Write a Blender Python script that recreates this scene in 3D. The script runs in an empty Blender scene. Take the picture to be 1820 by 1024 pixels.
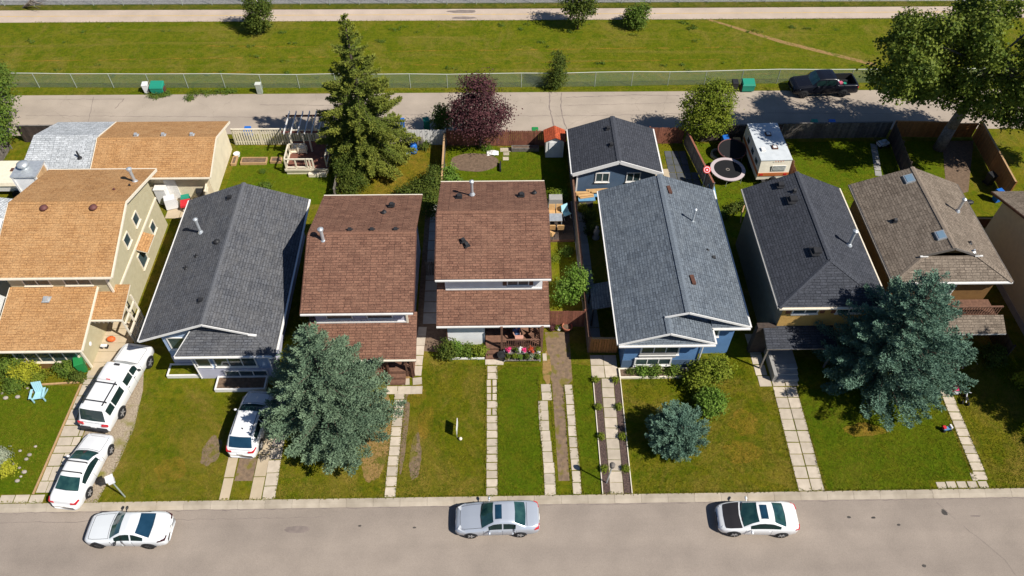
import bpy, math, random
import numpy as np
from mathutils import Vector, Matrix

# ------------------------------------------------------------------ camera, sky, sun, exposure
S = bpy.context.scene
C = S.collection
R = math.radians
PITCH, ROLL, YAW = R(49.94), R(0.567), R(1.544)
cam = bpy.data.cameras.new('camera')
cam.sensor_width = 36
cam.lens = 36 * 1371.4 / 1820
cam.clip_start = 0.5
cam.clip_end = 2000
cam_o = bpy.data.objects.new('camera', cam)
C.objects.link(cam_o)
fw = Vector((math.sin(YAW) * math.cos(PITCH), math.cos(YAW) * math.cos(PITCH), -math.sin(PITCH)))
rt = Vector((math.cos(YAW), -math.sin(YAW), 0))
up = rt.cross(fw)
r2 = math.cos(ROLL) * rt + math.sin(ROLL) * up
u2 = -math.sin(ROLL) * rt + math.cos(ROLL) * up
cam_o.matrix_world = Matrix(((r2.x, u2.x, -fw.x, 0), (r2.y, u2.y, -fw.y, -19.55), (r2.z, u2.z, -fw.z, 42), (0, 0, 0, 1)))
S.camera = cam_o

SUN_AZ = Vector((0.867, -0.5, 0)).normalized()      # where the sun stands, seen from the ground
SUN_EL = R(47.5)
w = bpy.data.worlds.new('World')
S.world = w
w.use_nodes = True
wn, wl = w.node_tree.nodes, w.node_tree.links
sky = wn.new('ShaderNodeTexSky')
sky.sky_type = 'NISHITA'
sky.sun_disc = False
sky.sun_elevation = SUN_EL
sky.sun_rotation = math.atan2(SUN_AZ.x, SUN_AZ.y)
sky.altitude = 1100
sky.air_density = 0.8
sky.dust_density = 0.4
sky.ozone_density = 6.0
wl.new(sky.outputs[0], wn['Background'].inputs[0])
wn['Background'].inputs[1].default_value = 0.072
sun = bpy.data.lights.new('sun', 'SUN')
sun.energy = 5.0
sun.angle = R(0.53)
sun.color = (1.0, 0.955, 0.885)
sun_o = bpy.data.objects.new('sun', sun)
C.objects.link(sun_o)
sd = Vector((SUN_AZ.x * math.cos(SUN_EL), SUN_AZ.y * math.cos(SUN_EL), math.sin(SUN_EL)))
sun_o.rotation_euler = (-sd).to_track_quat('-Z', 'Y').to_euler()
sun_o.location = (60, -40, 70)
S.view_settings.view_transform = 'Standard'
S.view_settings.look = 'None'
S.view_settings.exposure = 0.28
S.view_settings.gamma = 1
S.view_settings.use_curve_mapping = False

rng = random.Random(7)
nrg = np.random.default_rng(11)
U = rng.uniform

# ------------------------------------------------------------------ materials
MATS = {}

def lin(c):
    return tuple((v / 12.92 if v <= 0.04045 else ((v + 0.055) / 1.055) ** 2.4) for v in c)

def mat(name, col, rough=0.85, col2=None, scale=3.0, detail=6, bump=0.0, bscale=30, rand=0.0, metal=0.0, spec=0.3,
        col3=None, scale3=0.4, thr3=(0.5, 0.62), coat=0.0, attr=None, transl=0.0):
    """Principled with noise between two colours, optional large patches (col3), per-object value jitter and fine bump."""
    if name in MATS:
        return MATS[name]
    m = bpy.data.materials.new(name)
    m.use_nodes = True
    n, l = m.node_tree.nodes, m.node_tree.links
    b = n['Principled BSDF']
    b.inputs['Roughness'].default_value = rough
    b.inputs['Metallic'].default_value = metal
    b.inputs['Specular IOR Level'].default_value = spec
    b.inputs['Coat Weight'].default_value = coat
    b.inputs['Coat Roughness'].default_value = 0.05
    geo = n.new('ShaderNodeNewGeometry')
    out = None
    def rgb(c):
        x = n.new('ShaderNodeRGB'); x.outputs[0].default_value = (*c, 1); return x.outputs[0]
    def mix(f, a, c):
        x = n.new('ShaderNodeMix'); x.data_type = 'RGBA'
        l.new(f, x.inputs[0]); l.new(a, x.inputs[6]); l.new(c, x.inputs[7]); return x.outputs[2]
    def noise(sc, det=6, lo=0.35, hi=0.65):
        x = n.new('ShaderNodeTexNoise'); x.inputs['Scale'].default_value = sc; x.inputs['Detail'].default_value = det
        l.new(geo.outputs['Position'], x.inputs['Vector'])
        r = n.new('ShaderNodeMapRange'); r.inputs[1].default_value = lo; r.inputs[2].default_value = hi
        l.new(x.outputs[0], r.inputs[0]); return r.outputs[0]
    out = rgb(col)
    if col2:
        out = mix(noise(scale, detail), out, rgb(col2))
    if col3:
        out = mix(noise(scale3, 5, *thr3), out, rgb(col3))
    if attr:
        a = n.new('ShaderNodeAttribute'); a.attribute_name = 'tint'
        out = mix(a.outputs['Fac'], out, rgb(attr))
    if rand:
        oi = n.new('ShaderNodeObjectInfo')
        r = n.new('ShaderNodeMapRange'); r.inputs[3].default_value = 1 - rand; r.inputs[4].default_value = 1 + rand
        l.new(oi.outputs['Random'], r.inputs[0])
        h = n.new('ShaderNodeHueSaturation'); l.new(r.outputs[0], h.inputs['Value']); l.new(out, h.inputs['Color']); out = h.outputs[0]
    l.new(out, b.inputs['Base Color'])
    if bump:
        x = n.new('ShaderNodeTexNoise'); x.inputs['Scale'].default_value = bscale; x.inputs['Detail'].default_value = 4
        l.new(geo.outputs['Position'], x.inputs['Vector'])
        bp = n.new('ShaderNodeBump'); bp.inputs['Strength'].default_value = min(1, bump); bp.inputs['Distance'].default_value = 0.05
        l.new(x.outputs[0], bp.inputs['Height']); l.new(bp.outputs[0], b.inputs['Normal'])
    if transl:
        t = n.new('ShaderNodeBsdfTranslucent'); l.new(out, t.inputs[0])
        ms = n.new('ShaderNodeMixShader'); ms.inputs[0].default_value = transl
        l.new(b.outputs[0], ms.inputs[1]); l.new(t.outputs[0], ms.inputs[2])
        l.new(ms.outputs[0], n['Material Output'].inputs[0])
    MATS[name] = m
    return m

def shingle(name, c1, c2, mortar, patch, pw=0.35):
    c1 = tuple(v * 1.09 for v in c1); c2 = tuple(v * 0.90 for v in c2)
    m = bpy.data.materials.new(name); m.use_nodes = True
    n, l = m.node_tree.nodes, m.node_tree.links
    b = n['Principled BSDF']; b.inputs['Roughness'].default_value = 0.92; b.inputs['Specular IOR Level'].default_value = 0.2
    uv = n.new('ShaderNodeUVMap'); uv.uv_map = 'uv'
    def bricks(wd, ht, off, sq, ms):
        x = n.new('ShaderNodeTexBrick'); x.offset = off; x.squash = sq
        x.inputs['Color1'].default_value = (*c1, 1); x.inputs['Color2'].default_value = (*c2, 1); x.inputs['Mortar'].default_value = (*mortar, 1)
        x.inputs['Scale'].default_value = 1; x.inputs['Brick Width'].default_value = wd; x.inputs['Row Height'].default_value = ht
        x.inputs['Mortar Size'].default_value = ms; x.inputs['Mortar Smooth'].default_value = 0.3; x.inputs['Bias'].default_value = 0.0
        l.new(uv.outputs[0], x.inputs['Vector']); return x
    bk = bricks(0.36, 0.175, 0.37, 1.35, 0.020)
    geo = n.new('ShaderNodeNewGeometry')
    ns = n.new('ShaderNodeTexNoise'); ns.inputs['Scale'].default_value = 0.9; ns.inputs['Detail'].default_value = 7; ns.inputs['Roughness'].default_value = 0.62
    l.new(geo.outputs['Position'], ns.inputs['Vector'])
    st = n.new('ShaderNodeMapping'); st.inputs['Scale'].default_value = (1.25, 5.5, 1); l.new(uv.outputs[0], st.inputs[0])
    n2 = n.new('ShaderNodeTexNoise'); n2.inputs['Scale'].default_value = 1.0; n2.inputs['Detail'].default_value = 5; n2.inputs['Roughness'].default_value = 0.65; l.new(st.outputs[0], n2.inputs['Vector'])
    av = n.new('ShaderNodeMath'); av.operation = 'MULTIPLY_ADD'; av.inputs[1].default_value = 0.45; l.new(ns.outputs[0], av.inputs[0])
    hv = n.new('ShaderNodeMath'); hv.operation = 'MULTIPLY'; hv.inputs[1].default_value = 0.55; l.new(n2.outputs[0], hv.inputs[0]); l.new(hv.outputs[0], av.inputs[2])
    mr = n.new('ShaderNodeMapRange'); mr.inputs[1].default_value = 0.42; mr.inputs[2].default_value = 0.62; mr.inputs[4].default_value = pw
    l.new(av.outputs[0], mr.inputs[0])
    mx = n.new('ShaderNodeMix'); mx.data_type = 'RGBA'; mx.inputs[7].default_value = (*patch, 1)
    l.new(mr.outputs[0], mx.inputs[0]); l.new(bk.outputs[0], mx.inputs[6])
    fine = n.new('ShaderNodeTexNoise'); fine.inputs['Scale'].default_value = 14; fine.inputs['Detail'].default_value = 5
    l.new(geo.outputs['Position'], fine.inputs['Vector'])
    fr = n.new('ShaderNodeMapRange'); fr.inputs[1].default_value = 0.3; fr.inputs[2].default_value = 0.7; fr.inputs[3].default_value = 0.66; fr.inputs[4].default_value = 1.34
    l.new(fine.outputs[0], fr.inputs[0])
    hs = n.new('ShaderNodeHueSaturation'); l.new(mx.outputs[2], hs.inputs['Color']); l.new(fr.outputs[0], hs.inputs['Value'])
    l.new(hs.outputs[0], b.inputs['Base Color'])
    bp = n.new('ShaderNodeBump'); bp.inputs['Strength'].default_value = 0.7; bp.inputs['Distance'].default_value = 0.015; bp.invert = True
    l.new(bk.outputs['Fac'], bp.inputs['Height']); l.new(bp.outputs[0], b.inputs['Normal'])
    MATS[name] = m
    return m

def siding(name, col, pitch=0.11, horiz=True, var=0.08):
    """Lapped boards: a saw-tooth bump every pitch metres of height (or along x+y for upright boards)."""
    m = bpy.data.materials.new(name); m.use_nodes = True
    n, l = m.node_tree.nodes, m.node_tree.links
    b = n['Principled BSDF']; b.inputs['Roughness'].default_value = 0.6; b.inputs['Specular IOR Level'].default_value = 0.3
    geo = n.new('ShaderNodeNewGeometry'); sp = n.new('ShaderNodeSeparateXYZ'); l.new(geo.outputs['Position'], sp.inputs[0])
    src = sp.outputs[2]
    if not horiz:
        ad = n.new('ShaderNodeMath'); ad.operation = 'ADD'; l.new(sp.outputs[0], ad.inputs[0]); l.new(sp.outputs[1], ad.inputs[1]); src = ad.outputs[0]
    dv = n.new('ShaderNodeMath'); dv.operation = 'DIVIDE'; dv.inputs[1].default_value = pitch; l.new(src, dv.inputs[0])
    fr = n.new('ShaderNodeMath'); fr.operation = 'FRACT'; l.new(dv.outputs[0], fr.inputs[0])
    bp = n.new('ShaderNodeBump'); bp.inputs['Strength'].default_value = 0.9; bp.inputs['Distance'].default_value = 0.02; bp.invert = True
    l.new(fr.outputs[0], bp.inputs['Height']); l.new(bp.outputs[0], b.inputs['Normal'])
    ns = n.new('ShaderNodeTexNoise'); ns.inputs['Scale'].default_value = 1.5; ns.inputs['Detail'].default_value = 6
    l.new(geo.outputs['Position'], ns.inputs['Vector'])
    mr = n.new('ShaderNodeMapRange'); mr.inputs[1].default_value = 0.3; mr.inputs[2].default_value = 0.7; mr.inputs[3].default_value = 1 - var; mr.inputs[4].default_value = 1 + var
    l.new(ns.outputs[0], mr.inputs[0])
    hs = n.new('ShaderNodeHueSaturation'); hs.inputs['Color'].default_value = (*col, 1); l.new(mr.outputs[0], hs.inputs['Value'])
    l.new(hs.outputs[0], b.inputs['Base Color'])
    MATS[name] = m
    return m

def grass(name, a, b_, c_, dry, dry_amt=0.5, stripes=0.0):
    """Lawn: three greens at several sizes, straw patches, blade-sized speckle and bump."""
    m = bpy.data.materials.new(name); m.use_nodes = True
    n, l = m.node_tree.nodes, m.node_tree.links
    b = n['Principled BSDF']; b.inputs['Roughness'].default_value = 0.95; b.inputs['Specular IOR Level'].default_value = 0.08
    geo = n.new('ShaderNodeNewGeometry')
    def noise(sc, det, lo, hi, dist=0.0, vec=None, rough=0.6):
        x = n.new('ShaderNodeTexNoise'); x.inputs['Scale'].default_value = sc; x.inputs['Detail'].default_value = det
        x.inputs['Distortion'].default_value = dist; x.inputs['Roughness'].default_value = rough
        l.new(vec or geo.outputs['Position'], x.inputs['Vector'])
        r = n.new('ShaderNodeMapRange'); r.inputs[1].default_value = lo; r.inputs[2].default_value = hi
        l.new(x.outputs[0], r.inputs[0]); return r.outputs[0]
    def mixc(f, p, q):
        x = n.new('ShaderNodeMix'); x.data_type = 'RGBA'; l.new(f, x.inputs[0])
        for i, v in ((6, p), (7, q)):
            if isinstance(v, tuple): x.inputs[i].default_value = (*v, 1)
            else: l.new(v, x.inputs[i])
        return x.outputs[2]
    o = mixc(noise(0.35, 6, 0.38, 0.62, 0.5), a, b_)
    o = mixc(noise(1.3, 8, 0.46, 0.62, 0.6, None, 0.7), o, c_)
    d = noise(0.26, 10, 0.60 - 0.14 * dry_amt, 0.80 - 0.14 * dry_amt, 0.9, rough=0.78)
    o = mixc(d, o, dry)
    if stripes:
        mp = n.new('ShaderNodeMapping'); mp.inputs['Scale'].default_value = (0.05, 1.1, 1); mp.inputs['Rotation'].default_value = (0, 0, 0.02)
        l.new(geo.outputs['Position'], mp.inputs[0])
        st = noise(1.0, 4, 0.54, 0.72, 0.2, mp.outputs[0])
        ml = n.new('ShaderNodeMath'); ml.operation = 'MULTIPLY'; ml.inputs[1].default_value = stripes; l.new(st, ml.inputs[0])
        o = mixc(ml.outputs[0], o, dry)
    f1 = noise(3.6, 8, 0.3, 0.7, 0.3, None, 0.78); f2 = noise(24, 4, 0.3, 0.7)
    ad = n.new('ShaderNodeMath'); ad.operation = 'ADD'; l.new(f1, ad.inputs[0]); l.new(f2, ad.inputs[1])
    mr = n.new('ShaderNodeMapRange'); mr.inputs[1].default_value = 0.35; mr.inputs[2].default_value = 1.65; mr.inputs[3].default_value = 0.58; mr.inputs[4].default_value = 1.42
    l.new(ad.outputs[0], mr.inputs[0])
    hs = n.new('ShaderNodeHueSaturation'); l.new(o, hs.inputs['Color']); l.new(mr.outputs[0], hs.inputs['Value'])
    l.new(hs.outputs[0], b.inputs['Base Color'])
    bp = n.new('ShaderNodeBump'); bp.inputs['Strength'].default_value = 0.8; bp.inputs['Distance'].default_value = 0.09
    l.new(ad.outputs[0], bp.inputs['Height']); l.new(bp.outputs[0], b.inputs['Normal'])
    MATS[name] = m
    return m

def asphalt(name, a, b_, line=0.35, crack=True, along=(0.05, 0.6)):
    """Worn pale asphalt: aggregate speckle, long wheel-track bands, blotches, hairline cracks."""
    m = bpy.data.materials.new(name); m.use_nodes = True
    n, l = m.node_tree.nodes, m.node_tree.links
    b = n['Principled BSDF']; b.inputs['Roughness'].default_value = 0.9; b.inputs['Specular IOR Level'].default_value = 0.25
    geo = n.new('ShaderNodeNewGeometry')
    def noise(sc, det, lo, hi, vec=None, o0=0.0, o1=1.0):
        x = n.new('ShaderNodeTexNoise'); x.inputs['Scale'].default_value = sc; x.inputs['Detail'].default_value = det
        l.new(vec or geo.outputs['Position'], x.inputs['Vector'])
        r = n.new('ShaderNodeMapRange'); r.inputs[1].default_value = lo; r.inputs[2].default_value = hi; r.inputs[3].default_value = o0; r.inputs[4].default_value = o1
        l.new(x.outputs[0], r.inputs[0]); return r.outputs[0]
    mp = n.new('ShaderNodeMapping'); mp.inputs['Scale'].default_value = (along[0], along[1], 1); l.new(geo.outputs['Position'], mp.inputs[0])
    band = noise(1, 5, 0.3, 0.7, mp.outputs[0])
    mx = n.new('ShaderNodeMix'); mx.data_type = 'RGBA'; mx.inputs[6].default_value = (*a, 1); mx.inputs[7].default_value = (*b_, 1); l.new(band, mx.inputs[0])
    v1 = noise(0.5, 6, 0.3, 0.7, None, 0.9, 1.1); v2 = noise(30, 4, 0.25, 0.75, None, 0.84, 1.16)
    ml = n.new('ShaderNodeMath'); ml.operation = 'MULTIPLY'; l.new(v1, ml.inputs[0]); l.new(v2, ml.inputs[1])
    val = ml.outputs[0]
    if crack:
        vd = n.new('ShaderNodeTexNoise'); vd.inputs['Scale'].default_value = 0.8; vd.inputs['Detail'].default_value = 6
        l.new(geo.outputs['Position'], vd.inputs['Vector'])
        ma = n.new('ShaderNodeVectorMath'); ma.operation = 'MULTIPLY_ADD'; ma.inputs[1].default_value = (1.6, 1.6, 0)
        l.new(vd.outputs[1], ma.inputs[0]); l.new(geo.outputs['Position'], ma.inputs[2])
        vo = n.new('ShaderNodeTexVoronoi'); vo.feature = 'DISTANCE_TO_EDGE'; vo.inputs['Scale'].default_value = 0.13; l.new(ma.outputs[0], vo.inputs['Vector'])
        cr = n.new('ShaderNodeMapRange'); cr.inputs[1].default_value = 0.0; cr.inputs[2].default_value = 0.004; cr.inputs[3].default_value = 0.85; cr.inputs[4].default_value = 1
        l.new(vo.outputs[0], cr.inputs[0])
        m2 = n.new('ShaderNodeMath'); m2.operation = 'MULTIPLY'; l.new(val, m2.inputs[0]); l.new(cr.outputs[0], m2.inputs[1]); val = m2.outputs[0]
    hs = n.new('ShaderNodeHueSaturation'); l.new(mx.outputs[2], hs.inputs['Color']); l.new(val, hs.inputs['Value'])
    l.new(hs.outputs[0], b.inputs['Base Color'])
    bp = n.new('ShaderNodeBump'); bp.inputs['Strength'].default_value = 0.3; bp.inputs['Distance'].default_value = 0.01
    l.new(v2, bp.inputs['Height']); l.new(bp.outputs[0], b.inputs['Normal'])
    MATS[name] = m
    return m

# surfaces
grass('lawn', (0.158, 0.168, 0.0050), (0.212, 0.190, 0.0110), (0.112, 0.150, 0.0040), (0.300, 0.212, 0.0400), 0.95)
grass('lawn_lush', (0.103, 0.164, 0.0040), (0.125, 0.168, 0.0050), (0.152, 0.168, 0.0070), (0.207, 0.179, 0.0200), 0.35)
grass('lawn_dry', (0.220, 0.176, 0.0120), (0.270, 0.198, 0.0180), (0.145, 0.149, 0.0080), (0.363, 0.220, 0.0350), 1.0)
grass('field', (0.142, 0.168, 0.0050), (0.188, 0.188, 0.0110), (0.108, 0.150, 0.0040), (0.265, 0.208, 0.0380), 0.68, 0.6)
grass('weeds', (0.121, 0.134, 0.0100), (0.171, 0.152, 0.0250), (0.077, 0.101, 0.0080), (0.242, 0.176, 0.0600), 0.6)
mat('grass_blade', (0.100, 0.158, 0.004), 0.85, spec=0.1, attr=(0.28, 0.225, 0.03), transl=0.25)
asphalt('street', (0.325, 0.270, 0.220), (0.262, 0.218, 0.180), crack=False)
asphalt('lane', (0.355, 0.295, 0.236), (0.415, 0.345, 0.272), along=(0.04, 0.5))
asphalt('trail', (0.46, 0.37, 0.29), (0.50, 0.40, 0.32), crack=False)
mat('concrete', (0.54, 0.46, 0.36), 0.9, (0.46, 0.39, 0.30), 2.5, bump=0.25, bscale=25, rand=0.13)
mat('kerb_concrete', (0.45, 0.385, 0.30), 0.9, (0.35, 0.295, 0.225), 1.3, bump=0.2, rand=0.08)
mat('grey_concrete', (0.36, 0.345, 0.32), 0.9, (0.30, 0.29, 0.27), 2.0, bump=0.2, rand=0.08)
mat('sandy_concrete', (0.52, 0.42, 0.29), 0.9, (0.46, 0.37, 0.25), 1.6, bump=0.2, rand=0.06)
mat('soil', (0.20, 0.135, 0.09), 1.0, (0.13, 0.088, 0.058), 5, bump=0.8, bscale=18)
mat('drysoil', (0.250, 0.170, 0.105), 1.0, (0.165, 0.115, 0.076), 4, bump=0.7, bscale=14, col3=(0.17, 0.14, 0.03), scale3=1.6, thr3=(0.54, 0.64))
mat('mulch', (0.145, 0.095, 0.078), 1.0, (0.055, 0.038, 0.034), 16, bump=1.0, bscale=26)
mat('gravel', (0.44, 0.36, 0.26), 1.0, (0.27, 0.21, 0.15), 11, bump=0.9, bscale=22, col3=(0.22, 0.20, 0.05), scale3=0.9, thr3=(0.55, 0.7))
mat('ballast', (0.40, 0.37, 0.36), 1.0, (0.24, 0.22, 0.22), 5, bump=1.0, bscale=8)
mat('straw', (0.34, 0.21, 0.075), 1.0, (0.24, 0.15, 0.055), 6, bump=0.8, bscale=20, col3=(0.14, 0.13, 0.02), scale3=1.5)
mat('tar', (0.035, 0.032, 0.03), 0.7, (0.08, 0.07, 0.06), 4)
mat('stain', (0.19, 0.155, 0.135), 0.85, (0.26, 0.21, 0.18), 3)
mat('yellow_line', (0.62, 0.40, 0.10), 0.8, (0.50, 0.38, 0.20), 3)
# roofs
shingle('tan_shingle', (0.425, 0.228, 0.092), (0.405, 0.212, 0.086), (0.27, 0.132, 0.052), (0.50, 0.295, 0.135), 0.75)
shingle('brown_shingle', (0.215, 0.108, 0.070), (0.158, 0.077, 0.051), (0.070, 0.035, 0.026), (0.255, 0.138, 0.090), 0.55)
shingle('charcoal_shingle', (0.112, 0.116, 0.126), (0.086, 0.089, 0.098), (0.034, 0.036, 0.042), (0.148, 0.144, 0.140), 0.55)
shingle('black_shingle', (0.058, 0.062, 0.074), (0.046, 0.050, 0.060), (0.020, 0.022, 0.028), (0.072, 0.075, 0.086), 0.4)
shingle('slate_shingle', (0.138, 0.162, 0.188), (0.094, 0.112, 0.134), (0.040, 0.049, 0.063), (0.170, 0.192, 0.21), 0.55)
shingle('taupe_shingle', (0.215, 0.172, 0.132), (0.155, 0.122, 0.092), (0.072, 0.056, 0.043), (0.245, 0.20, 0.155), 0.5)
shingle('pale_shingle', (0.50, 0.52, 0.53), (0.38, 0.40, 0.41), (0.19, 0.20, 0.21), (0.56, 0.575, 0.58), 0.5)
shingle('red_shingle', (0.46, 0.09, 0.035), (0.38, 0.07, 0.028), (0.20, 0.035, 0.015), (0.50, 0.11, 0.045), 0.5)
# walls
mat('stucco', (0.50, 0.445, 0.285), 0.9, (0.46, 0.405, 0.255), 3, bump=0.4, bscale=40)
mat('olive_stucco', (0.62, 0.53, 0.34), 0.9, (0.57, 0.485, 0.31), 3, bump=0.4, bscale=40)
mat('stucco_grey', (0.27, 0.245, 0.175), 0.9, (0.24, 0.215, 0.155), 3, bump=0.4, bscale=40)
mat('yellow_stucco', (0.54, 0.33, 0.10), 0.9, (0.48, 0.29, 0.085), 3, bump=0.4, bscale=40)
mat('brown_stucco', (0.23, 0.125, 0.04), 0.9, (0.20, 0.105, 0.035), 3, bump=0.3, bscale=40)
siding('blue_siding', (0.095, 0.195, 0.36))
siding('navy_siding', (0.070, 0.112, 0.175))
siding('pale_blue_siding', (0.29, 0.38, 0.53))
siding('white_siding', (0.74, 0.74, 0.73))
siding('beige_siding', (0.66, 0.58, 0.42), 0.13)
siding('cream_siding', (0.68, 0.60, 0.44), 0.2, False)
siding('lilac_siding', (0.42, 0.42, 0.50))
siding('red_siding', (0.24, 0.09, 0.055), 0.15, False)
mat('white_trim', (0.80, 0.78, 0.74), 0.5, (0.74, 0.72, 0.68), 4)
mat('cream_trim', (0.80, 0.72, 0.58), 0.55, (0.74, 0.66, 0.52), 4)
mat('brown_trim', (0.10, 0.045, 0.03), 0.6, (0.13, 0.06, 0.04), 5)
mat('glass', (0.018, 0.035, 0.040), 0.06, (0.03, 0.055, 0.06), 0.8, spec=0.8)
mat('window_glass', (0.03, 0.05, 0.055), 0.05, (0.06, 0.09, 0.095), 0.7, spec=0.9)
mat('metal_pipe', (0.62, 0.65, 0.66), 0.4, (0.5, 0.53, 0.55), 5, metal=0.5)
mat('black_plastic', (0.020, 0.020, 0.022), 0.5, (0.03, 0.03, 0.032), 4)
mat('rubber', (0.017, 0.017, 0.018), 0.8)
mat('maroon_metal', (0.12, 0.045, 0.042), 0.6, (0.15, 0.06, 0.05), 6)
# timber
mat('brown_wood', (0.215, 0.112, 0.072), 0.85, (0.145, 0.075, 0.05), 6, rand=0.25, bump=0.3, bscale=30)
mat('red_wood', (0.27, 0.105, 0.065), 0.85, (0.20, 0.075, 0.048), 5, rand=0.25, bump=0.3)
mat('orange_wood', (0.42, 0.185, 0.055), 0.8, (0.34, 0.14, 0.042), 5, rand=0.15, bump=0.3)
mat('grey_wood', (0.20, 0.175, 0.15), 0.9, (0.13, 0.115, 0.10), 5, rand=0.25, bump=0.3)
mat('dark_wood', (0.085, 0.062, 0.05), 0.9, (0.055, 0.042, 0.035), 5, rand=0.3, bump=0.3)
mat('raw_wood', (0.50, 0.32, 0.16), 0.85, (0.42, 0.26, 0.13), 6, rand=0.15)
mat('cream_paint', (0.80, 0.72, 0.56), 0.6, (0.72, 0.64, 0.49), 5, rand=0.05)
mat('deck_red', (0.21, 0.085, 0.055), 0.8, (0.16, 0.065, 0.045), 4, rand=0.1)
# greens
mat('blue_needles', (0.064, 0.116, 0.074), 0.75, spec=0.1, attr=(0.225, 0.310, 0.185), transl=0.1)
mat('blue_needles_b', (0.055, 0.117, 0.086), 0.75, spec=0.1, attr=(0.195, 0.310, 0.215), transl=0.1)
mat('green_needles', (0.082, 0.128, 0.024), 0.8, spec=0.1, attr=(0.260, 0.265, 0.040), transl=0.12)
mat('plum_leaves', (0.070, 0.025, 0.032), 0.7, spec=0.15, attr=(0.135, 0.055, 0.055), transl=0.15)
mat('shade_tint_paving', (0.105, 0.11, 0.115), 0.8, (0.075, 0.08, 0.085), 2, bump=0.2, rand=0.1)  # yard concrete with the shade lying on it put into the colour
mat('leaf_mid', (0.075, 0.14, 0.018), 0.7, spec=0.15, attr=(0.15, 0.20, 0.028), transl=0.2)
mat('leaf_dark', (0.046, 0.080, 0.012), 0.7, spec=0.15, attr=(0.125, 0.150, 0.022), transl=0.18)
mat('leaf_poplar', (0.070, 0.118, 0.013), 0.6, spec=0.2, attr=(0.215, 0.255, 0.034), transl=0.28)
mat('leaf_lime', (0.120, 0.175, 0.012), 0.7, spec=0.15, attr=(0.235, 0.265, 0.03), transl=0.25)
mat('leaf_green', (0.095, 0.185, 0.018), 0.7, spec=0.15, attr=(0.20, 0.30, 0.05), transl=0.25)
mat('leaf_sage', (0.24, 0.29, 0.19), 0.8, spec=0.1, attr=(0.36, 0.38, 0.27), transl=0.15)
mat('leaf_yellow', (0.24, 0.27, 0.02), 0.7, spec=0.1, attr=(0.42, 0.40, 0.035), transl=0.2)
mat('bare_twigs', (0.23, 0.18, 0.14), 0.9, spec=0.1, attr=(0.33, 0.27, 0.21))
mat('bark', (0.13, 0.095, 0.07), 0.95, (0.075, 0.055, 0.042), 6, bump=0.8, bscale=14)
mat('pale_bark', (0.27, 0.23, 0.19), 0.95, (0.15, 0.125, 0.10), 5, bump=0.7, bscale=10)

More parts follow.
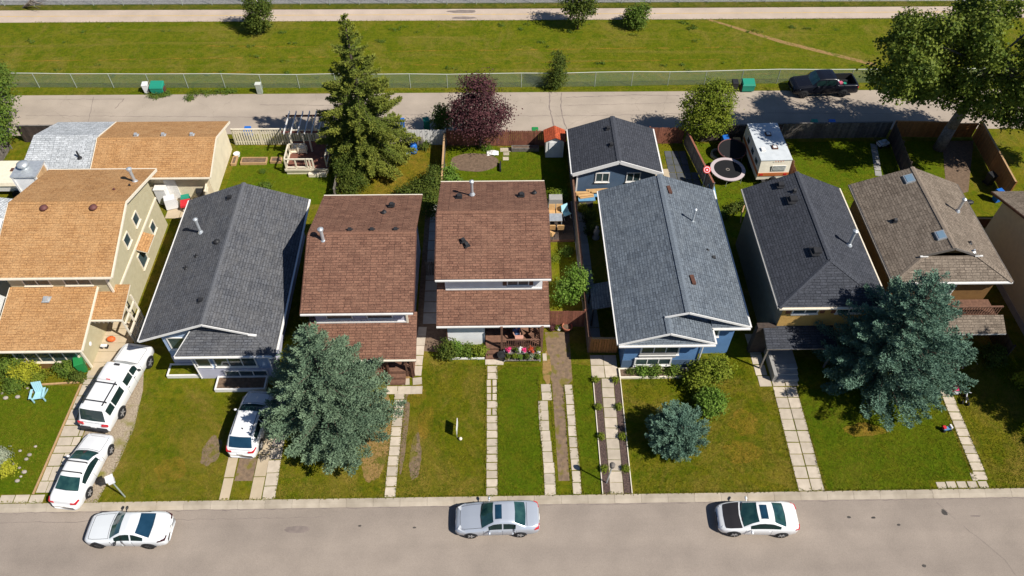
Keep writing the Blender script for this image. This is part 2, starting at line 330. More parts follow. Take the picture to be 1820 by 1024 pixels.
# ------------------------------------------------------------------ mesh helpers
class MB:
    """Collects shapes; build() links them as ONE mesh object (world coordinates, moved into the parent's frame)."""
    def __init__(s):
        s.v, s.f, s.m, s.uv, s.cur = [], [], [], {}, 0
    def face(s, pts, m=0, uv=None):
        i = len(s.v); s.v += [tuple(p) for p in pts]
        if uv: s.uv[len(s.f)] = uv
        s.f.append(tuple(range(i, i + len(pts)))); s.m.append(m); return s
    def raw(s, vs, fs, m=0):
        i = len(s.v); s.v += [tuple(p) for p in vs]
        for f in fs: s.f.append(tuple(i + k for k in f)); s.m.append(m)
        return s
    def hexa(s, p, m=0):      # 8 corners: bottom 0-3 ccw, top 4-7
        return s.raw(p, [(3, 2, 1, 0), (4, 5, 6, 7), (0, 1, 5, 4), (1, 2, 6, 5), (2, 3, 7, 6), (3, 0, 4, 7)], m)
    def bx(s, x0, y0, z0, x1, y1, z1, m=0):
        x0, x1 = min(x0, x1), max(x0, x1); y0, y1 = min(y0, y1), max(y0, y1)
        return s.hexa([(x0, y0, z0), (x1, y0, z0), (x1, y1, z0), (x0, y1, z0), (x0, y0, z1), (x1, y0, z1), (x1, y1, z1), (x0, y1, z1)], m)
    def box(s, c, d, rz=0, m=0):
        a, b, h = d[0] / 2, d[1] / 2, d[2] / 2; cs, sn = math.cos(rz), math.sin(rz)
        q = [(-a, -b), (a, -b), (a, b), (-a, b)]
        return s.hexa([(c[0] + x * cs - y * sn, c[1] + x * sn + y * cs, c[2] + z) for z in (-h, h) for x, y in q], m)
    def beam(s, p, q, w, h, m=0):
        p, q = Vector(p), Vector(q); d = (q - p).normalized()
        u = Vector((0, 0, 1)).cross(d)
        u = Vector((1, 0, 0)) if u.length < 1e-4 else u.normalized()
        n = d.cross(u); a, b = u * w / 2, n * h / 2
        return s.hexa([p - a - b, p + a - b, p + a + b, p - a + b, q - a - b, q + a - b, q + a + b, q - a + b], m)
    def cyl(s, p, q, r0, r1=None, n=10, m=0, caps=True):
        r1 = r0 if r1 is None else r1
        p, q = Vector(p), Vector(q); d = (q - p).normalized()
        u = d.orthogonal().normalized(); v = d.cross(u); vs = []
        for c, r in ((p, r0), (q, r1)):
            for k in range(n):
                a = 2 * math.pi * k / n; vs.append(c + (u * math.cos(a) + v * math.sin(a)) * r)
        fs = [(k, (k + 1) % n, n + (k + 1) % n, n + k) for k in range(n)]
        if caps: fs += [tuple(range(n - 1, -1, -1)), tuple(range(n, 2 * n))]
        return s.raw(vs, fs, m)
    def tube(s, pts, rad, n=8, m=0):
        for i in range(len(pts) - 1):
            r = rad if isinstance(rad, (int, float)) else rad[i]; r_ = rad if isinstance(rad, (int, float)) else rad[i + 1]
            s.cyl(pts[i], pts[i + 1], r, r_, n, m)
        return s
    def lathe(s, c, prof, n=16, m=0, sx=1, sy=1):
        vs = [(c[0] + r * sx * math.cos(2 * math.pi * k / n), c[1] + r * sy * math.sin(2 * math.pi * k / n), c[2] + z) for r, z in prof for k in range(n)]
        fs = [(i * n + k, i * n + (k + 1) % n, (i + 1) * n + (k + 1) % n, (i + 1) * n + k) for i in range(len(prof) - 1) for k in range(n)]
        return s.raw(vs, fs, m)
    def ball(s, c, r, n=12, k=7, m=0):
        r = (r, r, r) if isinstance(r, (int, float)) else r
        vs = []; fs = []
        for i in range(k + 1):
            t = math.pi * i / k
            for j in range(n):
                a = 2 * math.pi * j / n
                vs.append((c[0] + r[0] * math.sin(t) * math.cos(a), c[1] + r[1] * math.sin(t) * math.sin(a), c[2] - r[2] * math.cos(t)))
        fs = [(i * n + j, i * n + (j + 1) % n, (i + 1) * n + (j + 1) % n, (i + 1) * n + j) for i in range(k) for j in range(n)]
        return s.raw(vs, fs, m)
    def sheet(s, pts, z, m=0):
        return s.face([(p[0], p[1], z) for p in pts], m)
    def slab(s, pts, z0, z1, m=0):    # flat polygon (ccw) with thickness
        k = len(pts); vs = [(p[0], p[1], z0) for p in pts] + [(p[0], p[1], z1) for p in pts]
        return s.raw(vs, [tuple(range(k - 1, -1, -1)), tuple(range(k, 2 * k))] + [(i, (i + 1) % k, k + (i + 1) % k, k + i) for i in range(k)], m)
    def roof(s, pts, th=0.14, m=0, m2=1):  # sloping plane with thickness; UV in metres along eave / up the slope
        p = [Vector(q) for q in pts]
        nrm = Vector((0, 0, 0))
        for i in range(len(p)):
            nrm += (p[i] - p[0]).cross(p[(i + 1) % len(p)] - p[0])
        nrm.normalize()
        if nrm.z < 0: p.reverse(); nrm = -nrm
        u = Vector((0, 0, 1)).cross(nrm); u = Vector((1, 0, 0)) if u.length < 1e-3 else u.normalized(); v = nrm.cross(u)
        s.face(p, m, [(q.dot(u), q.dot(v)) for q in p])
        lo = [q - Vector((0, 0, th)) for q in p]
        s.face(lo[::-1], m2)
        for i in range(len(p)):
            j = (i + 1) % len(p); s.face([lo[i], lo[j], p[j], p[i]], m2)
        return s
    def build(s, name, mats, parent=None, smooth=False, origin=None, at=None):
        me = bpy.data.meshes.new(name)
        off = Vector((0, 0, 0))
        if parent is not None and parent.get('_o') is not None: off = Vector(parent['_o'])
        if origin is not None: off = Vector(origin)
        me.from_pydata([(x - off.x, y - off.y, z - off.z) for x, y, z in s.v], [], s.f)
        mats = mats if isinstance(mats, (list, tuple)) else [mats]
        for k in mats: me.materials.append(MATS[k] if isinstance(k, str) else k)
        for p, i in zip(me.polygons, s.m): p.material_index = min(i, len(mats) - 1)
        if s.uv:
            ul = me.uv_layers.new(name='uv')
            for fi, uvs in s.uv.items():
                for li, q in zip(me.polygons[fi].loop_indices, uvs): ul.data[li].uv = q
        if smooth: me.polygons.foreach_set('use_smooth', [True] * len(me.polygons))
        me.update()
        o = bpy.data.objects.new(name, me); C.objects.link(o)
        if parent is not None: o.parent = parent
        elif origin is not None: o.location = origin
        elif at is not None: o.location = at
        return o

LABELS = {}
def tag(o, label, cat, group=None):
    o['label'] = label; o['category'] = cat
    if group: o['group'] = group
    return o
def thing(name, label, cat, loc=(0, 0, 0), rz=0.0, group=None, world=True):
    """Empty at the thing's base. world=True: its parts are given in world coordinates; else in its own."""
    o = bpy.data.objects.new(name, None); o.empty_display_size = 0.3; C.objects.link(o)
    o.location = loc; o.rotation_euler = (0, 0, rz)
    if world: o['_o'] = list(loc)
    return tag(o, label, cat, group)
def struct(o, label):
    o['kind'] = 'structure'; o['label'] = label; return o
def setting(name, label):
    o = bpy.data.objects.new(name, None); C.objects.link(o); return struct(o, label)
def inst(name, mesh, parent, loc, rz=0.0, scale=None):
    o = bpy.data.objects.new(name, mesh); C.objects.link(o)
    if parent is not None:
        o.parent = parent
        if parent.get('_o') is not None: loc = [a - b for a, b in zip(loc, parent['_o'])]
    o.location = loc; o.rotation_euler = (0, 0, rz)
    if scale: o.scale = scale
    return o
def dup(root, loc, rz, label, group=None):
    kids = {}
    for o in list(bpy.data.objects):
        if o.parent: kids.setdefault(o.parent.name, []).append(o)
    r = root.copy(); C.objects.link(r); r.location = loc; r.rotation_euler = (0, 0, rz); r['label'] = label
    if group: r['group'] = group
    for ch in kids.get(root.name, []):
        c = ch.copy(); C.objects.link(c); c.parent = r
        for g in kids.get(ch.name, []):
            d = g.copy(); C.objects.link(d); d.parent = c
    return r
def proto_mesh(mb, name, mats, smooth=False):
    o = mb.build(name, mats, smooth=smooth); me = o.data; bpy.data.objects.remove(o); return me

def fast(name, V, F, mt, parent=None, tint=None):
    """numpy mesh: V (n,3) floats, F (m,k) ints; tint per vertex."""
    me = bpy.data.meshes.new(name); k = F.shape[1]
    me.vertices.add(len(V)); me.vertices.foreach_set('co', V.astype(np.float32).ravel())
    me.loops.add(F.size); me.loops.foreach_set('vertex_index', F.astype(np.int32).ravel())
    me.polygons.add(len(F)); me.polygons.foreach_set('loop_start', np.arange(0, F.size, k, dtype=np.int32))
    try: me.polygons.foreach_set('loop_total', np.full(len(F), k, dtype=np.int32))
    except Exception: pass
    if tint is not None:
        a = me.attributes.new('tint', 'FLOAT', 'POINT'); a.data.foreach_set('value', tint.astype(np.float32))
    me.materials.append(MATS[mt]); me.update(calc_edges=True)
    o = bpy.data.objects.new(name, me); C.objects.link(o)
    if parent is not None: o.parent = parent
    return o

def unit(a):
    return a / np.maximum(1e-9, np.linalg.norm(a, axis=1, keepdims=True))

def leaf_quads(P, D, N, ln, wd, bend=0.15):
    """Diamond leaves at P pointing along D, facing N: two triangles folded along the middle -> one quad each."""
    D = unit(D); B = unit(np.cross(N, D)); ln = ln[:, None]; wd = wd[:, None]
    a = P; b = P + D * ln * 0.5 + B * wd * 0.5; c = P + D * ln; d = P + D * ln * 0.5 - B * wd * 0.5
    b = b + N * bend * wd; d = d + N * bend * wd
    V = np.stack([a, b, c, d], 1).reshape(-1, 3)
    F = np.arange(len(V)).reshape(-1, 4)
    return V, F

def spruce(name, label, loc, H, Rr, mt, seed, shape=0.85, droop=0.25, whorl=0.5, gap=0.85, skirt=0.12, hole=0.0, lean=(0, 0), tuft=0.165, wid=0.055, lat=1.0, plume=0.22, var=(0.72, 1.12), group=None):
    """Conifer: whorls of boughs, each a thick drooping plume of side shoots carrying needle tufts."""
    g = np.random.default_rng(seed)
    t = thing(name, label, 'tree', loc, group=group, world=False)
    MB().tube([(0, 0, -0.1), (lean[0] * 0.5, lean[1] * 0.5, H * 0.5), (lean[0], lean[1], H * 0.97)], [0.03 * H * 0.55 + 0.05, 0.012 * H + 0.03, 0.02], 9).build('trunk', 'bark', t, smooth=True)
    Ps, Ds, L, T = [], [], [], []
    z = skirt * H * 0.4 + 0.12; wood = MB()
    while z < H * 0.985:
        f = z / H
        rad = Rr * min(1.0, 1.30 * (1 - f) ** shape + 0.012) * (0.72 + 0.28 * min(1, f / max(skirt, 1e-3)))
        nb = max(4, int(2 * math.pi * rad / gap))
        a0 = g.uniform(0, 6.28)
        for k in range(nb):
            if g.random() < hole: continue
            a = a0 + 6.283 * k / nb + g.normal(0, 0.22)
            ln = rad * g.uniform(*var)
            ns = max(4, int(ln / 0.075))
            s = np.linspace(0.25 if rad > 1.2 else 0.05, 1, ns)
            dr = droop * g.uniform(0.5, 1.5) * (1.0 - 0.9 * f) - 0.28 * f
            r_ = s * ln; zz = z + g.normal(0, 0.14) - dr * ln * (s ** 1.2) + 0.15 * ln * s ** 3
            ca, sa = math.cos(a), math.sin(a)
            sp = np.stack([lean[0] * f + r_ * ca, lean[1] * f + r_ * sa, zz], 1)
            tg = unit(np.gradient(sp, axis=0)); side = np.array([-sa, ca, 0.0])
            if ln > 0.9: wood.cyl(sp[0], sp[len(sp) * 2 // 3], 0.02 + 0.006 * ln, 0.012, 4, caps=False)
            tb = g.uniform(0, 0.3)
            def put(p, d, base):
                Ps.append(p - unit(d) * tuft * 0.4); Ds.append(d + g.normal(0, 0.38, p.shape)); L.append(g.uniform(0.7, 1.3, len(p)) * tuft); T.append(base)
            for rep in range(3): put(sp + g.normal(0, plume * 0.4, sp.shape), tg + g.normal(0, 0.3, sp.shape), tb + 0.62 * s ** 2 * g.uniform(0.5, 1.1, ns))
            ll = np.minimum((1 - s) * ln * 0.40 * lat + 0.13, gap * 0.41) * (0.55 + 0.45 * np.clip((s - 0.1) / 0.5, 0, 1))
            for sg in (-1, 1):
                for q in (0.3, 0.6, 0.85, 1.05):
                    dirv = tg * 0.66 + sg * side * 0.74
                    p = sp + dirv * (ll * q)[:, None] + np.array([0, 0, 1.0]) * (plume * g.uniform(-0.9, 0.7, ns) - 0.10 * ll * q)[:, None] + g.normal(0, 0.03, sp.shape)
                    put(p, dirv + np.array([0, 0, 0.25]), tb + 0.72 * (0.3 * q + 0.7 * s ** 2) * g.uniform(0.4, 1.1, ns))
        z += whorl * g.uniform(0.75, 1.25) * (1 - 0.35 * f)
    P = np.concatenate(Ps); D = np.concatenate(Ds); L = np.concatenate(L); T = np.concatenate(T)
    N = unit(np.cross(D, g.normal(0, 1, D.shape)) * 0.6 + np.array([0, 0, 0.95]))
    V, F = leaf_quads(P, D, N, L, np.full(len(P), wid * 1.2))
    if wood.v: wood.build('limbs', 'bark', t)['kind'] = 'stuff'
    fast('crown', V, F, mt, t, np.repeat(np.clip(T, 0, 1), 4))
    return t

def crown_mesh(g, blobs, n, size, parent, mt, name='crown', upw=0.5, fill=0.45, clump=0.28):
    """Leaves in clumps spread through ellipsoid blobs (cx,cy,cz,rx,ry,rz)."""
    vol = np.array([b[3] * b[4] * b[5] for b in blobs]) ** (2 / 3); vol = vol / vol.sum()
    per = 26
    nc = max(4, n // per)
    bi = g.choice(len(blobs), nc, p=vol)
    B = np.array(blobs)[bi]
    d = unit(g.normal(0, 1, (nc, 3))); rr = (g.uniform(fill, 1, nc) ** 0.6)[:, None]
    cc = B[:, :3] + d * B[:, 3:6] * rr
    cs = clump * g.uniform(0.6, 1.4, nc)
    P = np.repeat(cc, per, 0) + g.normal(0, 1, (nc * per, 3)) * np.repeat(cs, per)[:, None] * np.array([1, 1, 0.7])
    out = unit(P - np.repeat(B[:, :3], per, 0))
    N = unit(out * 0.6 + g.normal(0, 0.6, P.shape) + np.array([0, 0, upw]))
    D = unit(np.cross(N, g.normal(0, 1, P.shape)))
    ls = g.uniform(0.7, 1.35, len(P)) * size
    keep = P[:, 2] > 0.05
    V, F = leaf_quads(P[keep], D[keep], N[keep], ls[keep], ls[keep] * 0.72)
    T = np.clip(np.repeat(g.uniform(0, 0.75, nc), per) + g.uniform(-0.1, 0.35, nc * per), 0, 1)[keep]
    return fast(name, V, F, mt, parent, np.repeat(T, 4))

def leafy(name, label, cat, loc, blobs, n, size, mt, seed, trunk=None, bark='bark', group=None, **kw):
    """Tree or shrub: trunk with limbs running to the blobs, and a crown of leaves."""
    g = np.random.default_rng(seed)
    t = thing(name, label, cat, loc, group=group, world=False)
    w_ = MB()
    if trunk:
        r0, pts = trunk
        w_.tube(pts, [r0 * (1 - 0.55 * i / max(1, len(pts) - 1)) for i in range(len(pts))], 10)
        top = Vector(pts[-1])
        for bi, b in enumerate(blobs):
            if len(blobs) > 30 and bi % 6: continue
            kf = 0.55 if len(blobs) > 30 else 1.0; st_ = Vector(pts[-2]).lerp(top, 0.3 + 0.7 * ((bi * 37) % 10) / 10)
            m = (st_ + Vector(b[:3])) / 2 + Vector((0, 0, 0.25))
            w_.tube([st_, m, b[:3]], [r0 * 0.42 * kf, r0 * 0.26 * kf, r0 * 0.08 * kf], 6)
            for k in range(3):
                e = Vector(b[:3]) + Vector(g.normal(0, 0.5, 3)) * min(b[3], 2)
                w_.cyl(m, e, r0 * 0.2 * kf, r0 * 0.05 * kf, 5)
    else:
        for b in blobs:
            for k in range(3):
                w_.cyl((b[0] * 0.5 + g.normal(0, 0.04), b[1] * 0.5 + g.normal(0, 0.04), 0), (b[0] + g.normal(0, b[3] * 0.3), b[1] + g.normal(0, b[4] * 0.3), b[2] + b[5] * 0.4), 0.022, 0.008, 5)
    w_.build('trunk' if trunk else 'stems', bark, t, smooth=True)
    crown_mesh(g, blobs, n, size, t, mt, 'crown' if trunk else 'foliage', **kw)
    return t
# ------------------------------------------------------------------ ground, roads, paths
struct(MB().bx(-260, -120, -0.62, 260, 240, -0.13).build('ground', 'weeds'), 'rough grassy ground under and around the whole block')
def sheet_struct(name, pts, z, m, label, z0=-0.128):
    return struct(MB().slab(pts, z0, z).build(name, m), label)
sheet_struct('street', [(-130, -11.5), (130, -11.5), (130, -0.47), (-130, -0.47)], -0.118, 'street', 'pale worn asphalt street along the front of the houses', -0.3)
g_ = MB(); g_.slab([(-130, 0.0), (130, 0.0), (130, 33.2), (-130, 33.2)], -0.128, 0.0)
struct(g_.build('front_lawn', 'lawn'), 'green lawns running along the row of houses')
sheet_struct('verge', [(-130, 38.9), (130, 38.9), (130, 50.9), (-130, 50.9)], -0.005, 'field', 'mown grass field between chain link fence and paved trail')
sheet_struct('lane', [(-130, 33.2), (130, 33.2), (130, 39.35), (-130, 39.35)], -0.03, 'lane', 'pale paved back lane behind the fences')
struct(MB().slab([(-130, 50.85), (0, 50.9), (130, 51.1), (130, 53.25), (0, 53.02), (-130, 53.3)], -0.128, 0.012).build('trail', 'trail'), 'pale paved trail with a faded yellow centre line')
tl = MB(); tl.slab([(-130, 52.0), (0, 51.93), (130, 52.15), (130, 52.25), (0, 52.03), (-130, 52.1)], 0.0, 0.017)
struct(tl.build('centre_line', 'yellow_line'), 'faded yellow centre line on the paved trail')
sheet_struct('far_verge', [(-130, 53.1), (130, 53.25), (130, 54.2), (-130, 54.2)], 0.004, 'weeds', 'strip of rough grass beyond the trail')
sheet_struct('ballast_bed', [(-130, 54.2), (130, 54.2), (130, 66), (-130, 66)], 0.03, 'ballast', 'grey stone ballast beyond the far fence')
tr = MB(); tr.slab([(21.2, 50.85), (21.75, 50.85), (28.2, 46.9), (36.0, 43.0), (35.7, 42.6), (27.8, 46.5)], -0.1, 0.0006)
struct(tr.build('worn_track', 'straw'), 'bare trodden track slanting across the mown field')

# patches on the street and the lane
def blob(cx, cy, rx, ry, seed, n=18, jag=0.25):
    q = random.Random(seed); n = n * 4
    hm = [(k, q.uniform(-1, 1) * jag * 0.9 / k ** 0.6, q.uniform(0, 6.28)) for k in range(2, 9)]
    out = []
    for k in range(n):
        t = 6.2832 * k / n; f = 1 + sum(c * math.sin(h_ * t + p) for h_, c, p in hm) * 0.6 + q.uniform(-0.3, 0.3) * jag * 0.5
        f = max(0.45, f); out.append((cx + rx * f * math.cos(t), cy + ry * f * math.sin(t)))
    return out
for i, (x, y, a, b) in enumerate([(-11.5, -1.75, 0.75, 0.2), (19.9, -1.55, 0.11, 0.07), (21.3, -1.6, 0.13, 0.06), (22.6, -2.05, 0.1, 0.06), (25.5, -1.35, 0.17, 0.18), (23.2, -4.4, 0.12, 0.08), (-8.0, -1.6, 0.1, 0.05), (-4.9, -1.75, 0.1, 0.05), (27.2, -1.6, 0.3, 0.05)]):
    struct(MB().slab(blob(x, y, a, b, i), -0.125, -0.1145).build('road_stain', 'tar' if a < 0.2 else 'stain'), 'dark stain on the street asphalt')
cr = MB()
def crack(pts, wd, z):
    q = random.Random(len(pts) + int(abs(pts[0][0]) * 7)); fine = []
    for i in range(len(pts) - 1):
        n = max(2, int(math.dist(pts[i], pts[i + 1]) / 0.35))
        for k in range(n):
            f = k / n; fine.append((pts[i][0] + (pts[i + 1][0] - pts[i][0]) * f + q.gauss(0, 0.03), pts[i][1] + (pts[i + 1][1] - pts[i][1]) * f + q.gauss(0, 0.03)))
    fine.append(pts[-1])
    for a, b in zip(fine, fine[1:]):
        d = Vector((b[0] - a[0], b[1] - a[1], 0)); nrm = Vector((-d.y, d.x, 0)).normalized() * wd / 2 * q.uniform(0.6, 1.4)
        cr.face([(a[0] - nrm.x, a[1] - nrm.y, z), (b[0] - nrm.x, b[1] - nrm.y, z), (b[0] + nrm.x, b[1] + nrm.y, z), (a[0] + nrm.x, a[1] + nrm.y, z)])
crack([(4.75, 38.9), (4.7, 36.5), (4.95, 33.4)], 0.09, -0.025); crack([(5.85, 38.8), (5.7, 36.0), (6.0, 33.4)], 0.07, -0.025)
crack([(6.2, 38.1), (13, 38.4), (16.5, 38.2)], 0.07, -0.025); crack([(-41, 36.0), (-20, 35.5), (-10, 35.8), (4.7, 35.4), (20, 35.7), (36, 35.4)], 0.04, -0.025)
crack([(-36, 38.6), (-35, 33.6)], 0.04, -0.025); crack([(-33.2, 38.3), (-33.6, 36.9)], 0.05, -0.025); crack([(-40.5, 38.3), (-33.2, 38.25)], 0.05, -0.025)
crack([(-21, 37.3), (-10, 37.0)], 0.05, -0.025); crack([(6.0, 36.9), (16, 37.2)], 0.04, -0.025)
crack([(25.2, -0.7), (26.0, -1.8)], 0.03, -0.113); crack([(26.3, -2.2), (27.8, -4.2), (28.6, -6.5)], 0.025, -0.113)
crack([(-36, -0.52), (36, -0.52)], 0.05, -0.113); crack([(-30, -1.1), (-10, -1.05)], 0.03, -0.113)
for i, (xa, ya, xb, yb_) in enumerate([(-10, 45.5, 30, 46.0), (-9, 43.2, 22, 43.9), (-46, 44.2, -14, 44.7), (-46, 41.9, -22, 42.2), (-30, 46.6, -14, 46.3), (6, 41.6, 34, 41.5)]):
    q = random.Random(i); st2 = MB(); n = int((xb - xa) / 0.7)
    for k in range(n):
        if q.random() < 0.25: continue
        x0 = xa + (xb - xa) * k / n; x1 = xa + (xb - xa) * (k + 1) / n; y0 = ya + (yb_ - ya) * k / n + q.uniform(-0.05, 0.05); wd = q.uniform(0.03, 0.11)
        st2.slab([(x0, y0 - wd), (x1, y0 - wd + 0.02), (x1, y0 + wd), (x0, y0 + wd)], -0.05, -0.0012)
    struct(st2.build('mown_line', 'lawn_dry'), 'pale line of cut grass left by the mower across the field')
struct(cr.build('pavement_cracks', 'stain'), 'dark hairline cracks and joints in the lane and street')
st_ = MB()
for i, (x, y, a, b) in enumerate([(-3.4, 52.55, 1.5, 0.3), (-3.2, 51.35, 1.3, 0.22)]): st_.slab(blob(x, y, a, b, 40 + i), 0.0, 0.0155)
struct(st_.build('trail_stain', 'stain'), 'dark tyre smudges on the paved trail')

# kerb: rolled concrete, one stone per pour
kb = setting('kerb', 'pale concrete kerb between lawns and street, in cast lengths')
km = MB(); Lk = 1.538
km.raw([(0, 0, -0.3), (Lk, 0, -0.3), (Lk, 0, 0.012), (0, 0, 0.012), (0, -0.27, 0.006), (Lk, -0.27, 0.006), (0, -0.37, -0.09), (Lk, -0.37, -0.09), (0, -0.49, -0.112), (Lk, -0.49, -0.112), (0, -0.49, -0.3), (Lk, -0.49, -0.3)],
       [(0, 1, 2, 3), (3, 2, 5, 4), (4, 5, 7, 6), (6, 7, 9, 8), (8, 9, 11, 10), (0, 3, 4, 6, 8, 10), (1, 11, 9, 7, 5, 2)])
kme = proto_mesh(km, 'kerb_stone', 'kerb_concrete')
for i in range(-26, 26):
    inst('kerb_stone', kme, kb, (i * 1.55 + 0.4, 0.0, U(-0.006, 0.006)))

def path(label, slabs, m='concrete', z=0.028, jit=0.012):
    """slabs: list of (x, y, w, d, rz) laid one by one."""
    p = setting('path', label); cache = {}
    for x, y, wd, d, rz in slabs:
        key = (round(wd, 2), round(d, 2))
        if key not in cache:
            b = MB(); e = 0.012
            b.hexa([(-wd / 2, -d / 2, -0.06), (wd / 2, -d / 2, -0.06), (wd / 2, d / 2, -0.06), (-wd / 2, d / 2, -0.06), (-wd / 2 + e, -d / 2 + e, z), (wd / 2 - e, -d / 2 + e, z), (wd / 2 - e, d / 2 - e, z), (-wd / 2 + e, d / 2 - e, z)])
            cache[key] = proto_mesh(b, 'slab', m)
        inst('slab', cache[key], p, (x + U(-jit, jit), y + U(-jit, jit), U(-0.008, 0.006)), rz + U(-jit, jit))
    return p
def row(x0, y0, x1, y1, wd, n, gap=0.04):
    L = math.dist((x0, y0), (x1, y1)) / n; a = math.atan2(y1 - y0, x1 - x0) - math.pi / 2
    return [(x0 + (x1 - x0) * (k + 0.5) / n, y0 + (y1 - y0) * (k + 0.5) / n, wd, L - gap, a) for k in range(n)]
# second lot from the left: slab drive beside the gravel
sl = []
yy = 0.62; k = 0; xL = -26.95
while yy < 8.7:
    d = [0.75, 0.95, 0.85, 0.5, 0.62, 0.78, 0.42][k % 7]; a_ = xL + (yy / 8.7) * 0.25; wtot = 1.35
    sp = [0.42, 0.3, 0.55, 1.0, 0.66, 0.8, 1.0][k % 7]
    if sp == 1.0: sl.append((a_ + wtot / 2, yy + d / 2, wtot - 0.03, d - 0.04, 0))
    else:
        sl.append((a_ + wtot * sp / 2, yy + d / 2, wtot * sp - 0.03, d - 0.04, 0)); sl.append((a_ + wtot * (1 + sp) / 2, yy + d / 2, wtot * (1 - sp) - 0.03, d - 0.04, 0))
    yy += d; k += 1
path('patchwork of pale concrete slabs beside the white truck', sl)
path('square slabs laid along the kerb at the left corner', [(-33.6 + 0.86 * k, 0.28, 0.80, 0.5, 0) for k in range(9)])
pp = setting('patio', 'sandy concrete apron leading up to the beige house'); 
for k, (y0, y1) in enumerate([(8.75, 9.75), (9.78, 10.6), (10.63, 11.3), (11.33, 11.9), (11.93, 12.5), (12.53, 13.1)]):
    inst('slab', proto_mesh(MB().bx(0, 0, -0.05, 2.05, y1 - y0, 0.02), 'slab', 'sandy_concrete'), pp, (-26.55, y0, U(0, 0.012)))
struct(MB().slab([(-25.55, 0.03), (-23.2, 0.03), (-22.75, 2.3), (-22.5, 4.8), (-22.75, 7.6), (-23.2, 9.4), (-25.3, 9.0)], -0.1, 0.004).build('gravel_drive', 'gravel'), 'narrow gravel parking strip under the white cars')
ed = MB(); ed.beam((-27.02, 0.55, 0.03), (-26.78, 8.5, 0.03), 0.09, 0.1)
struct(ed.build('edging_timber', 'raw_wood'), 'timber edging along the left slab drive')
# third: wheel strips of the hatchback drive
path('left wheel strip of the hatchback drive', row(-15.95, 0.02, -16.02, 7.0, 0.58, 5, 0.03), 'sandy_concrete')
path('right wheel strips of the hatchback drive', row(-14.18, 0.0, -14.18, 7.2, 0.68, 5, 0.03) , 'sandy_concrete')
path('slab walk beside the hatchback drive', row(-13.42, 0.0, -13.55, 7.6, 0.74, 9, 0.035))
struct(MB().slab([(-15.6, 1.2), (-14.55, 1.2), (-14.55, 7.2), (-15.6, 7.2)], -0.1, 0.004).build('drive_soil', 'drysoil'), 'bare soil between the wheel strips under the hatchback')
path('slab walk past the largest blue spruce', row(-6.42, 0.03, -6.36, 7.3, 0.64, 11) + [(-6.1, 7.3, 0.85, 0.62, 0), (-5.32, 7.32, 0.75, 0.6, 0), (-5.3, 7.98, 0.6, 0.55, 0.1), (-6.9, 7.32, 0.7, 0.6, 0), (-6.05, 7.95, 0.5, 0.5, 0.1)] + row(-5.38, 8.4, -5.2, 12.4, 0.6, 5))
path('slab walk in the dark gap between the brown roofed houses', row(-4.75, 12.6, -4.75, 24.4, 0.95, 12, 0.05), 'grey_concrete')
# centre walk
cw = []
n = 17
for k in range(n):
    y0 = 0.02 + k * 0.535
    if 12 <= k <= 14 or k == 10:
        cw += [(-0.69, y0 + 0.27, 0.28, 0.47, 0), (-0.33, y0 + 0.27, 0.28, 0.47, 0)]
    else: cw.append((-0.52 + 0.004 * k, y0 + 0.27, 0.66, 0.49, 0))
path('straight slab walk up to the porch with the flower shelves', cw + [(-0.55, 9.5, 0.78, 0.62, 0), (0.03, 9.45, 0.5, 0.55, 0)])
path('left wheel strip of the weedy drive', [(2.88, 0.35 + 0.7 * k, 0.66, 0.68, 0) for k in range(3)] + [(2.84 - 0.03 * k, 2.45 + 0.72 * k, 0.60, 0.70, 0.02) for k in range(3)] + [(2.72, 4.62 + 0.71 * k, 0.62, 0.69, -0.02) for k in range(3)] + [(2.98, 6.72 + 0.62 * k, 0.64, 0.58, 0) for k in range(2)] + [(3.0, 9.75, 0.28, 0.6, 0)])
path('right wheel strip of the weedy drive', row(4.46, 0.03, 4.42, 7.6, 0.5, 10))
struct(MB().slab([(3.4, 0.9), (4.05, 0.9), (4.1, 7.3), (4.7, 7.9), (4.75, 11.8), (3.1, 11.8), (3.3, 8.2), (3.38, 7.2)], -0.1, 0.004).build('drive_soil', 'drysoil'), 'dry bare soil strip between slab wheel tracks')
struct(MB().slab(blob(3.1, 8.9, 0.28, 1.3, 3), -0.1, 0.006).build('straw_patch', 'straw'), 'patch of dead straw grass beside the weedy drive')
# walk between mulch beds
path('broad concrete walk between two mulch beds', row(6.76, 0.02, 6.97, 8.0, 0.78, 11, 0.025) + [(6.42, 8.55, 0.86, 0.95, 0), (7.3, 8.55, 0.86, 0.95, 0), (6.42, 9.45, 0.86, 0.8, 0), (7.3, 9.45, 0.86, 0.8, 0)])
mb_ = MB(); mb_.slab([(5.95, 0.03), (6.36, 0.03), (6.55, 8.0), (6.08, 8.0)], -0.1, 0.02); mb_.slab([(7.17, 0.03), (7.6, 0.03), (7.78, 8.0), (7.38, 8.0)], -0.1, 0.02)
struct(mb_.build('mulch_bed', 'mulch'), 'dark mulch beds either side of the broad walk')
me_ = MB()
for x0, x1 in ((5.92, 6.05), (7.63, 7.81)): me_.beam((x0, 0.03, 0.03), (x1, 8.02, 0.03), 0.05, 0.09)
struct(me_.build('edging_timber', 'cream_trim'), 'pale edging boards along the mulch beds')
path('wide slab walk to the house with the dark hip roof', row(17.76, 0.02, 17.95, 7.2, 0.76, 9) + row(18.56, 0.02, 18.72, 7.2, 0.72, 9) + [(17.15 + 0.85 * k, 7.65, 0.8, 0.8, 0) for k in range(3)] + [(17.05, 8.5 + 0.85 * k, 0.75, 0.8, 0) for k in range(4)])
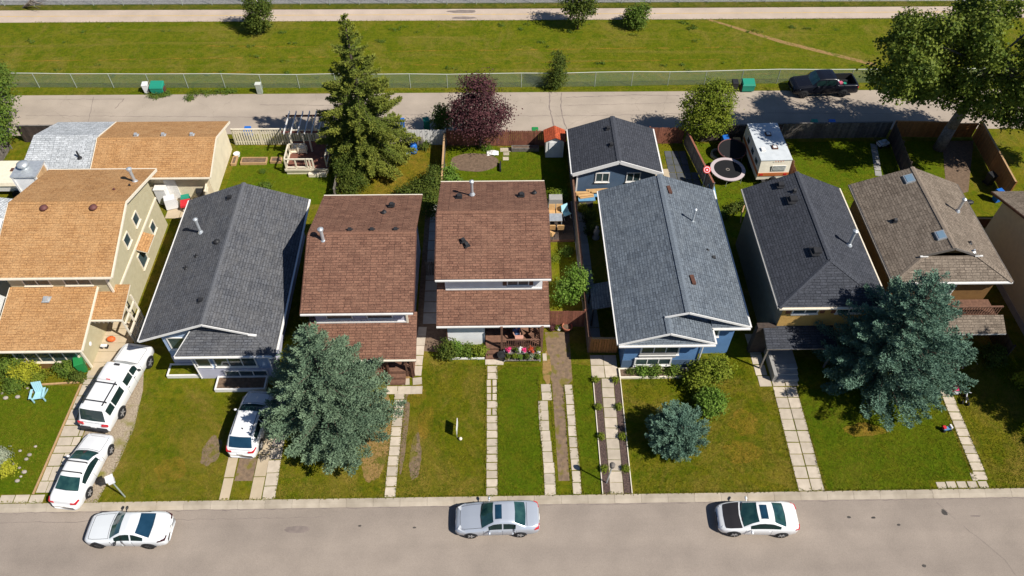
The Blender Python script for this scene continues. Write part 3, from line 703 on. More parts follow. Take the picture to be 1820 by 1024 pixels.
path('narrow slab walk on the far right lawn', row(28.42, 0.55, 28.62, 6.9, 0.74, 11) + [(28.35 - 0.62 * k, 0.27, 0.55, 0.42, 0) for k in range(5)] + [(28.0, 0.75, 0.32, 0.5, 0)] + row(28.7, 6.95, 28.4, 8.6, 0.75, 3))
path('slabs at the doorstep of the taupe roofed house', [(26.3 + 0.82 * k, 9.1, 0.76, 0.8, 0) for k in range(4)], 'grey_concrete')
# lawn patches
def lawn(pts, m, label, z=0.0035): return struct(MB().slab(pts, -0.1, z).build('lawn', m), label)
lawn([(-22.4, 0.03), (-16.35, 0.03), (-16.35, 6.6), (-19.0, 7.4), (-22.3, 8.8)], 'lawn', 'patchy lawn between gravel strip and hatchback drive')
lawn([(-33.5, 0.6), (-27.1, 0.6), (-26.9, 7.9), (-33.5, 8.4)], 'lawn_lush', 'bright lawn with the pale blue chair')
lawn([(-0.16, 0.03), (2.5, 0.03), (2.4, 6.5), (2.7, 9.0), (0.3, 9.0), (-0.14, 8.6)], 'lawn_lush', 'lush lawn right of the centre walk')
lawn([(4.8, 0.03), (5.87, 0.03), (6.0, 9.0), (4.75, 9.2), (4.75, 7.8)], 'lawn_lush', 'lush lawn strip left of the mulch beds')
lawn([(19.1, 0.03), (25.2, 0.03), (25.2, 0.6), (27.9, 0.6), (28.0, 7.0), (19.1, 7.0)], 'lawn_lush', 'green lawn in front of the right blue spruce', 0.003)
lawn([(-12.6, 25.2), (-4.6, 25.2), (-4.6, 31.6), (-12.6, 31.6)], 'lawn_dry', 'dry yellow weedy lawn behind the brown roofed house')
lawn([(-4.1, 24.6), (5.6, 24.6), (5.6, 31.2), (-4.1, 31.2)], 'lawn_lush', 'green back lawn beside the red roofed shed')
lawn([(-21.6, 24.5), (-12.8, 24.5), (-12.8, 31.6), (-21.6, 31.6)], 'lawn_lush', 'green back lawn beside the white deck')
lawn([(16.7, 20.5), (24.4, 20.5), (24.4, 31.5), (16.2, 31.5)], 'lawn_lush', 'shaded back lawn around trampoline and camper')
lawn([(24.6, 21.0), (35.5, 21.0), (38.5, 31.6), (24.6, 31.6)], 'lawn_lush', 'back lawn under the big leafy tree')
struct(MB().slab(blob(-1.9, 29.3, 2.0, 1.15, 12, 20, 0.08), -0.1, 0.03).build('soil_bed', 'soil'), 'bare brown garden plot under the plum tree')
struct(MB().slab([(35.6, 24.6), (37.6, 25.3), (40.6, 31.6), (37.9, 31.6)], -0.1, 0.012).build('soil_bed', 'soil'), 'long bare soil bed beside the orange fence')
struct(MB().slab(blob(-7.6, 4.2, 0.9, 3.3, 14, 18, 0.12), -0.1, 0.006).build('straw_patch', 'straw'), 'fallen needles beside the largest blue spruce')
struct(MB().slab(blob(-5.9, 4.6, 0.22, 3.0, 15, 18, 0.2), -0.1, 0.006).build('soil_bed', 'drysoil'), 'bare soil edge right of the spruce walk')
struct(MB().slab(blob(-6.6, 8.9, 1.2, 0.9, 16, 16, 0.1), -0.1, 0.006).build('straw_patch', 'straw'), 'dead grass beside the brown porch')
for i, (x, y, a, b, m, lb) in enumerate([(-17.4, 3.2, 0.55, 1.0, 'drysoil', 'bare patch on the lawn left of the hatchback'), (-5.3, 7.0, 0.6, 0.9, 'lawn_dry', 'dry patch beside the slab path'), (14.6, 2.6, 1.1, 0.8, 'lawn_dry', 'straw coloured patch right of the small spruce'), (15.2, 4.6, 0.9, 0.9, 'lawn_dry', 'straw coloured patch below the hip roofed house walk'), (-19.5, 2.0, 0.9, 0.8, 'lawn_dry', 'straw coloured patch in the middle of the patchy lawn'), (-5.1, 2.6, 0.35, 1.5, 'drysoil', 'worn brown streak on the lawn beside the spruce walk'), (-4.6, 5.0, 0.5, 1.1, 'lawn_dry', 'dry strip on the lawn beside the spruce walk'), (22.5, 4.0, 1.2, 0.5, 'lawn_dry', 'dry grass under the edge of the right spruce')]):
    struct(MB().slab(blob(x, y, a, b, 60 + i, 18, 0.3), -0.1, 0.0065).build('lawn_patch', m), lb)
path('pale concrete strip beside the black roofed garage', [(13.05, 25.2 + 1.25 * k, 0.8, 1.2, 0) for k in range(5)] + [(13.75, 25.2 + 1.25 * k, 0.55, 1.2, 0) for k in range(3)], 'sandy_concrete')
path('paved yard between garage and board fence, shade painted into the slabs', [(14.25 + 0.6 * (k % 4), 24.7 + 0.9 * (k // 4), 0.57, 0.86, 0) for k in range(28) if 14.25 + 0.6 * (k % 4) < 16.55 - (24.7 + 0.9 * (k // 4) - 24.9) * 0.154], 'shade_tint_paving')  # shaded part of the yard painted dark; the pale strip is the sunlit part
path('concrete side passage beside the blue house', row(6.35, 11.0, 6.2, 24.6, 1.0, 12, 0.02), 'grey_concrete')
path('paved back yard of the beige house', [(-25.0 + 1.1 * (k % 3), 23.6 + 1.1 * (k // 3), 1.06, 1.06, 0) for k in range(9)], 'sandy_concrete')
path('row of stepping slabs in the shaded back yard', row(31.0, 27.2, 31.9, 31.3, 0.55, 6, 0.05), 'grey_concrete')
path('stepping slabs by the board fence', [(0.75, 30.35, 0.5, 0.4, 0), (0.72, 29.75, 0.5, 0.42, 0), (0.7, 30.85, 0.9, 0.5, 0)])

struct(MB().slab([(-5.6, 10.4), (-3.3, 10.2), (-3.3, 24.5), (-5.6, 24.5)], -0.1, 0.005).build('side_soil', 'soil'), 'bare soil in the dark gap between the two brown roofed houses')
# ------------------------------------------------------------------ houses
def gable_box(mb, x0, y0, x1, y1, z1, zr, axis, m=0, z0=-0.05):
    """Walls with two gable ends; ridge along axis 'x' or 'y'."""
    if axis == 'x':
        ym = (y0 + y1) / 2
        for x, fl in ((x0, 1), (x1, 0)):
            p = [(x, y0, z0), (x, y1, z0), (x, y1, z1), (x, ym, zr), (x, y0, z1)]
            mb.face(p[::-1] if fl else p, m)
        mb.face([(x0, y0, z0), (x1, y0, z0), (x1, y0, z1), (x0, y0, z1)], m); mb.face([(x1, y1, z0), (x0, y1, z0), (x0, y1, z1), (x1, y1, z1)], m)
    else:
        xm = (x0 + x1) / 2
        for y, fl in ((y0, 0), (y1, 1)):
            p = [(x0, y, z0), (x1, y, z0), (x1, y, z1), (xm, y, zr), (x0, y, z1)]
            mb.face(p[::-1] if fl else p, m)
        mb.face([(x1, y0, z0), (x1, y1, z0), (x1, y1, z1), (x1, y0, z1)], m); mb.face([(x0, y1, z0), (x0, y0, z0), (x0, y0, z1), (x0, y1, z1)], m)

def window(par, c, wd, ht, ax, sg, n=2, frame='white_trim', sill=True, label=None, horiz=False, fw_=0.07):
    """Window on a wall whose normal is sg along ax ('x' or 'y'); c is the centre on the wall plane. frame > panes, sill."""
    def P(a, dz, out):   # a along the wall, out along the normal
        return (c[0] + a, c[1] + sg * out, c[2] + dz) if ax == 'y' else (c[0] + sg * out, c[1] + a, c[2] + dz)
    def bar(mb, a0, a1, z0, z1, o0, o1):
        p, q = P(a0, z0, o0), P(a1, z1, o1); mb.bx(*p, *q)
    f = MB(); f_ = fw_
    bar(f, -wd / 2 - f_, wd / 2 + f_, -ht / 2 - f_, -ht / 2, -0.02, 0.06); bar(f, -wd / 2 - f_, wd / 2 + f_, ht / 2, ht / 2 + f_, -0.02, 0.06)
    bar(f, -wd / 2 - f_, -wd / 2, -ht / 2, ht / 2, -0.02, 0.06); bar(f, wd / 2, wd / 2 + f_, -ht / 2, ht / 2, -0.02, 0.06)
    for k in range(1, n):
        a = -wd / 2 + wd * k / n; bar(f, a - 0.03, a + 0.03, -ht / 2, ht / 2, -0.02, 0.05)
    fo = f.build('window', frame, par)
    if label: fo['label'] = label
    for k in range(n):
        a0 = -wd / 2 + wd * k / n + (0.03 if k else 0); a1 = -wd / 2 + wd * (k + 1) / n - (0.03 if k < n - 1 else 0)
        b = MB(); bar(b, a0, a1, -ht / 2, ht / 2, 0.0, 0.02)
        b.v = [tuple(Vector(v) - Vector(par['_o'])) for v in b.v]
        po = b.build('pane', 'window_glass'); po.parent = fo
    if sill:
        b = MB(); bar(b, -wd / 2 - f_ - 0.04, wd / 2 + f_ + 0.04, -ht / 2 - f_ - 0.05, -ht / 2 - f_ - 0.002, -0.02, 0.11)
        b.v = [tuple(Vector(v) - Vector(par['_o'])) for v in b.v]
        so = b.build('sill', frame); so.parent = fo
    return fo

def pipe(par, x, y, z, h, r=0.09, m='metal_pipe', lean=(0, 0), base=True):
    b = MB(); e = (x + lean[0], y + lean[1], z + h)
    b.cyl((x, y, z - 0.25), e, r, r, 10)
    if base: b.cyl((x, y, z - 0.06), (x, y, z + 0.1), r * 2.2, r * 1.25, 12)
    o = b.build('vent_pipe', m, par, smooth=False)
    c = MB(); c.cyl((e[0], e[1], e[2] - 0.02), (e[0], e[1], e[2] + 0.10), r * 1.55, r * 1.55, 12); c.cyl((e[0], e[1], e[2] + 0.12), (e[0], e[1], e[2] + 0.2), r * 1.75, r * 0.5, 12)
    c.v = [tuple(Vector(v) - Vector(par['_o'])) for v in c.v]
    k = c.build('rain_cap', m); k.parent = o
def stack(par, x, y, z, r=0.05, h=0.28, m='black_plastic'):
    b = MB(); b.cyl((x, y, z - 0.1), (x, y, z + h), r, r, 9); b.lathe((x, y, z - 0.03), [(r * 3, 0), (r * 2.4, 0.05), (r * 1.1, 0.1)], 10)
    b.build('plumbing_stack', m, par)
def turtle(par, x, y, z, m='black_plastic', s=0.36, tilt=0.0, rz=0.0):
    b = MB(); h = s / 2
    pts = [(-h, -h, -0.12), (h, -h, -0.12), (h, h, -0.12), (-h, h, -0.12), (-h * 0.85, -h * 0.85, 0.14), (h * 0.85, -h * 0.85, 0.14), (h * 0.85, h * 0.6, 0.2), (-h * 0.85, h * 0.6, 0.2)]
    cs, sn = math.cos(rz), math.sin(rz)
    b.hexa([(x + p[0] * cs - p[1] * sn, y + p[0] * sn + p[1] * cs, z + p[2]) for p in pts])
    b.box((x, y, z - 0.02), (s * 1.45, s * 1.45, 0.03), rz)
    b.build('roof_vent', m, par)
def mushroom(par, x, y, z, r=0.24, m='maroon_metal'):
    MB().lathe((x, y, z), [(r * 0.7, -0.15), (r * 0.7, 0.12), (r * 1.1, 0.14), (r, 0.24), (r * 0.55, 0.33), (0.001, 0.36)], 14).build('roof_vent', m, par, smooth=True)
def skylight(par, x, y, z, wd, d, slope, m='white_trim'):
    """On a west slope rising towards +x by 'slope' per metre."""
    b = MB(); p = MB()
    def Q(a, c, h): return (x + a, y + c, z + a * slope + h)
    b.hexa([Q(-wd / 2, -d / 2, -0.05), Q(wd / 2, -d / 2, -0.05), Q(wd / 2, d / 2, -0.05), Q(-wd / 2, d / 2, -0.05), Q(-wd / 2, -d / 2, 0.12), Q(wd / 2, -d / 2, 0.12), Q(wd / 2, d / 2, 0.12), Q(-wd / 2, d / 2, 0.12)])
    f = b.build('skylight', 'metal_pipe', par)
    e = 0.07; p.hexa([Q(-wd / 2 + e, -d / 2 + e, 0.1), Q(wd / 2 - e, -d / 2 + e, 0.1), Q(wd / 2 - e, d / 2 - e, 0.1), Q(-wd / 2 + e, d / 2 - e, 0.1), Q(-wd / 2 + e, -d / 2 + e, 0.14), Q(wd / 2 - e, -d / 2 + e, 0.14), Q(wd / 2 - e, d / 2 - e, 0.14), Q(-wd / 2 + e, d / 2 - e, 0.14)])
    p.v = [tuple(Vector(v) - Vector(par['_o'])) for v in p.v]
    k = p.build('pane', 'skylight_glass'); k.parent = f
mat('skylight_glass', (0.22, 0.33, 0.42), 0.08, spec=0.9)

def fascia(par, segs, m='white_trim', w=0.045, h=0.15, name='fascia'):
    for p, q in segs: o = MB().beam(p, q, w, h).build(name, m, par)
    return o
def gutter(par, p, q, m='white_trim'):
    b = MB(); b.beam(p, q, 0.10, 0.09); return b.build('gutter', m, par)
def downspout(par, pts, m='white_trim'):
    MB().tube([Vector(p) for p in pts], 0.05, 6).build('downspout', m, par)

def ridge_cap(mb, p, q, m=0, wd=0.16, th=0.03, dn=0.05):
    """Row of cap shingles folded over a ridge."""
    p, q = Vector(p), Vector(q); L = (q - p).length; d = (q - p) / L
    s = d.cross(Vector((0, 0, 1))).normalized() * wd
    k = int(L / 0.2)
    for i in range(k):
        a = p + d * (L * i / k); b = p + d * (L * (i + 1.15) / k); hz = Vector((0, 0, th)); lo = Vector((0, 0, -dn))
        mb.face([a + hz * 0.6 - s + lo, a + hz * 0.6, b + hz * 1.2, b + hz * 1.2 - s + lo], m, [(0, 0), (0.16, 0), (0.16, 0.15), (0, 0.15)])
        mb.face([a + hz * 0.6, a + hz * 0.6 + s + lo, b + hz * 1.2 + s + lo, b + hz * 1.2], m, [(0, 0), (0.16, 0), (0.16, 0.15), (0, 0.15)])

# --- beige house with tan shingles (far left)
h = thing('beige_house', 'beige stucco house with tan shingle roof stepping down to a low front wing', 'house', (-28.2, 13.2, 0))
b = MB(); gable_box(b, -31.4, 13.15, -25.1, 22.4, 5.05, 6.5, 'x'); b.build('wall', 'stucco', h)
ZE, ZR = 5.1, 6.75
b = MB(); b.roof([(-32.0, 12.75, ZE), (-24.42, 12.75, ZE), (-24.42, 17.85, ZR), (-32.0, 17.85, ZR)]); b.roof([(-24.42, 22.95, ZE), (-32.0, 22.95, ZE), (-32.0, 17.85, ZR), (-24.42, 17.85, ZR)])
ridge_cap(b, (-32.0, 17.85, ZR), (-24.42, 17.85, ZR)); b.build('roof', ['tan_shingle', 'cream_trim'], h)
fascia(h, [((-24.38, 12.75, ZE - 0.12), (-24.38, 17.85, ZR - 0.12)), ((-24.38, 22.95, ZE - 0.12), (-24.38, 17.85, ZR - 0.12)), ((-32.04, 12.75, ZE - 0.12), (-32.04, 17.85, ZR - 0.12))], 'cream_trim')
gutter(h, (-32.0, 12.68, ZE - 0.08), (-24.4, 12.68, ZE - 0.08), 'cream_trim'); gutter(h, (-32.0, 23.02, ZE - 0.08), (-24.4, 23.02, ZE - 0.08), 'cream_trim')
MB().bx(-25.13, 13.12, 2.72, -25.03, 22.42, 2.86).build('belt_trim', 'cream_trim', h)
MB().bx(-25.16, 13.08, 2.9, -25.04, 13.2, 4.9).build('corner_trim', 'cream_trim', h)
for y, z in ((19.0, 4.0), (17.0, 4.0)): window(h, (-25.1, y, z), 0.75, 0.75, 'x', 1, 1, 'cream_trim')
window(h, (-25.1, 20.4, 1.75), 0.7, 0.75, 'x', 1, 1, 'cream_trim'); window(h, (-25.1, 17.6, 1.55), 1.0, 1.2, 'x', 1, 1, 'cream_trim')
b = MB(); b.roof([(-25.1, 17.3, 2.75), (-24.35, 17.3, 2.4), (-24.35, 19.0, 2.4), (-25.1, 19.0, 2.75)], 0.1); b.build('door_hood', ['tan_shingle', 'cream_trim'], h)
window(h, (-29.6, 13.15, 4.35), 1.6, 0.8, 'y', -1, 2, 'cream_trim'); window(h, (-27.0, 13.15, 4.35), 1.6, 0.8, 'y', -1, 2, 'cream_trim')
mushroom(h, -29.6, 17.4, 6.5); mushroom(h, -26.4, 17.4, 6.5); stack(h, -25.9, 19.6, 6.1, 0.07, 0.2, 'maroon_metal'); stack(h, -25.1, 20.2, 5.9, 0.06, 0.25)
pipe(h, -25.05, 20.9, 5.75, 1.05, 0.11)
# low front wing
b = MB(); b.bx(-31.0, 9.4, -0.05, -26.55, 13.148, 2.62); b.build('wing_wall', 'stucco', h)
b = MB(); b.roof([(-31.5, 8.84, 2.7), (-25.95, 8.84, 2.7), (-25.95, 13.14, 3.75), (-31.5, 13.14, 3.75)]); b.build('wing_roof', ['tan_shingle', 'cream_trim'], h)
fascia(h, [((-25.91, 8.84, 2.6), (-25.91, 13.14, 3.65)), ((-31.54, 8.84, 2.6), (-31.54, 13.14, 3.65))], 'cream_trim'); gutter(h, (-31.5, 8.77, 2.62), (-25.93, 8.77, 2.62), 'cream_trim')
window(h, (-28.6, 9.4, 1.22), 3.3, 0.95, 'y', -1, 4, 'cream_trim', fw_=0.09)
window(h, (-30.6, 9.4, 1.22), 0.5, 0.95, 'y', -1, 1, 'cream_trim')
MB().bx(-26.62, 9.33, 0, -26.5, 9.45, 2.55).build('corner_trim', 'cream_trim', h)
b = MB(); b.bx(-29.9, 9.345, 0, -26.6, 9.395, 0.45); b.build('brick_skirt', 'brown_stucco', h)
turtle(h, -28.9, 12.2, 3.6, 'metal_pipe', 0.34)
MB().ball((-26.5, 10.4, 1.2), (0.06, 0.16, 0.16), 8, 6).build('wall_lamp', 'white_trim', h)
# side porch
b = MB(); b.roof([(-26.5, 11.2, 2.72), (-24.15, 11.2, 2.72), (-24.15, 13.65, 3.3), (-26.5, 13.65, 3.3)], 0.12); b.build('porch_roof', ['tan_shingle', 'cream_trim'], h)
gutter(h, (-26.5, 11.14, 2.66), (-24.15, 11.14, 2.66), 'cream_trim')
for k in range(6):
    MB().cyl((-26.3 + 0.28 * k, 11.25, 2.3), (-26.3 + 0.28 * k, 11.25, 2.6), 0.03, 0.12, 6).build('porch_bracket', 'cream_trim', h)
b = MB()
for y in (11.3, 12.3, 13.3): b.bx(-24.32, y - 0.05, 0, -24.22, y + 0.05, 2.62)
b.bx(-24.32, 11.3, 0.15, -24.22, 13.3, 0.28); b.bx(-24.32, 11.3, 1.0, -24.22, 13.3, 1.12); b.bx(-24.32, 11.3, 1.95, -24.22, 13.3, 2.05)
b.build('porch_screen', 'cream_trim', h)
sl_ = proto_mesh(MB().bx(-0.02, -0.03, 0, 0.02, 0.03, 0.74), 'slat', 'cream_trim')
for k in range(11): inst('slat', sl_, h, (-24.27, 11.45 + 0.17 * k, 0.27))
# chimney chase at the back corner
ch = thing('chimney_chase', 'boxed chimney with tan wood side and round metal cap behind the beige house', 'chimney', (-33.3, 22.9, 0))
X0, X1, Y0, Y1, ZT = -34.2, -32.6, 22.1, 23.6, 5.2
MB().bx(X0, Y0, 0, X1, Y1, ZT).build('wall', 'white_siding', ch)
for k in range(5): MB().bx(X1 + 0.003, Y0 + 0.1 + 0.265 * k, 2.4, X1 + 0.028, Y0 + 0.1 + 0.265 * k + 0.255, ZT - 0.15).build('side_board', 'raw_wood', ch)
for x, y in ((X0, Y0), (X1, Y0), (X1, Y1)): MB().bx(x - 0.07, y - 0.07, 0, x + 0.07, y + 0.07, ZT - 0.02).build('corner_trim', 'white_trim', ch)
MB().bx(X0 - 0.1, Y0 - 0.1, ZT, X1 + 0.1, Y1 + 0.1, ZT + 0.09).build('top_slab', 'metal_pipe', ch)
MB().lathe((X0 + 0.6, Y0 + 0.85, ZT + 0.09), [(0.26, 0), (0.26, 0.22), (0.4, 0.25), (0.4, 0.4), (0.2, 0.5), (0.001, 0.52)], 16).build('cap', 'metal_pipe', ch, smooth=True)

# --- garages behind the beige house
gt = thing('tan_garage', 'long tan shingled garage with bare beige gable wall by the lane', 'garage', (-26.2, 28.2, 0))
b = MB(); gable_box(b, -30.7, 25.3, -22.1, 31.2, 2.55, 3.5, 'x'); b.build('wall', 'beige_siding', gt)
b = MB(); b.roof([(-30.8, 24.85, 2.6), (-21.75, 24.85, 2.6), (-21.75, 28.2, 3.7), (-30.8, 28.2, 3.7)]); b.roof([(-21.75, 31.6, 2.6), (-30.8, 31.6, 2.6), (-30.8, 28.2, 3.7), (-21.75, 28.2, 3.7)])
ridge_cap(b, (-30.8, 28.2, 3.7), (-21.75, 28.2, 3.7)); b.build('roof', ['tan_shingle', 'cream_trim'], gt)
fascia(gt, [((-21.71, 24.85, 2.5), (-21.71, 28.2, 3.6)), ((-21.71, 31.6, 2.5), (-21.71, 28.2, 3.6)), ((-30.84, 24.85, 2.55), (-30.84, 28.2, 3.65)), ((-30.84, 31.6, 2.55), (-30.84, 28.2, 3.65))], 'cream_trim')
gutter(gt, (-30.8, 24.78, 2.52), (-21.75, 24.78, 2.52), 'cream_trim')
for x in (-28.0, -25.9, -23.7): turtle(gt, x, 28.6, 3.62, 'metal_pipe', 0.26)
MB().bx(-25.6, 25.22, 0, -24.7, 25.28, 2.0).build('door', 'white_trim', gt)
gp = thing('pale_garage', 'pale grey shingled garage joined to the tan garage', 'garage', (-33.3, 28.6, 0))
b = MB(); gable_box(b, -36.0, 26.2, -30.95, 31.2, 2.55, 3.4, 'x'); b.build('wall', 'white_siding', gp)
b = MB(); b.roof([(-36.3, 25.9, 2.62), (-30.9, 25.9, 2.62), (-30.9, 28.7, 3.6), (-35.9, 28.7, 3.6)]); b.roof([(-30.9, 31.6, 2.62), (-35.5, 31.6, 2.62), (-35.9, 28.7, 3.6), (-30.9, 28.7, 3.6)])
b.build('roof', ['pale_shingle', 'white_trim'], gp); stack(gp, -32.0, 26.8, 2.95, 0.07, 0.6)
# next house at the left edge
nh = thing('white_house', 'white walled house with pale metal edged roof at the left picture edge', 'house', (-36.5, 15, 0))
b = MB(); b.bx(-41, 10, -0.05, -33.4, 20.6, 3.6); b.build('wall', 'white_siding', nh)
b = MB(); b.roof([(-41, 9.5, 3.7), (-32.75, 9.5, 3.7), (-32.75, 21.2, 3.7), (-41, 21.2, 5.0)], 0.2); b.build('roof', ['pale_shingle', 'white_trim'], nh)

# --- charcoal gabled house with blue siding
h = thing('charcoal_roof_house', 'pale blue house with weathered charcoal gable roof and front pent roof', 'house', (-17.9, 14.5, 0))
xe0, xe1, xr, ze, zr, yf, yb = -22.2, -13.62, -17.9, 3.4, 5.0, 8.95, 21.5
b = MB(); gable_box(b, -21.1, 9.5, -14.5, 21.0, 3.3, 4.55, 'y'); b.bx(-19.1, 8.45, -0.05, -14.5, 9.498, 3.3); b.build('wall', 'pale_blue_siding', h)
b = MB(); b.bx(-21.13, 9.46, -0.05, -14.47, 21.04, 1.05); b.bx(-19.13, 8.41, -0.05, -14.46, 9.46, 1.05); b.build('foundation_band', 'lilac_siding', h)
b = MB(); b.roof([(xe0, yf, ze), (xr, yf, zr), (xr, yb, zr), (xe0, yb, ze)]); b.roof([(xe1, yb, ze), (xr, yb, zr), (xr, yf, zr), (-14.9, yf, ze + 0.478), (xe1, 7.75, ze)])
b.roof([(-19.7, 7.75, ze), (xe1, 7.75, ze), (-14.9, 8.97, ze + 0.478), (-15.2, 9.5, ze + 0.62), (-18.9, 9.5, ze + 0.62)], 0.12)
ridge_cap(b, (xr, yf, zr), (xr, yb, zr)); ridge_cap(b, (-14.9, yf, ze + 0.478), (xe1, 7.75, ze))
b.build('roof', ['charcoal_shingle', 'white_trim'], h)
fascia(h, [((xe0, yf - 0.03, ze - 0.05), (xr, yf - 0.03, zr - 0.05)), ((-15.1, yf - 0.03, ze + 0.5), (xr, yf - 0.03, zr - 0.05))])
MB().beam((-15.35, yf - 0.04, ze + 0.58), (-14.85, yf - 0.04, ze + 0.47), 0.14, 0.09).build('fascia_return', 'white_trim', h)
gutter(h, (xe1 + 0.06, 7.8, ze - 0.08), (xe1 + 0.06, yb, ze - 0.08)); gutter(h, (xe0 - 0.06, yf, ze - 0.08), (xe0 - 0.06, yb, ze - 0.08)); gutter(h, (-19.7, 7.69, ze - 0.08), (xe1, 7.69, ze - 0.08))
fascia(h, [((-19.72, 7.75, ze - 0.08), (-18.95, 9.3, ze + 0.5))])
window(h, (-16.6, 8.45, 1.82), 2.5, 0.95, 'y', -1, 3, label=None); window(h, (-16.2, 8.41, 0.55), 2.6, 0.55, 'y', -1, 3)
window(h, (-18.6, 8.45, 1.82), 0.8, 0.9, 'y', -1, 1); window(h, (-20.2, 9.5, 2.4), 1.1, 1.1, 'y', -1, 1)
for y in (12.0, 15.5, 18.6): window(h, (-14.5, y, 2.3), 1.1, 0.9, 'x', 1, 1)
downspout(h, [(-14.35, 8.3, 3.25), (-14.38, 8.3, 0.1)]); downspout(h, [(-19.2, 8.36, 3.2), (-19.16, 8.36, 0.1)])
pipe(h, -20.2, 17.5, 4.2, 1.1, 0.095); mushroom(h, -18.6, 16.0, 4.62, 0.2, 'black_plastic'); turtle(h, -18.7, 20.3, 4.72, s=0.3); turtle(h, -18.45, 11.0, 4.78, s=0.3)
stack(h, -19.9, 15.2, 4.27, 0.05, 0.2); stack(h, -20.4, 14.3, 4.1, 0.05, 0.25)
def planter(label, x0, y0, x1, y1, hgt=0.28, m='white_trim', soil='soil', t=0.1):
    p = thing('garden_box', label, 'planter', ((x0 + x1) / 2, (y0 + y1) / 2, 0))
    for nm, q in (('board', (x0, y0, x1, y0 + t)), ('board', (x0, y1 - t, x1, y1)), ('board', (x0, y0 + t, x0 + t, y1 - t)), ('board', (x1 - t, y0 + t, x1, y1 - t))):
        MB().bx(q[0], q[1], -0.02, q[2], q[3], hgt).build(nm, m, p)
    MB().bx(x0 + t, y0 + t, -0.02, x1 - t, y1 - t, hgt - 0.06).build('soil_fill', soil, p)
    return p
planter('white planter box under the lower front window of the pale blue house', -18.1, 7.35, -14.9, 8.38, 0.3, 'white_trim')
planter('small white planter corner left of the pale blue house front', -21.4, 8.45, -19.3, 9.4, 0.3, 'white_trim', 'lawn')

# --- first brown roofed house (behind the largest spruce)
def two_storey(name, label, x0, x1, yf, yb, ze, zr, low, wallx, lowx, seed):
    h = thing(name, label, 'house', ((x0 + x1) / 2, yf + 3, 0))
    ym = (yf + yb) / 2
    b = MB(); gable_box(b, wallx[0], yf + 0.6, wallx[1], yb - 0.4, ze - 0.06, zr - 0.25, 'x'); b.build('wall', low['wall'], h)
    b = MB(); b.roof([(x0, yf, ze), (x1, yf, ze), (x1, ym, zr), (x0, ym, zr)]); b.roof([(x1, yb, ze), (x0, yb, ze), (x0, ym, zr), (x1, ym, zr)])
    ridge_cap(b, (x0, ym, zr), (x1, ym, zr)); b.build('roof', ['brown_shingle', 'brown_trim'], h)
    gutter(h, (x0, yf - 0.06, ze - 0.07), (x1, yf - 0.06, ze - 0.07)); gutter(h, (x0, yb + 0.06, ze - 0.07), (x1, yb + 0.06, ze - 0.07), 'cream_trim')
    fascia(h, [((x0 - 0.03, yf, ze - 0.12), (x0 - 0.03, ym, zr - 0.12)), ((x1 + 0.03, yf, ze - 0.12), (x1 + 0.03, ym, zr - 0.12))], 'brown_trim')
    b = MB(); lf, z0, z1 = low['yf'], low['z0'], low['z1']
    b.roof([(lowx[0], lf, z0), (lowx[1], lf, z0), (lowx[1], yf + 1.2, z1 + (z1 - z0) / (yf + 0.6 - lf) * 0.6), (lowx[0], yf + 1.2, z1 + (z1 - z0) / (yf + 0.6 - lf) * 0.6)])
    b.build('porch_roof', ['brown_shingle', 'brown_trim'], h); gutter(h, (lowx[0], lf - 0.06, z0 - 0.07), (lowx[1], lf - 0.06, z0 - 0.07), low.get('gut', 'white_trim'))
    MB().bx(wallx[0] + 0.02, yf + 0.52, z1 + 0.02, wallx[1] - 0.02, yf + 0.598, z1 + 0.13).build('flashing_trim', 'white_trim', h)
    return h
h = two_storey('brown_roof_house', 'brown shingled house half hidden by the largest blue spruce', -12.0, -5.2, 9.5, 19.85, 5.25, 6.9, dict(wall='lilac_siding', yf=7.85, z0=2.7, z1=3.55, gut='cream_trim'), (-11.4, -5.75), (-11.9, -5.15), 1)
for x in (-9.9, -7.4): window(h, (x, 10.1, 4.35), 1.5, 0.7, 'y', -1, 1)
MB().bx(-5.78, 10.02, 3.5, -5.66, 10.12, 5.1).build('corner_trim', 'cream_trim', h)
pipe(h, -11.0, 14.2, 6.65, 0.95, 0.11); 
for x in (-9.4, -8.0, -6.5): turtle(h, x, 14.95, 6.8, s=0.26)
turtle(h, -7.1, 18.1, 6.0, s=0.28); stack(h, -7.5, 17.2, 6.25, 0.06, 0.15)
b = MB(); b.bx(-11.3, 9.6, -0.05, -6.5, 10.098, 2.6); b.build('front_wall', 'brown_stucco', h)
for x in (-8.9, -7.1, -5.6): MB().bx(x - 0.06, 8.25, 0, x + 0.06, 8.37, 2.7).build('porch_post', 'brown_trim', h)
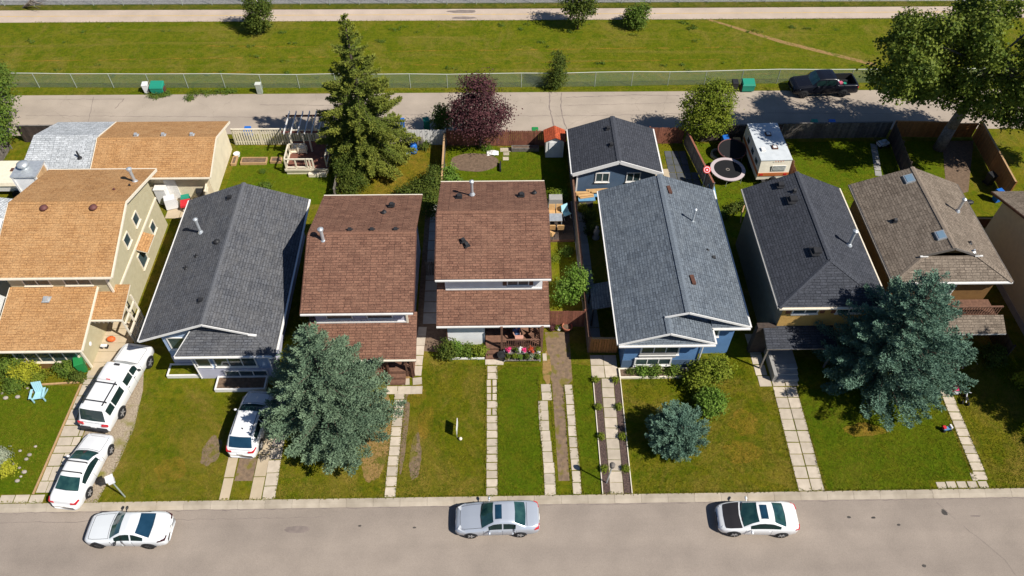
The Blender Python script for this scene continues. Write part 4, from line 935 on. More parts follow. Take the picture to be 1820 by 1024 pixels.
def porch(par, x0, x1, y0, y1, z, wood, step, rails, boards=6):
    bm = proto_mesh(MB().bx(0, 0, -0.05, x1 - x0, (y1 - y0) / boards - 0.012, 0), 'deck_board', wood)
    for k in range(boards): inst('deck_board', bm, par, (x0, y0 + (y1 - y0) * k / boards, z))
    MB().bx(x0 + 0.02, y0 + 0.02, 0, x1 - 0.02, y1 - 0.02, z - 0.06).build('deck_skirt', wood, par)
    n = 0
    for (a0, b0, a1, b1) in rails:
        L = math.dist((a0, b0), (a1, b1)); r = MB(); r.beam((a0, b0, z + 0.92), (a1, b1, z + 0.92), 0.1, 0.06); r.beam((a0, b0, z + 0.12), (a1, b1, z + 0.12), 0.05, 0.06)
        for q in ((a0, b0), (a1, b1)): r.bx(q[0] - 0.05, q[1] - 0.05, 0, q[0] + 0.05, q[1] + 0.05, z + 1.0)
        r.build('railing', wood, par)
        bl = proto_mesh(MB().bx(-0.02, -0.02, 0, 0.02, 0.02, 0.76), 'baluster', wood)
        for k in range(1, int(L / 0.14)):
            f = k / int(L / 0.14); inst('baluster', bl, par, (a0 + (a1 - a0) * f, b0 + (b1 - b0) * f, z + 0.13))
    sx0, sx1, n, yb_ = step
    for k in range(n):
        MB().bx(sx0, yb_ - 0.3 * (k + 1), 0, sx1, yb_ - 0.3 * k - 0.01, z * (n - k) / (n + 1)).build('step', wood, par)
porch(h, -9.2, -5.5, 8.35, 9.55, 0.62, 'brown_wood', (-7.2, -6.05, 2, 8.3), [(-9.2, 8.4, -7.25, 8.4), (-5.95, 8.4, -5.55, 8.4), (-5.52, 8.4, -5.52, 9.5)])

h = two_storey('white_wall_house', 'brown shingled house with white front wall and flower porch', -3.98, 3.3, 12.05, 21.1, 5.3, 6.8, dict(wall='white_siding', yf=10.4, z0=2.68, z1=3.6), (-3.45, 2.82), (-4.0, 3.26), 2)
window(h, (1.25, 12.65, 4.4), 1.3, 0.75, 'y', -1, 2)
for x in (0.42, 2.08):
    MB().bx(x - 0.15, 12.6, 4.0, x + 0.15, 12.64, 4.85).build('shutter', 'brown_trim', h)
pipe(h, -1.72, 18.9, 6.2, 1.0, 0.095); turtle(h, -2.6, 18.6, 6.25, s=0.3); turtle(h, 1.6, 18.7, 6.25, s=0.3); stack(h, 2.5, 19.1, 6.1, 0.06, 0.15)
turtle(h, -2.25, 14.55, 6.2, s=0.26, rz=0.5); turtle(h, -2.0, 14.25, 6.1, s=0.26, rz=0.5)
b = MB(); b.bx(-3.4, 10.85, -0.05, -0.95, 12.6, 2.72); b.build('front_wall', 'white_siding', h)
MB().bx(-3.45, 10.8, -0.05, -3.38, 12.6, 2.7).build('corner_trim', 'brown_trim', h)
b = MB(); b.bx(-0.85, 12.0, 0, 2.8, 12.64, 2.6); b.build('porch_wall', 'brown_stucco', h)
MB().bx(-0.75, 11.93, 0.4, 0.1, 11.99, 2.4).build('door', 'grey_wood', h)
porch(h, -0.9, 2.82, 10.2, 11.98, 0.42, 'brown_wood', (-0.9, -0.05, 2, 10.2), [(0.18, 10.22, 2.75, 10.22), (2.78, 10.22, 2.78, 11.9)])
for x in (0.1, 2.72): MB().bx(x, 10.15, 0, x + 0.14, 10.29, 2.7).build('porch_post', 'brown_wood', h)

# --- slate gabled blue house
h = thing('slate_roof_house', 'deep blue house with pale slate shingle roof and two white edged front gables', 'house', (11.5, 15, 0))
xe0, xe1, xr, ze, zr, yb = 7.35, 15.75, 11.62, 3.55, 5.05, 21.95
sl1 = (zr - ze) / (xr - xe0); xg = 10.35; zg = ze + (xg - xe0) * sl1; xg1 = 13.32; yf1, yf2 = 8.15, 9.4
b = MB(); b.bx(7.95, 8.78, -0.05, 12.75, 9.9, 3.45); gable_box(b, 7.95, 9.9, 15.1, 21.4, 3.45, 4.7, 'y'); b.build('wall', 'blue_siding', h)
b = MB(); b.bx(7.92, 8.74, -0.05, 12.78, 8.779, 0.95); b.bx(12.76, 8.8, -0.05, 12.8, 9.9, 0.95); b.build('foundation_band', 'navy_siding', h)
b = MB(); b.roof([(xe0, yf1, ze), (xg, yf1, zg), (xg, yf2, zg), (xr, yf2, zr), (xr, yb, zr), (xe0, yb, ze)])
b.roof([(xe1, yb, ze), (xr, yb, zr), (xr, yf2, zr), (xe1, yf2, ze)]); b.roof([(xg1, 10.0, ze), (xg, 10.0, zg), (xg, yf1, zg), (xg1, yf1, ze)])
b.roof([(xe0 + 0.1, yf1 - 0.05, ze - 0.02), (xg1 - 0.1, yf1 - 0.05, ze - 0.02), (xg1 - 1.0, 8.79, ze + 0.34), (xe0 + 1.0, 8.79, ze + 0.34)], 0.1)
b.roof([(xg1, yf2 - 0.05, ze - 0.02), (xe1 - 0.1, yf2 - 0.05, ze - 0.02), (xe1 - 1.2, 9.92, ze + 0.3), (xg1, 9.92, ze + 0.3)], 0.1)
ridge_cap(b, (xr, yf2, zr), (xr, yb, zr), wd=0.22); ridge_cap(b, (xg, yf1, zg), (xg, 9.5, zg), wd=0.2)
b.build('roof', ['slate_shingle', 'white_trim'], h)
b = MB(); b.face([(8.2, 8.75, ze), (12.5, 8.75, ze), (xg, 8.75, zg - 0.1)]); b.face([(10.2, 9.86, ze), (14.9, 9.86, ze), (xr, 9.86, zr - 0.12)]); b.build('gable_wall', 'navy_siding', h)
fascia(h, [((xe0, yf1 - 0.03, ze - 0.03), (xg, yf1 - 0.03, zg - 0.03)), ((xg1, yf1 - 0.03, ze - 0.03), (xg, yf1 - 0.03, zg - 0.03)), ((xg - 0.15, yf2 - 0.03, zg + 0.01), (xr, yf2 - 0.03, zr - 0.03)), ((xe1, yf2 - 0.03, ze - 0.03), (xr, yf2 - 0.03, zr - 0.03))])
gutter(h, (xe0, yf1 - 0.12, ze - 0.1), (xg1, yf1 - 0.12, ze - 0.1)); gutter(h, (xg1 + 0.08, yf2 - 0.12, ze - 0.1), (xe1, yf2 - 0.12, ze - 0.1)); gutter(h, (xe0 - 0.06, yf1, ze - 0.09), (xe0 - 0.06, yb, ze - 0.09)); gutter(h, (xe1 + 0.06, yf2, ze - 0.09), (xe1 + 0.06, yb, ze - 0.09)); gutter(h, (xg1 + 0.06, yf1, ze - 0.09), (xg1 + 0.06, yf2 - 0.2, ze - 0.09))
window(h, (10.2, 8.78, 2.2), 2.3, 1.1, 'y', -1, 3, fw_=0.1); window(h, (9.9, 8.72, 0.85), 2.2, 0.6, 'y', -1, 3, fw_=0.1); window(h, (13.6, 9.9, 2.5), 0.9, 1.0, 'y', -1, 1, fw_=0.1)
window(h, (13.05, 9.9, 2.5), 0.01, 0.9, 'y', -1, 1) if False else None
MB().bx(8.95, 8.715, 1.25, 11.3, 8.775, 1.78).build('slate_band', 'slate_shingle', h) if False else MB().bx(8.95, 8.715, 1.25, 11.3, 8.775, 1.78).build('panel_band', 'grey_concrete', h)
downspout(h, [(13.2, 8.1, 3.4), (12.85, 8.7, 3.0), (12.85, 8.7, 0.1)])
for y in (12.5, 17.5): window(h, (7.95, y, 2.3), 1.1, 0.9, 'x', -1, 2); window(h, (15.1, y, 2.3), 1.1, 0.9, 'x', 1, 2)
pipe(h, 13.4, 17.9, 4.35, 1.05, 0.07); 
for x, y, z, rz in ((12.1, 20.5, 4.85, 0.1), (12.35, 12.2, 4.78, 0.1)): MB().box((x, y, z + 0.06), (0.24, 0.72, 0.18), rz).build('roof_vent', 'brown_trim', h)
stack(h, 14.0, 15.4, 4.15, 0.05, 0.12); turtle(h, 14.35, 14.8, 4.0, s=0.24)
planter('white edged flower bed under the windows of the deep blue house', 7.75, 7.95, 12.3, 8.7, 0.18, 'cream_trim', 'soil', 0.09)
# black garage behind it
h = thing('black_roof_garage', 'dark blue garage with black shingle gable roof and broad white bargeboards', 'garage', (9.2, 27.6, 0))
xe0, xe1, xr, ze, zr, yf, yb = 5.72, 12.6, 9.2, 2.62, 3.85, 24.8, 30.25
b = MB(); gable_box(b, 6.15, 25.2, 12.2, 29.9, 2.55, 3.6, 'y'); b.build('wall', 'navy_siding', h)
b = MB(); b.roof([(xe0, yf, ze), (xr, yf, zr), (xr, yb, zr), (xe0, yb, ze)]); b.roof([(xe1, yb, ze), (xr, yb, zr), (xr, yf, zr), (xe1, yf, ze)])
ridge_cap(b, (xr, yf, zr), (xr, yb, zr), wd=0.2); b.build('roof', ['black_shingle', 'white_trim'], h)
fascia(h, [((xe0, yf - 0.03, ze - 0.06), (xr, yf - 0.03, zr - 0.06)), ((xe1, yf - 0.03, ze - 0.06), (xr, yf - 0.03, zr - 0.06))], 'white_trim', 0.06, 0.3)
gutter(h, (xe0 - 0.06, yf, ze - 0.09), (xe0 - 0.06, yb, ze - 0.09)); gutter(h, (xe1 + 0.06, yf, ze - 0.09), (xe1 + 0.06, yb, ze - 0.09))
for x in (8.1, 10.5): window(h, (x, 25.2, 1.95), 0.95, 0.8, 'y', -1, 2)
for y, x in ((28.9, 8.75), (26.9, 8.8)): turtle(h, x, y, 3.72, s=0.3)
MB().bx(6.1, 25.12, 0, 6.22, 25.22, 2.5).build('corner_trim', 'white_trim', h)

# --- dark hip roofed house with yellow half timbered front
h = thing('dark_hip_house', 'house with near black hip roof over a mustard stucco front', 'house', (20.6, 15, 0))
xe0, xe1, ze, zr, yf, yb = 17.15, 23.95, 5.25, 6.75, 9.55, 20.2
xr = 20.55; yr = 12.1
b = MB(); gable_box(b, 17.75, 10.1, 23.35, 19.8, 5.2, 6.4, 'y'); 
b.v = [(x, y, min(z, 5.2) if y < 10.2 else z) for x, y, z in b.v]; b.build('wall', 'stucco_grey', h)
MB().bx(17.76, 10.04, 2.3, 23.34, 10.099, 5.18).build('front_panel', 'yellow_stucco', h)
b = MB(); b.roof([(xe0, yf, ze), (xr, yr, zr), (xr, yb, zr), (xe0, yb, ze)]); b.roof([(xe1, yb, ze), (xr, yb, zr), (xr, yr, zr), (xe1, yf, ze)]); b.roof([(xe0, yf, ze), (xe1, yf, ze), (xr, yr, zr)])
for p in ((xe0, yf, ze), (xe1, yf, ze)): ridge_cap(b, p, (xr, yr, zr), wd=0.14)
ridge_cap(b, (xr, yr, zr), (xr, yb, zr)); b.build('roof', ['black_shingle', 'cream_trim'], h)
gutter(h, (xe0 - 0.06, yf, ze - 0.09), (xe0 - 0.06, yb, ze - 0.09), 'grey_concrete'); gutter(h, (xe1 + 0.06, yf, ze - 0.09), (xe1 + 0.06, yb, ze - 0.09), 'cream_trim'); gutter(h, (xe0, yf - 0.06, ze - 0.09), (xe1, yf - 0.06, ze - 0.09), 'cream_trim')
for x in (19.15, 21.9): window(h, (x, 10.04, 4.55), 1.5, 0.9, 'y', -1, 2)
b = MB()
for x in (18.1, 20.25, 20.95, 23.0): b.bx(x - 0.14, 9.99, 4.05, x + 0.14, 10.039, 5.1)
b.build('timber_panel', 'red_wood', h)
pipe(h, 22.6, 14.15, 5.9, 1.15, 0.1)
for x, y, z, s in ((19.35, 19.4, 6.3, 0.42), (19.75, 17.8, 6.45, 0.55), (20.0, 18.5, 6.55, 0.2), (20.0, 13.0, 6.55, 0.55)): turtle(h, x, y, z, s=s)
b = MB(); b.roof([(16.9, 8.5, 2.35), (21.4, 8.5, 2.35), (21.4, 10.03, 2.75), (16.9, 10.03, 2.75)], 0.1); b.build('porch_roof', ['black_shingle', 'grey_wood'], h)
for x in (17.0, 21.2): MB().bx(x, 8.6, 0, x + 0.1, 8.7, 2.3).build('porch_post', 'grey_wood', h)
b = MB(); b.bx(16.55, 9.9, 0, 17.7, 10.3, 2.75); b.build('side_gate', 'dark_wood', h)
for k in range(3): MB().bx(17.85, 8.6 - 0.34 * (k + 1), 0, 19.3, 8.6 - 0.34 * k - 0.01, 0.55 - 0.16 * k).build('step', 'grey_concrete', h)
MB().bx(17.85, 8.6, 0, 19.3, 10.0, 0.56).build('landing', 'grey_concrete', h)
MB().bx(17.6, 7.6, 0, 17.82, 10.0, 0.7).build('step_wall', 'grey_concrete', h)
MB().bx(18.1, 10.03, 0.55, 18.9, 10.08, 2.45).build('door', 'brown_trim', h)

# --- taupe roofed house with dutch gable
h = thing('taupe_roof_house', 'ochre house with taupe shingle roof, skylights and small front gablet', 'house', (28.6, 15, 0))
xe0, xe1, ze, zr, yf, yb = 24.85, 32.45, 5.2, 6.75, 11.5, 20.6
xr = 28.7; s_ = (zr - ze) / (xr - xe0); yg = 12.95; zc = zr - 1.75 * s_; xl, xq = xr - 1.75, xr + 1.75
b = MB(); gable_box(b, 25.4, 12.0, 31.9, 20.2, 5.15, 6.4, 'y'); b.v = [(x, y, min(z, 5.15) if y < 12.1 else z) for x, y, z in b.v]; b.build('wall', 'brown_stucco', h)
b = MB(); b.roof([(xe0, yf, ze), (xl, yg, zc), (xr, yg, zr), (xr, yb, zr), (xe0, yb, ze)]); b.roof([(xe1, yb, ze), (xr, yb, zr), (xr, yg, zr), (xq, yg, zc), (xe1, yf, ze)])
b.roof([(xe0, yf, ze), (xe1, yf, ze), (xq, yg, zc), (xl, yg, zc)])
ridge_cap(b, (xr, yg, zr), (xr, yb, zr)); ridge_cap(b, (xe0, yf, ze), (xl, yg, zc)); ridge_cap(b, (xe1, yf, ze), (xq, yg, zc))
b.build('roof', ['taupe_shingle', 'white_trim'], h)
MB().face([(xl, yg + 0.25, zc), (xq, yg + 0.25, zc), (xr, yg + 0.25, zr - 0.06)]).build('gable_wall', 'brown_stucco', h)
fascia(h, [((xl - 0.1, yg - 0.03, zc - 0.02), (xr, yg - 0.03, zr - 0.04)), ((xq + 0.1, yg - 0.03, zc - 0.02), (xr, yg - 0.03, zr - 0.04))], 'taupe_trim' if 'taupe_trim' in MATS else 'grey_wood', 0.06, 0.14)
for x in (xl, xq): MB().beam((x - 0.25, yg - 0.06, zc + 0.03), (x + 0.25, yg - 0.06, zc + 0.03), 0.10, 0.06).build('fascia_return', 'white_trim', h)
gutter(h, (xe0, yf - 0.06, ze - 0.09), (xe1, yf - 0.06, ze - 0.09)); gutter(h, (xe1 + 0.06, yf, ze - 0.09), (xe1 + 0.06, yb, ze - 0.09), 'grey_wood'); gutter(h, (xe0 - 0.06, yf, ze - 0.09), (xe0 - 0.06, yb, ze - 0.09), 'grey_wood')
skylight(h, 28.15, 19.6, 6.53, 0.55, 0.75, s_); skylight(h, 28.25, 14.2, 6.57, 0.5, 0.7, s_)
pipe(h, 30.8, 17.1, 5.95, 0.95, 0.085); stack(h, 30.3, 14.0, 6.1, 0.06, 0.15); stack(h, 30.2, 13.2, 6.15, 0.06, 0.18, 'metal_pipe'); turtle(h, 26.35, 16.3, 5.85, s=0.24)
b = MB(); b.bx(25.5, 10.6, 2.75, 32.2, 11.95, 2.85)
b.build('balcony_floor', 'brown_wood', h)
r = MB(); r.beam((25.5, 10.62, 3.75), (32.2, 10.62, 3.75), 0.1, 0.07); r.beam((25.5, 10.62, 2.98), (32.2, 10.62, 2.98), 0.06, 0.06); r.build('railing', 'brown_wood', h)
bl = proto_mesh(MB().bx(-0.03, -0.02, 0, 0.03, 0.02, 0.76), 'baluster', 'brown_wood')
for k in range(38): inst('baluster', bl, h, (25.55 + 0.178 * k, 10.62, 2.99))
window(h, (28.6, 12.0, 4.2), 1.6, 1.6, 'y', -1, 2)
b = MB(); b.roof([(27.8, 9.5, 2.35), (32.6, 9.5, 2.35), (32.6, 10.6, 2.9), (27.8, 10.6, 2.9)], 0.12); b.build('porch_roof', ['taupe_shingle', 'white_trim'], h)
MB().bx(26.0, 10.7, -0.05, 31.9, 11.98, 2.7).build('front_wall', 'brown_stucco', h)
MB().bx(27.0, 10.62, 0.1, 27.9, 10.69, 2.1).build('door', 'brown_trim', h)

# --- last house at the right edge
h = thing('plain_wall_house', 'house showing a tall blank olive stucco side wall at the right edge', 'house', (38, 14, 0))
b = MB(); gable_box(b, 35.7, 8.5, 43.0, 19.5, 4.55, 6.2, 'x'); b.build('wall', 'olive_stucco', h)
b = MB(); ym = 14.0; b.roof([(35.2, 7.6, 4.6), (43.4, 7.6, 4.6), (43.4, ym, 6.7), (35.2, ym, 6.7)]); b.roof([(43.4, 20.4, 4.6), (35.2, 20.4, 4.6), (35.2, ym, 6.7), (43.4, ym, 6.7)]); b.build('roof', ['taupe_shingle', 'brown_trim'], h)
fascia(h, [((35.17, 7.6, 4.5), (35.17, ym, 6.6)), ((35.17, 20.4, 4.5), (35.17, ym, 6.6))], 'brown_trim')
MB().bx(35.66, 8.46, -0.05, 35.71, 19.54, 0.5).build('foundation_band', 'grey_concrete', h)

# --- red roofed garden shed
h = thing('garden_shed', 'small white metal shed with red gable roof in the fence corner', 'shed', (4.7, 30.2, 0))
b = MB(); gable_box(b, 3.98, 29.85, 5.45, 31.15, 1.75, 2.1, 'y'); b.build('wall', 'white_trim', h)
b = MB(); b.roof([(3.82, 29.7, 1.76), (4.72, 29.7, 2.2), (4.72, 31.25, 2.2), (3.82, 31.25, 1.76)], 0.06); b.roof([(5.6, 31.25, 1.76), (4.72, 31.25, 2.2), (4.72, 29.7, 2.2), (5.6, 29.7, 1.76)], 0.06)
b.build('roof', ['red_shingle', 'red_shingle'], h)
b = MB(); b.bx(4.25, 29.8, 0.05, 4.7, 29.845, 1.65); b.bx(4.73, 29.8, 0.05, 5.18, 29.845, 1.65); b.build('door', 'white_siding', h)
# ------------------------------------------------------------------ vehicles
mat('paint_white', (0.80, 0.80, 0.79), 0.28, spec=0.5, coat=0.5)
mat('paint_pearl', (0.74, 0.76, 0.76), 0.28, spec=0.5, coat=0.5)
mat('paint_silver', (0.52, 0.56, 0.62), 0.3, metal=0.35, coat=0.4)
mat('paint_black', (0.008, 0.009, 0.014), 0.25, coat=0.15)
mat('hood_black', (0.028, 0.026, 0.028), 0.45)
mat('car_glass', (0.010, 0.040, 0.042), 0.04, (0.03, 0.085, 0.075), 2.0, spec=1.0)
mat('side_glass', (0.008, 0.020, 0.020), 0.12, (0.012, 0.03, 0.028), 2.0, spec=0.25)
mat('blue_glass', (0.008, 0.035, 0.065), 0.04, (0.014, 0.05, 0.09), 2.0, spec=1.0)
mat('rim_silver', (0.55, 0.55, 0.56), 0.35, metal=0.7)
mat('rim_dark', (0.05, 0.05, 0.052), 0.4, metal=0.4)
mat('lamp_clear', (0.62, 0.64, 0.66), 0.12, spec=0.8)
mat('lamp_red', (0.55, 0.02, 0.03), 0.2, spec=0.6)
mat('lamp_dark', (0.05, 0.012, 0.016), 0.2, spec=0.6)
mat('dark_trim', (0.03, 0.03, 0.032), 0.5)

def car(name, label, cat, loc, rz, P, group=None):
    """Lofted body. Local frame: nose at -x, tail at +x, y across, z up; origin on the ground under the middle."""
    t = thing(name, label, cat, loc, rz, group, world=False)
    L, W = P['L'], P['W']; hw = W / 2
    top, belt, plan = P['top'], P['belt'], P['plan']
    def ip(tab, x): return float(np.interp(x, [a for a, _ in tab], [b for _, b in tab]))
    keys = sorted(set([round(x, 3) for x in list(np.linspace(0, L, 34)) + [a for a, _ in top] + [a for a, _ in plan] + P['keys'] + [0.04, 0.12, L - 0.04, L - 0.12]]))
    keys = [k for i, k in enumerate(keys) if i == 0 or k - keys[i - 1] > 0.018 or k in P['keys']]
    X = np.array(keys)
    ws0, ws1, rw0, rw1 = P['ws0'], P['ws1'], P['rw0'], P['rw1']
    zr = max(b for _, b in top)
    secs = []
    for x in X:
        w_ = hw * ip(plan, x); zt = ip(top, x); zb_ = min(ip(belt, x), zt - 0.02); z0 = P['z0'] + (0.06 if x < 0.06 or x > L - 0.06 else 0.0)
        h_ = max(0.0, min(1.0, (zt - zb_) / max(0.05, zr - P['zbelt'])))
        inroof = ws0 <= x <= rw1
        wb = w_ * 0.955
        wt = w_ * (0.90 - (0.90 - P['roofw']) * h_) if inroof else w_ * 0.86
        ze = zt - (0.05 * h_ + 0.02)
        z0 = min(z0, zb_ - 0.05)
        s = [(w_ * 0.90, z0), (w_, z0 + 0.4 * (zb_ - z0) * 0.5), (w_ * 1.0, z0 + 0.72 * (zb_ - z0)), (w_ * 0.985, zb_ - 0.05 * (1 if zb_ - z0 > 0.2 else 0.2)), (wb, zb_)]
        a, b = s[4], (wt, max(ze, zb_))
        s += [(a[0] + (b[0] - a[0]) * 0.10, a[1] + (b[1] - a[1]) * 0.10), (a[0] + (b[0] - a[0]) * 0.86, a[1] + (b[1] - a[1]) * 0.86), b, (max(0.05, wt - 0.07), max(zt - 0.02, zb_)), (wt * 0.66, max(zt - 0.006, zb_ + 0.004)), (0.0, max(zt, zb_ + 0.006))]
        secs.append(s)
    nj = 11; V = []
    bow = P.get('bow', 0.16)
    for x, s in zip(X, secs):
        for side in (1, -1):
            for (yy, zz) in s:
                xe = x
                f = (yy / hw) ** 2
                if ws0 - 0.7 <= x <= ws1 + 0.05: xe = x + bow * f * 0.9 * (1 - abs(min(1, max(0, (x - ws0) / max(0.1, ws1 - ws0)))) * 0.4)
                elif x < ws0 - 0.7 and x > 0.0: xe = x + bow * f * 0.9 * (x / max(0.1, ws0 - 0.7))
                elif rw0 - 0.05 <= x <= rw1: xe = x - bow * 0.6 * f
                V.append((xe - L / 2, side * yy, zz))
    def vid(i, side, j): return i * 2 * nj + (0 if side > 0 else nj) + j
    groups = {'body': [], 'windshield': [], 'rear_window': []}
    for nm, a, b in P['side']: groups.setdefault(nm + '|1', []); groups.setdefault(nm + '|-1', [])
    hood = P.get('hood')
    if hood: groups['hood'] = []
    if P.get('bed'): groups['bedcut'] = []
    if P.get('sunroof'): groups['sunroof'] = []
    for i in range(len(X) - 1):
        xm = (X[i] + X[i + 1]) / 2
        for side in (1, -1):
            for j in range(nj - 1):
                q = [vid(i, side, j), vid(i + 1, side, j), vid(i + 1, side, j + 1), vid(i, side, j + 1)]
                if side < 0: q = q[::-1]
                dest = 'body'
                if j >= 8:
                    if ws0 < xm < ws1: dest = 'windshield'
                    elif rw0 < xm < rw1: dest = 'rear_window'
                    elif hood and hood[0] < xm < hood[1]: dest = 'hood'
                    elif P.get('bed') and P['bed'][0] < xm < P['bed'][1]: dest = 'bedcut'
                    elif P.get('sunroof') and P['sunroof'][0] < xm < P['sunroof'][1] and j >= 9: dest = 'sunroof'
                elif j == 7 and hood and hood[0] < xm < hood[1]: dest = 'hood'
                elif j == 5:
                    for nm, a, b in P['side']:
                        if a < xm < b: dest = '%s|%d' % (nm, side)
                groups[dest].append(q)
    for end, i in ((0, 0), (1, len(X) - 1)):
        ring = [vid(i, 1, j) for j in range(nj)] + [vid(i, -1, j) for j in range(nj - 2, -1, -1)]
        groups['body'].append(ring if end else ring[::-1])
    # underside
    for i in range(len(X) - 1):
        groups['body'].append([vid(i, 1, 0), vid(i, -1, 0), vid(i + 1, -1, 0), vid(i + 1, 1, 0)])
    def emit(nm, faces, mt, parent=t):
        used = sorted({k for f in faces for k in f}); mp = {k: n for n, k in enumerate(used)}
        b = MB(); b.raw([V[k] for k in used], [tuple(mp[k] for k in f) for f in faces])
        return b.build(nm, mt, parent, smooth=True)
    body = emit('body', groups['body'], P['paint'])
    for nm, fs in groups.items():
        if nm == 'body' or not fs or nm == 'bedcut': continue
        base = nm.split('|')[0]
        if base == 'hood': emit('hood', fs, 'hood_black')['label'] = 'black hood'
        elif base == 'sunroof': emit('sunroof', fs, 'blue_glass')
        else: emit('side_window' if base not in ('windshield', 'rear_window') else base, fs, P.get('rglass', 'car_glass') if base == 'rear_window' else ('car_glass' if base == 'windshield' else 'side_glass'))
    # bonnet and boot shut lines, laid on the body's own section points
    hx = P.get('seamx', (0.32, ws0 - 0.06)); ii = [int(np.argmin(np.abs(X - q))) for q in hx]
    b = MB()
    for i in ii: b.tube([V[vid(i, 1, j)] for j in (8, 9, 10)] + [V[vid(i, -1, j)] for j in (9, 8)], 0.011, 5)
    for sd in (1, -1): b.tube([V[vid(i, sd, 8)] for i in range(ii[0], ii[1] + 1)], 0.011, 5)
    b.build('bonnet_seam', 'dark_trim', t)
    if not P.get('bed'):
        i = int(np.argmin(np.abs(X - (rw1 + 0.06)))); MB().tube([V[vid(i, 1, j)] for j in (8, 9, 10)] + [V[vid(i, -1, j)] for j in (9, 8)], 0.011, 5).build('boot_seam', 'dark_trim', t)
    # wheels with dark arches
    rw = P['wheel']; tw = 0.21
    for ax in P['axles']:
        for sd in (1, -1):
            wy = hw * ip(plan, ax)
            a = MB(); n = 14; ar = rw + 0.065
            pts = [(ax - L / 2 + ar * math.cos(math.pi * k / n), rw * 0.98 + ar * math.sin(math.pi * k / n)) for k in range(n + 1)] + [(ax - L / 2 - ar * 0.98, P['z0'] + 0.02), (ax - L / 2 + ar * 0.98, P['z0'] + 0.02)]
            y0, y1 = sd * (wy - 0.10), sd * (wy + 0.006)
            vs = [(p[0], y0, p[1]) for p in pts] + [(p[0], y1, p[1]) for p in pts]; m_ = len(pts)
            a.raw(vs, [tuple(range(m_)), tuple(range(2 * m_ - 1, m_ - 1, -1))] + [(k, (k + 1) % m_, m_ + (k + 1) % m_, m_ + k) for k in range(m_)])
            a.build('wheel_arch', 'dark_trim', t)
            wo = bpy.data.objects.new('wheel', None); C.objects.link(wo); wo.parent = t; wo.location = (ax - L / 2, sd * (wy - tw / 2 + 0.03), rw)
            b = MB(); b.lathe((0, 0, 0), [(rw * 0.62, -tw / 2), (rw * 0.94, -tw / 2), (rw, -tw / 2 + 0.035), (rw, tw / 2 - 0.035), (rw * 0.94, tw / 2), (rw * 0.62, tw / 2)], 22)
            b.v = [(x, z, y) for x, y, z in b.v]; to = b.build('tyre', 'rubber', None, smooth=True); to.parent = wo
            b = MB(); b.cyl((0, sd * (tw / 2 - 0.05), 0), (0, sd * (tw / 2 - 0.035), 0), rw * 0.64, rw * 0.64, 20, 1)
            for k in range(P.get('spokes', 5)):
                an = 6.2832 * k / P.get('spokes', 5); b.beam((0, sd * (tw / 2 - 0.02), 0), (rw * 0.62 * math.cos(an), sd * (tw / 2 - 0.02), rw * 0.62 * math.sin(an)), 0.06, 0.05, 0)
            b.cyl((0, sd * (tw / 2 - 0.04), 0), (0, sd * (tw / 2 - 0.002), 0), 0.06, 0.05, 10, 0)
            ro = b.build('rim', [P.get('rim', 'rim_silver'), 'rim_dark']); ro.parent = wo
    # lights, mirrors, plates, handles
    def surf(x, y, up_=0.0):
        i = int(np.argmin(np.abs(X - x))); s = secs[i]; ys = [q[0] for q in s][::-1]; zs = [q[1] for q in s][::-1]
        return float(np.interp(abs(y), ys[:7], zs[:7])) + up_
    zf = ip(top, 0.06)
    for sd in (1, -1):
        w0 = hw * ip(plan, 0.12)
        b = MB(); hl = P.get('hl', (0.10, 0.42, 0.12)); zh = P['zhl']
        b.hexa([(hl[0] - L / 2 + bow * 0.55, sd * w0 * 0.55, zh), (hl[1] - L / 2 + bow * 0.9, sd * (hw * ip(plan, hl[1]) - 0.005) * 1.0, zh), (hl[1] - L / 2 + bow * 0.9, sd * (hw * ip(plan, hl[1]) + 0.012), zh), (hl[0] - L / 2 - 0.02 + bow * 0.3, sd * w0 * 0.80, zh)] +
               [(hl[0] - L / 2 + 0.1 + bow * 0.55, sd * w0 * 0.55, zh + hl[2] + 0.03), (hl[1] - L / 2 + bow * 0.95, sd * (hw * ip(plan, hl[1]) * 0.90), zh + hl[2] + 0.06), (hl[1] - L / 2 + 0.02 + bow * 0.9, sd * (hw * ip(plan, hl[1]) + 0.0), zh + hl[2]), (hl[0] - L / 2 + bow * 0.3, sd * w0 * 0.86, zh + hl[2])])
        b.build('headlight', P.get('hlm', 'lamp_clear'), t)
        b = MB(); wr = hw * ip(plan, L - 0.12); zt_ = P['ztl']; tl_ = P.get('tl', (0.34, 0.10))
        x1 = L / 2 + 0.012; xs = L / 2 - tl_[0]
        b.hexa([(x1 - 0.10, sd * wr * 0.62, zt_), (x1 - 0.02, sd * wr * 0.62, zt_), (x1 - 0.06, sd * (wr * 0.99), zt_), (xs, sd * (hw * ip(plan, L - tl_[0]) + 0.012), zt_ + 0.02)] +
               [(x1 - 0.12, sd * wr * 0.62, zt_ + tl_[1]), (x1 - 0.03, sd * wr * 0.62, zt_ + tl_[1]), (x1 - 0.09, sd * (wr * 0.99), zt_ + tl_[1]), (xs, sd * (hw * ip(plan, L - tl_[0]) + 0.006), zt_ + tl_[1] + 0.03)])
        b.build('taillight', P.get('tlm', 'lamp_red'), t)
        mx = ws0 + 0.42; mw = hw * ip(plan, mx)
        b = MB(); b.ball((mx - L / 2 + bow * 0.5, sd * (mw + 0.12), P['zbelt'] + 0.06), (0.075, 0.12, 0.085), 10, 6); b.beam((mx - L / 2 + bow * 0.5, sd * (mw - 0.05), P['zbelt'] + 0.01), (mx - L / 2 + bow * 0.5, sd * (mw + 0.08), P['zbelt'] + 0.04), 0.05, 0.04)
        b.build('mirror', P.get('mirror', P['paint']), t, smooth=True)
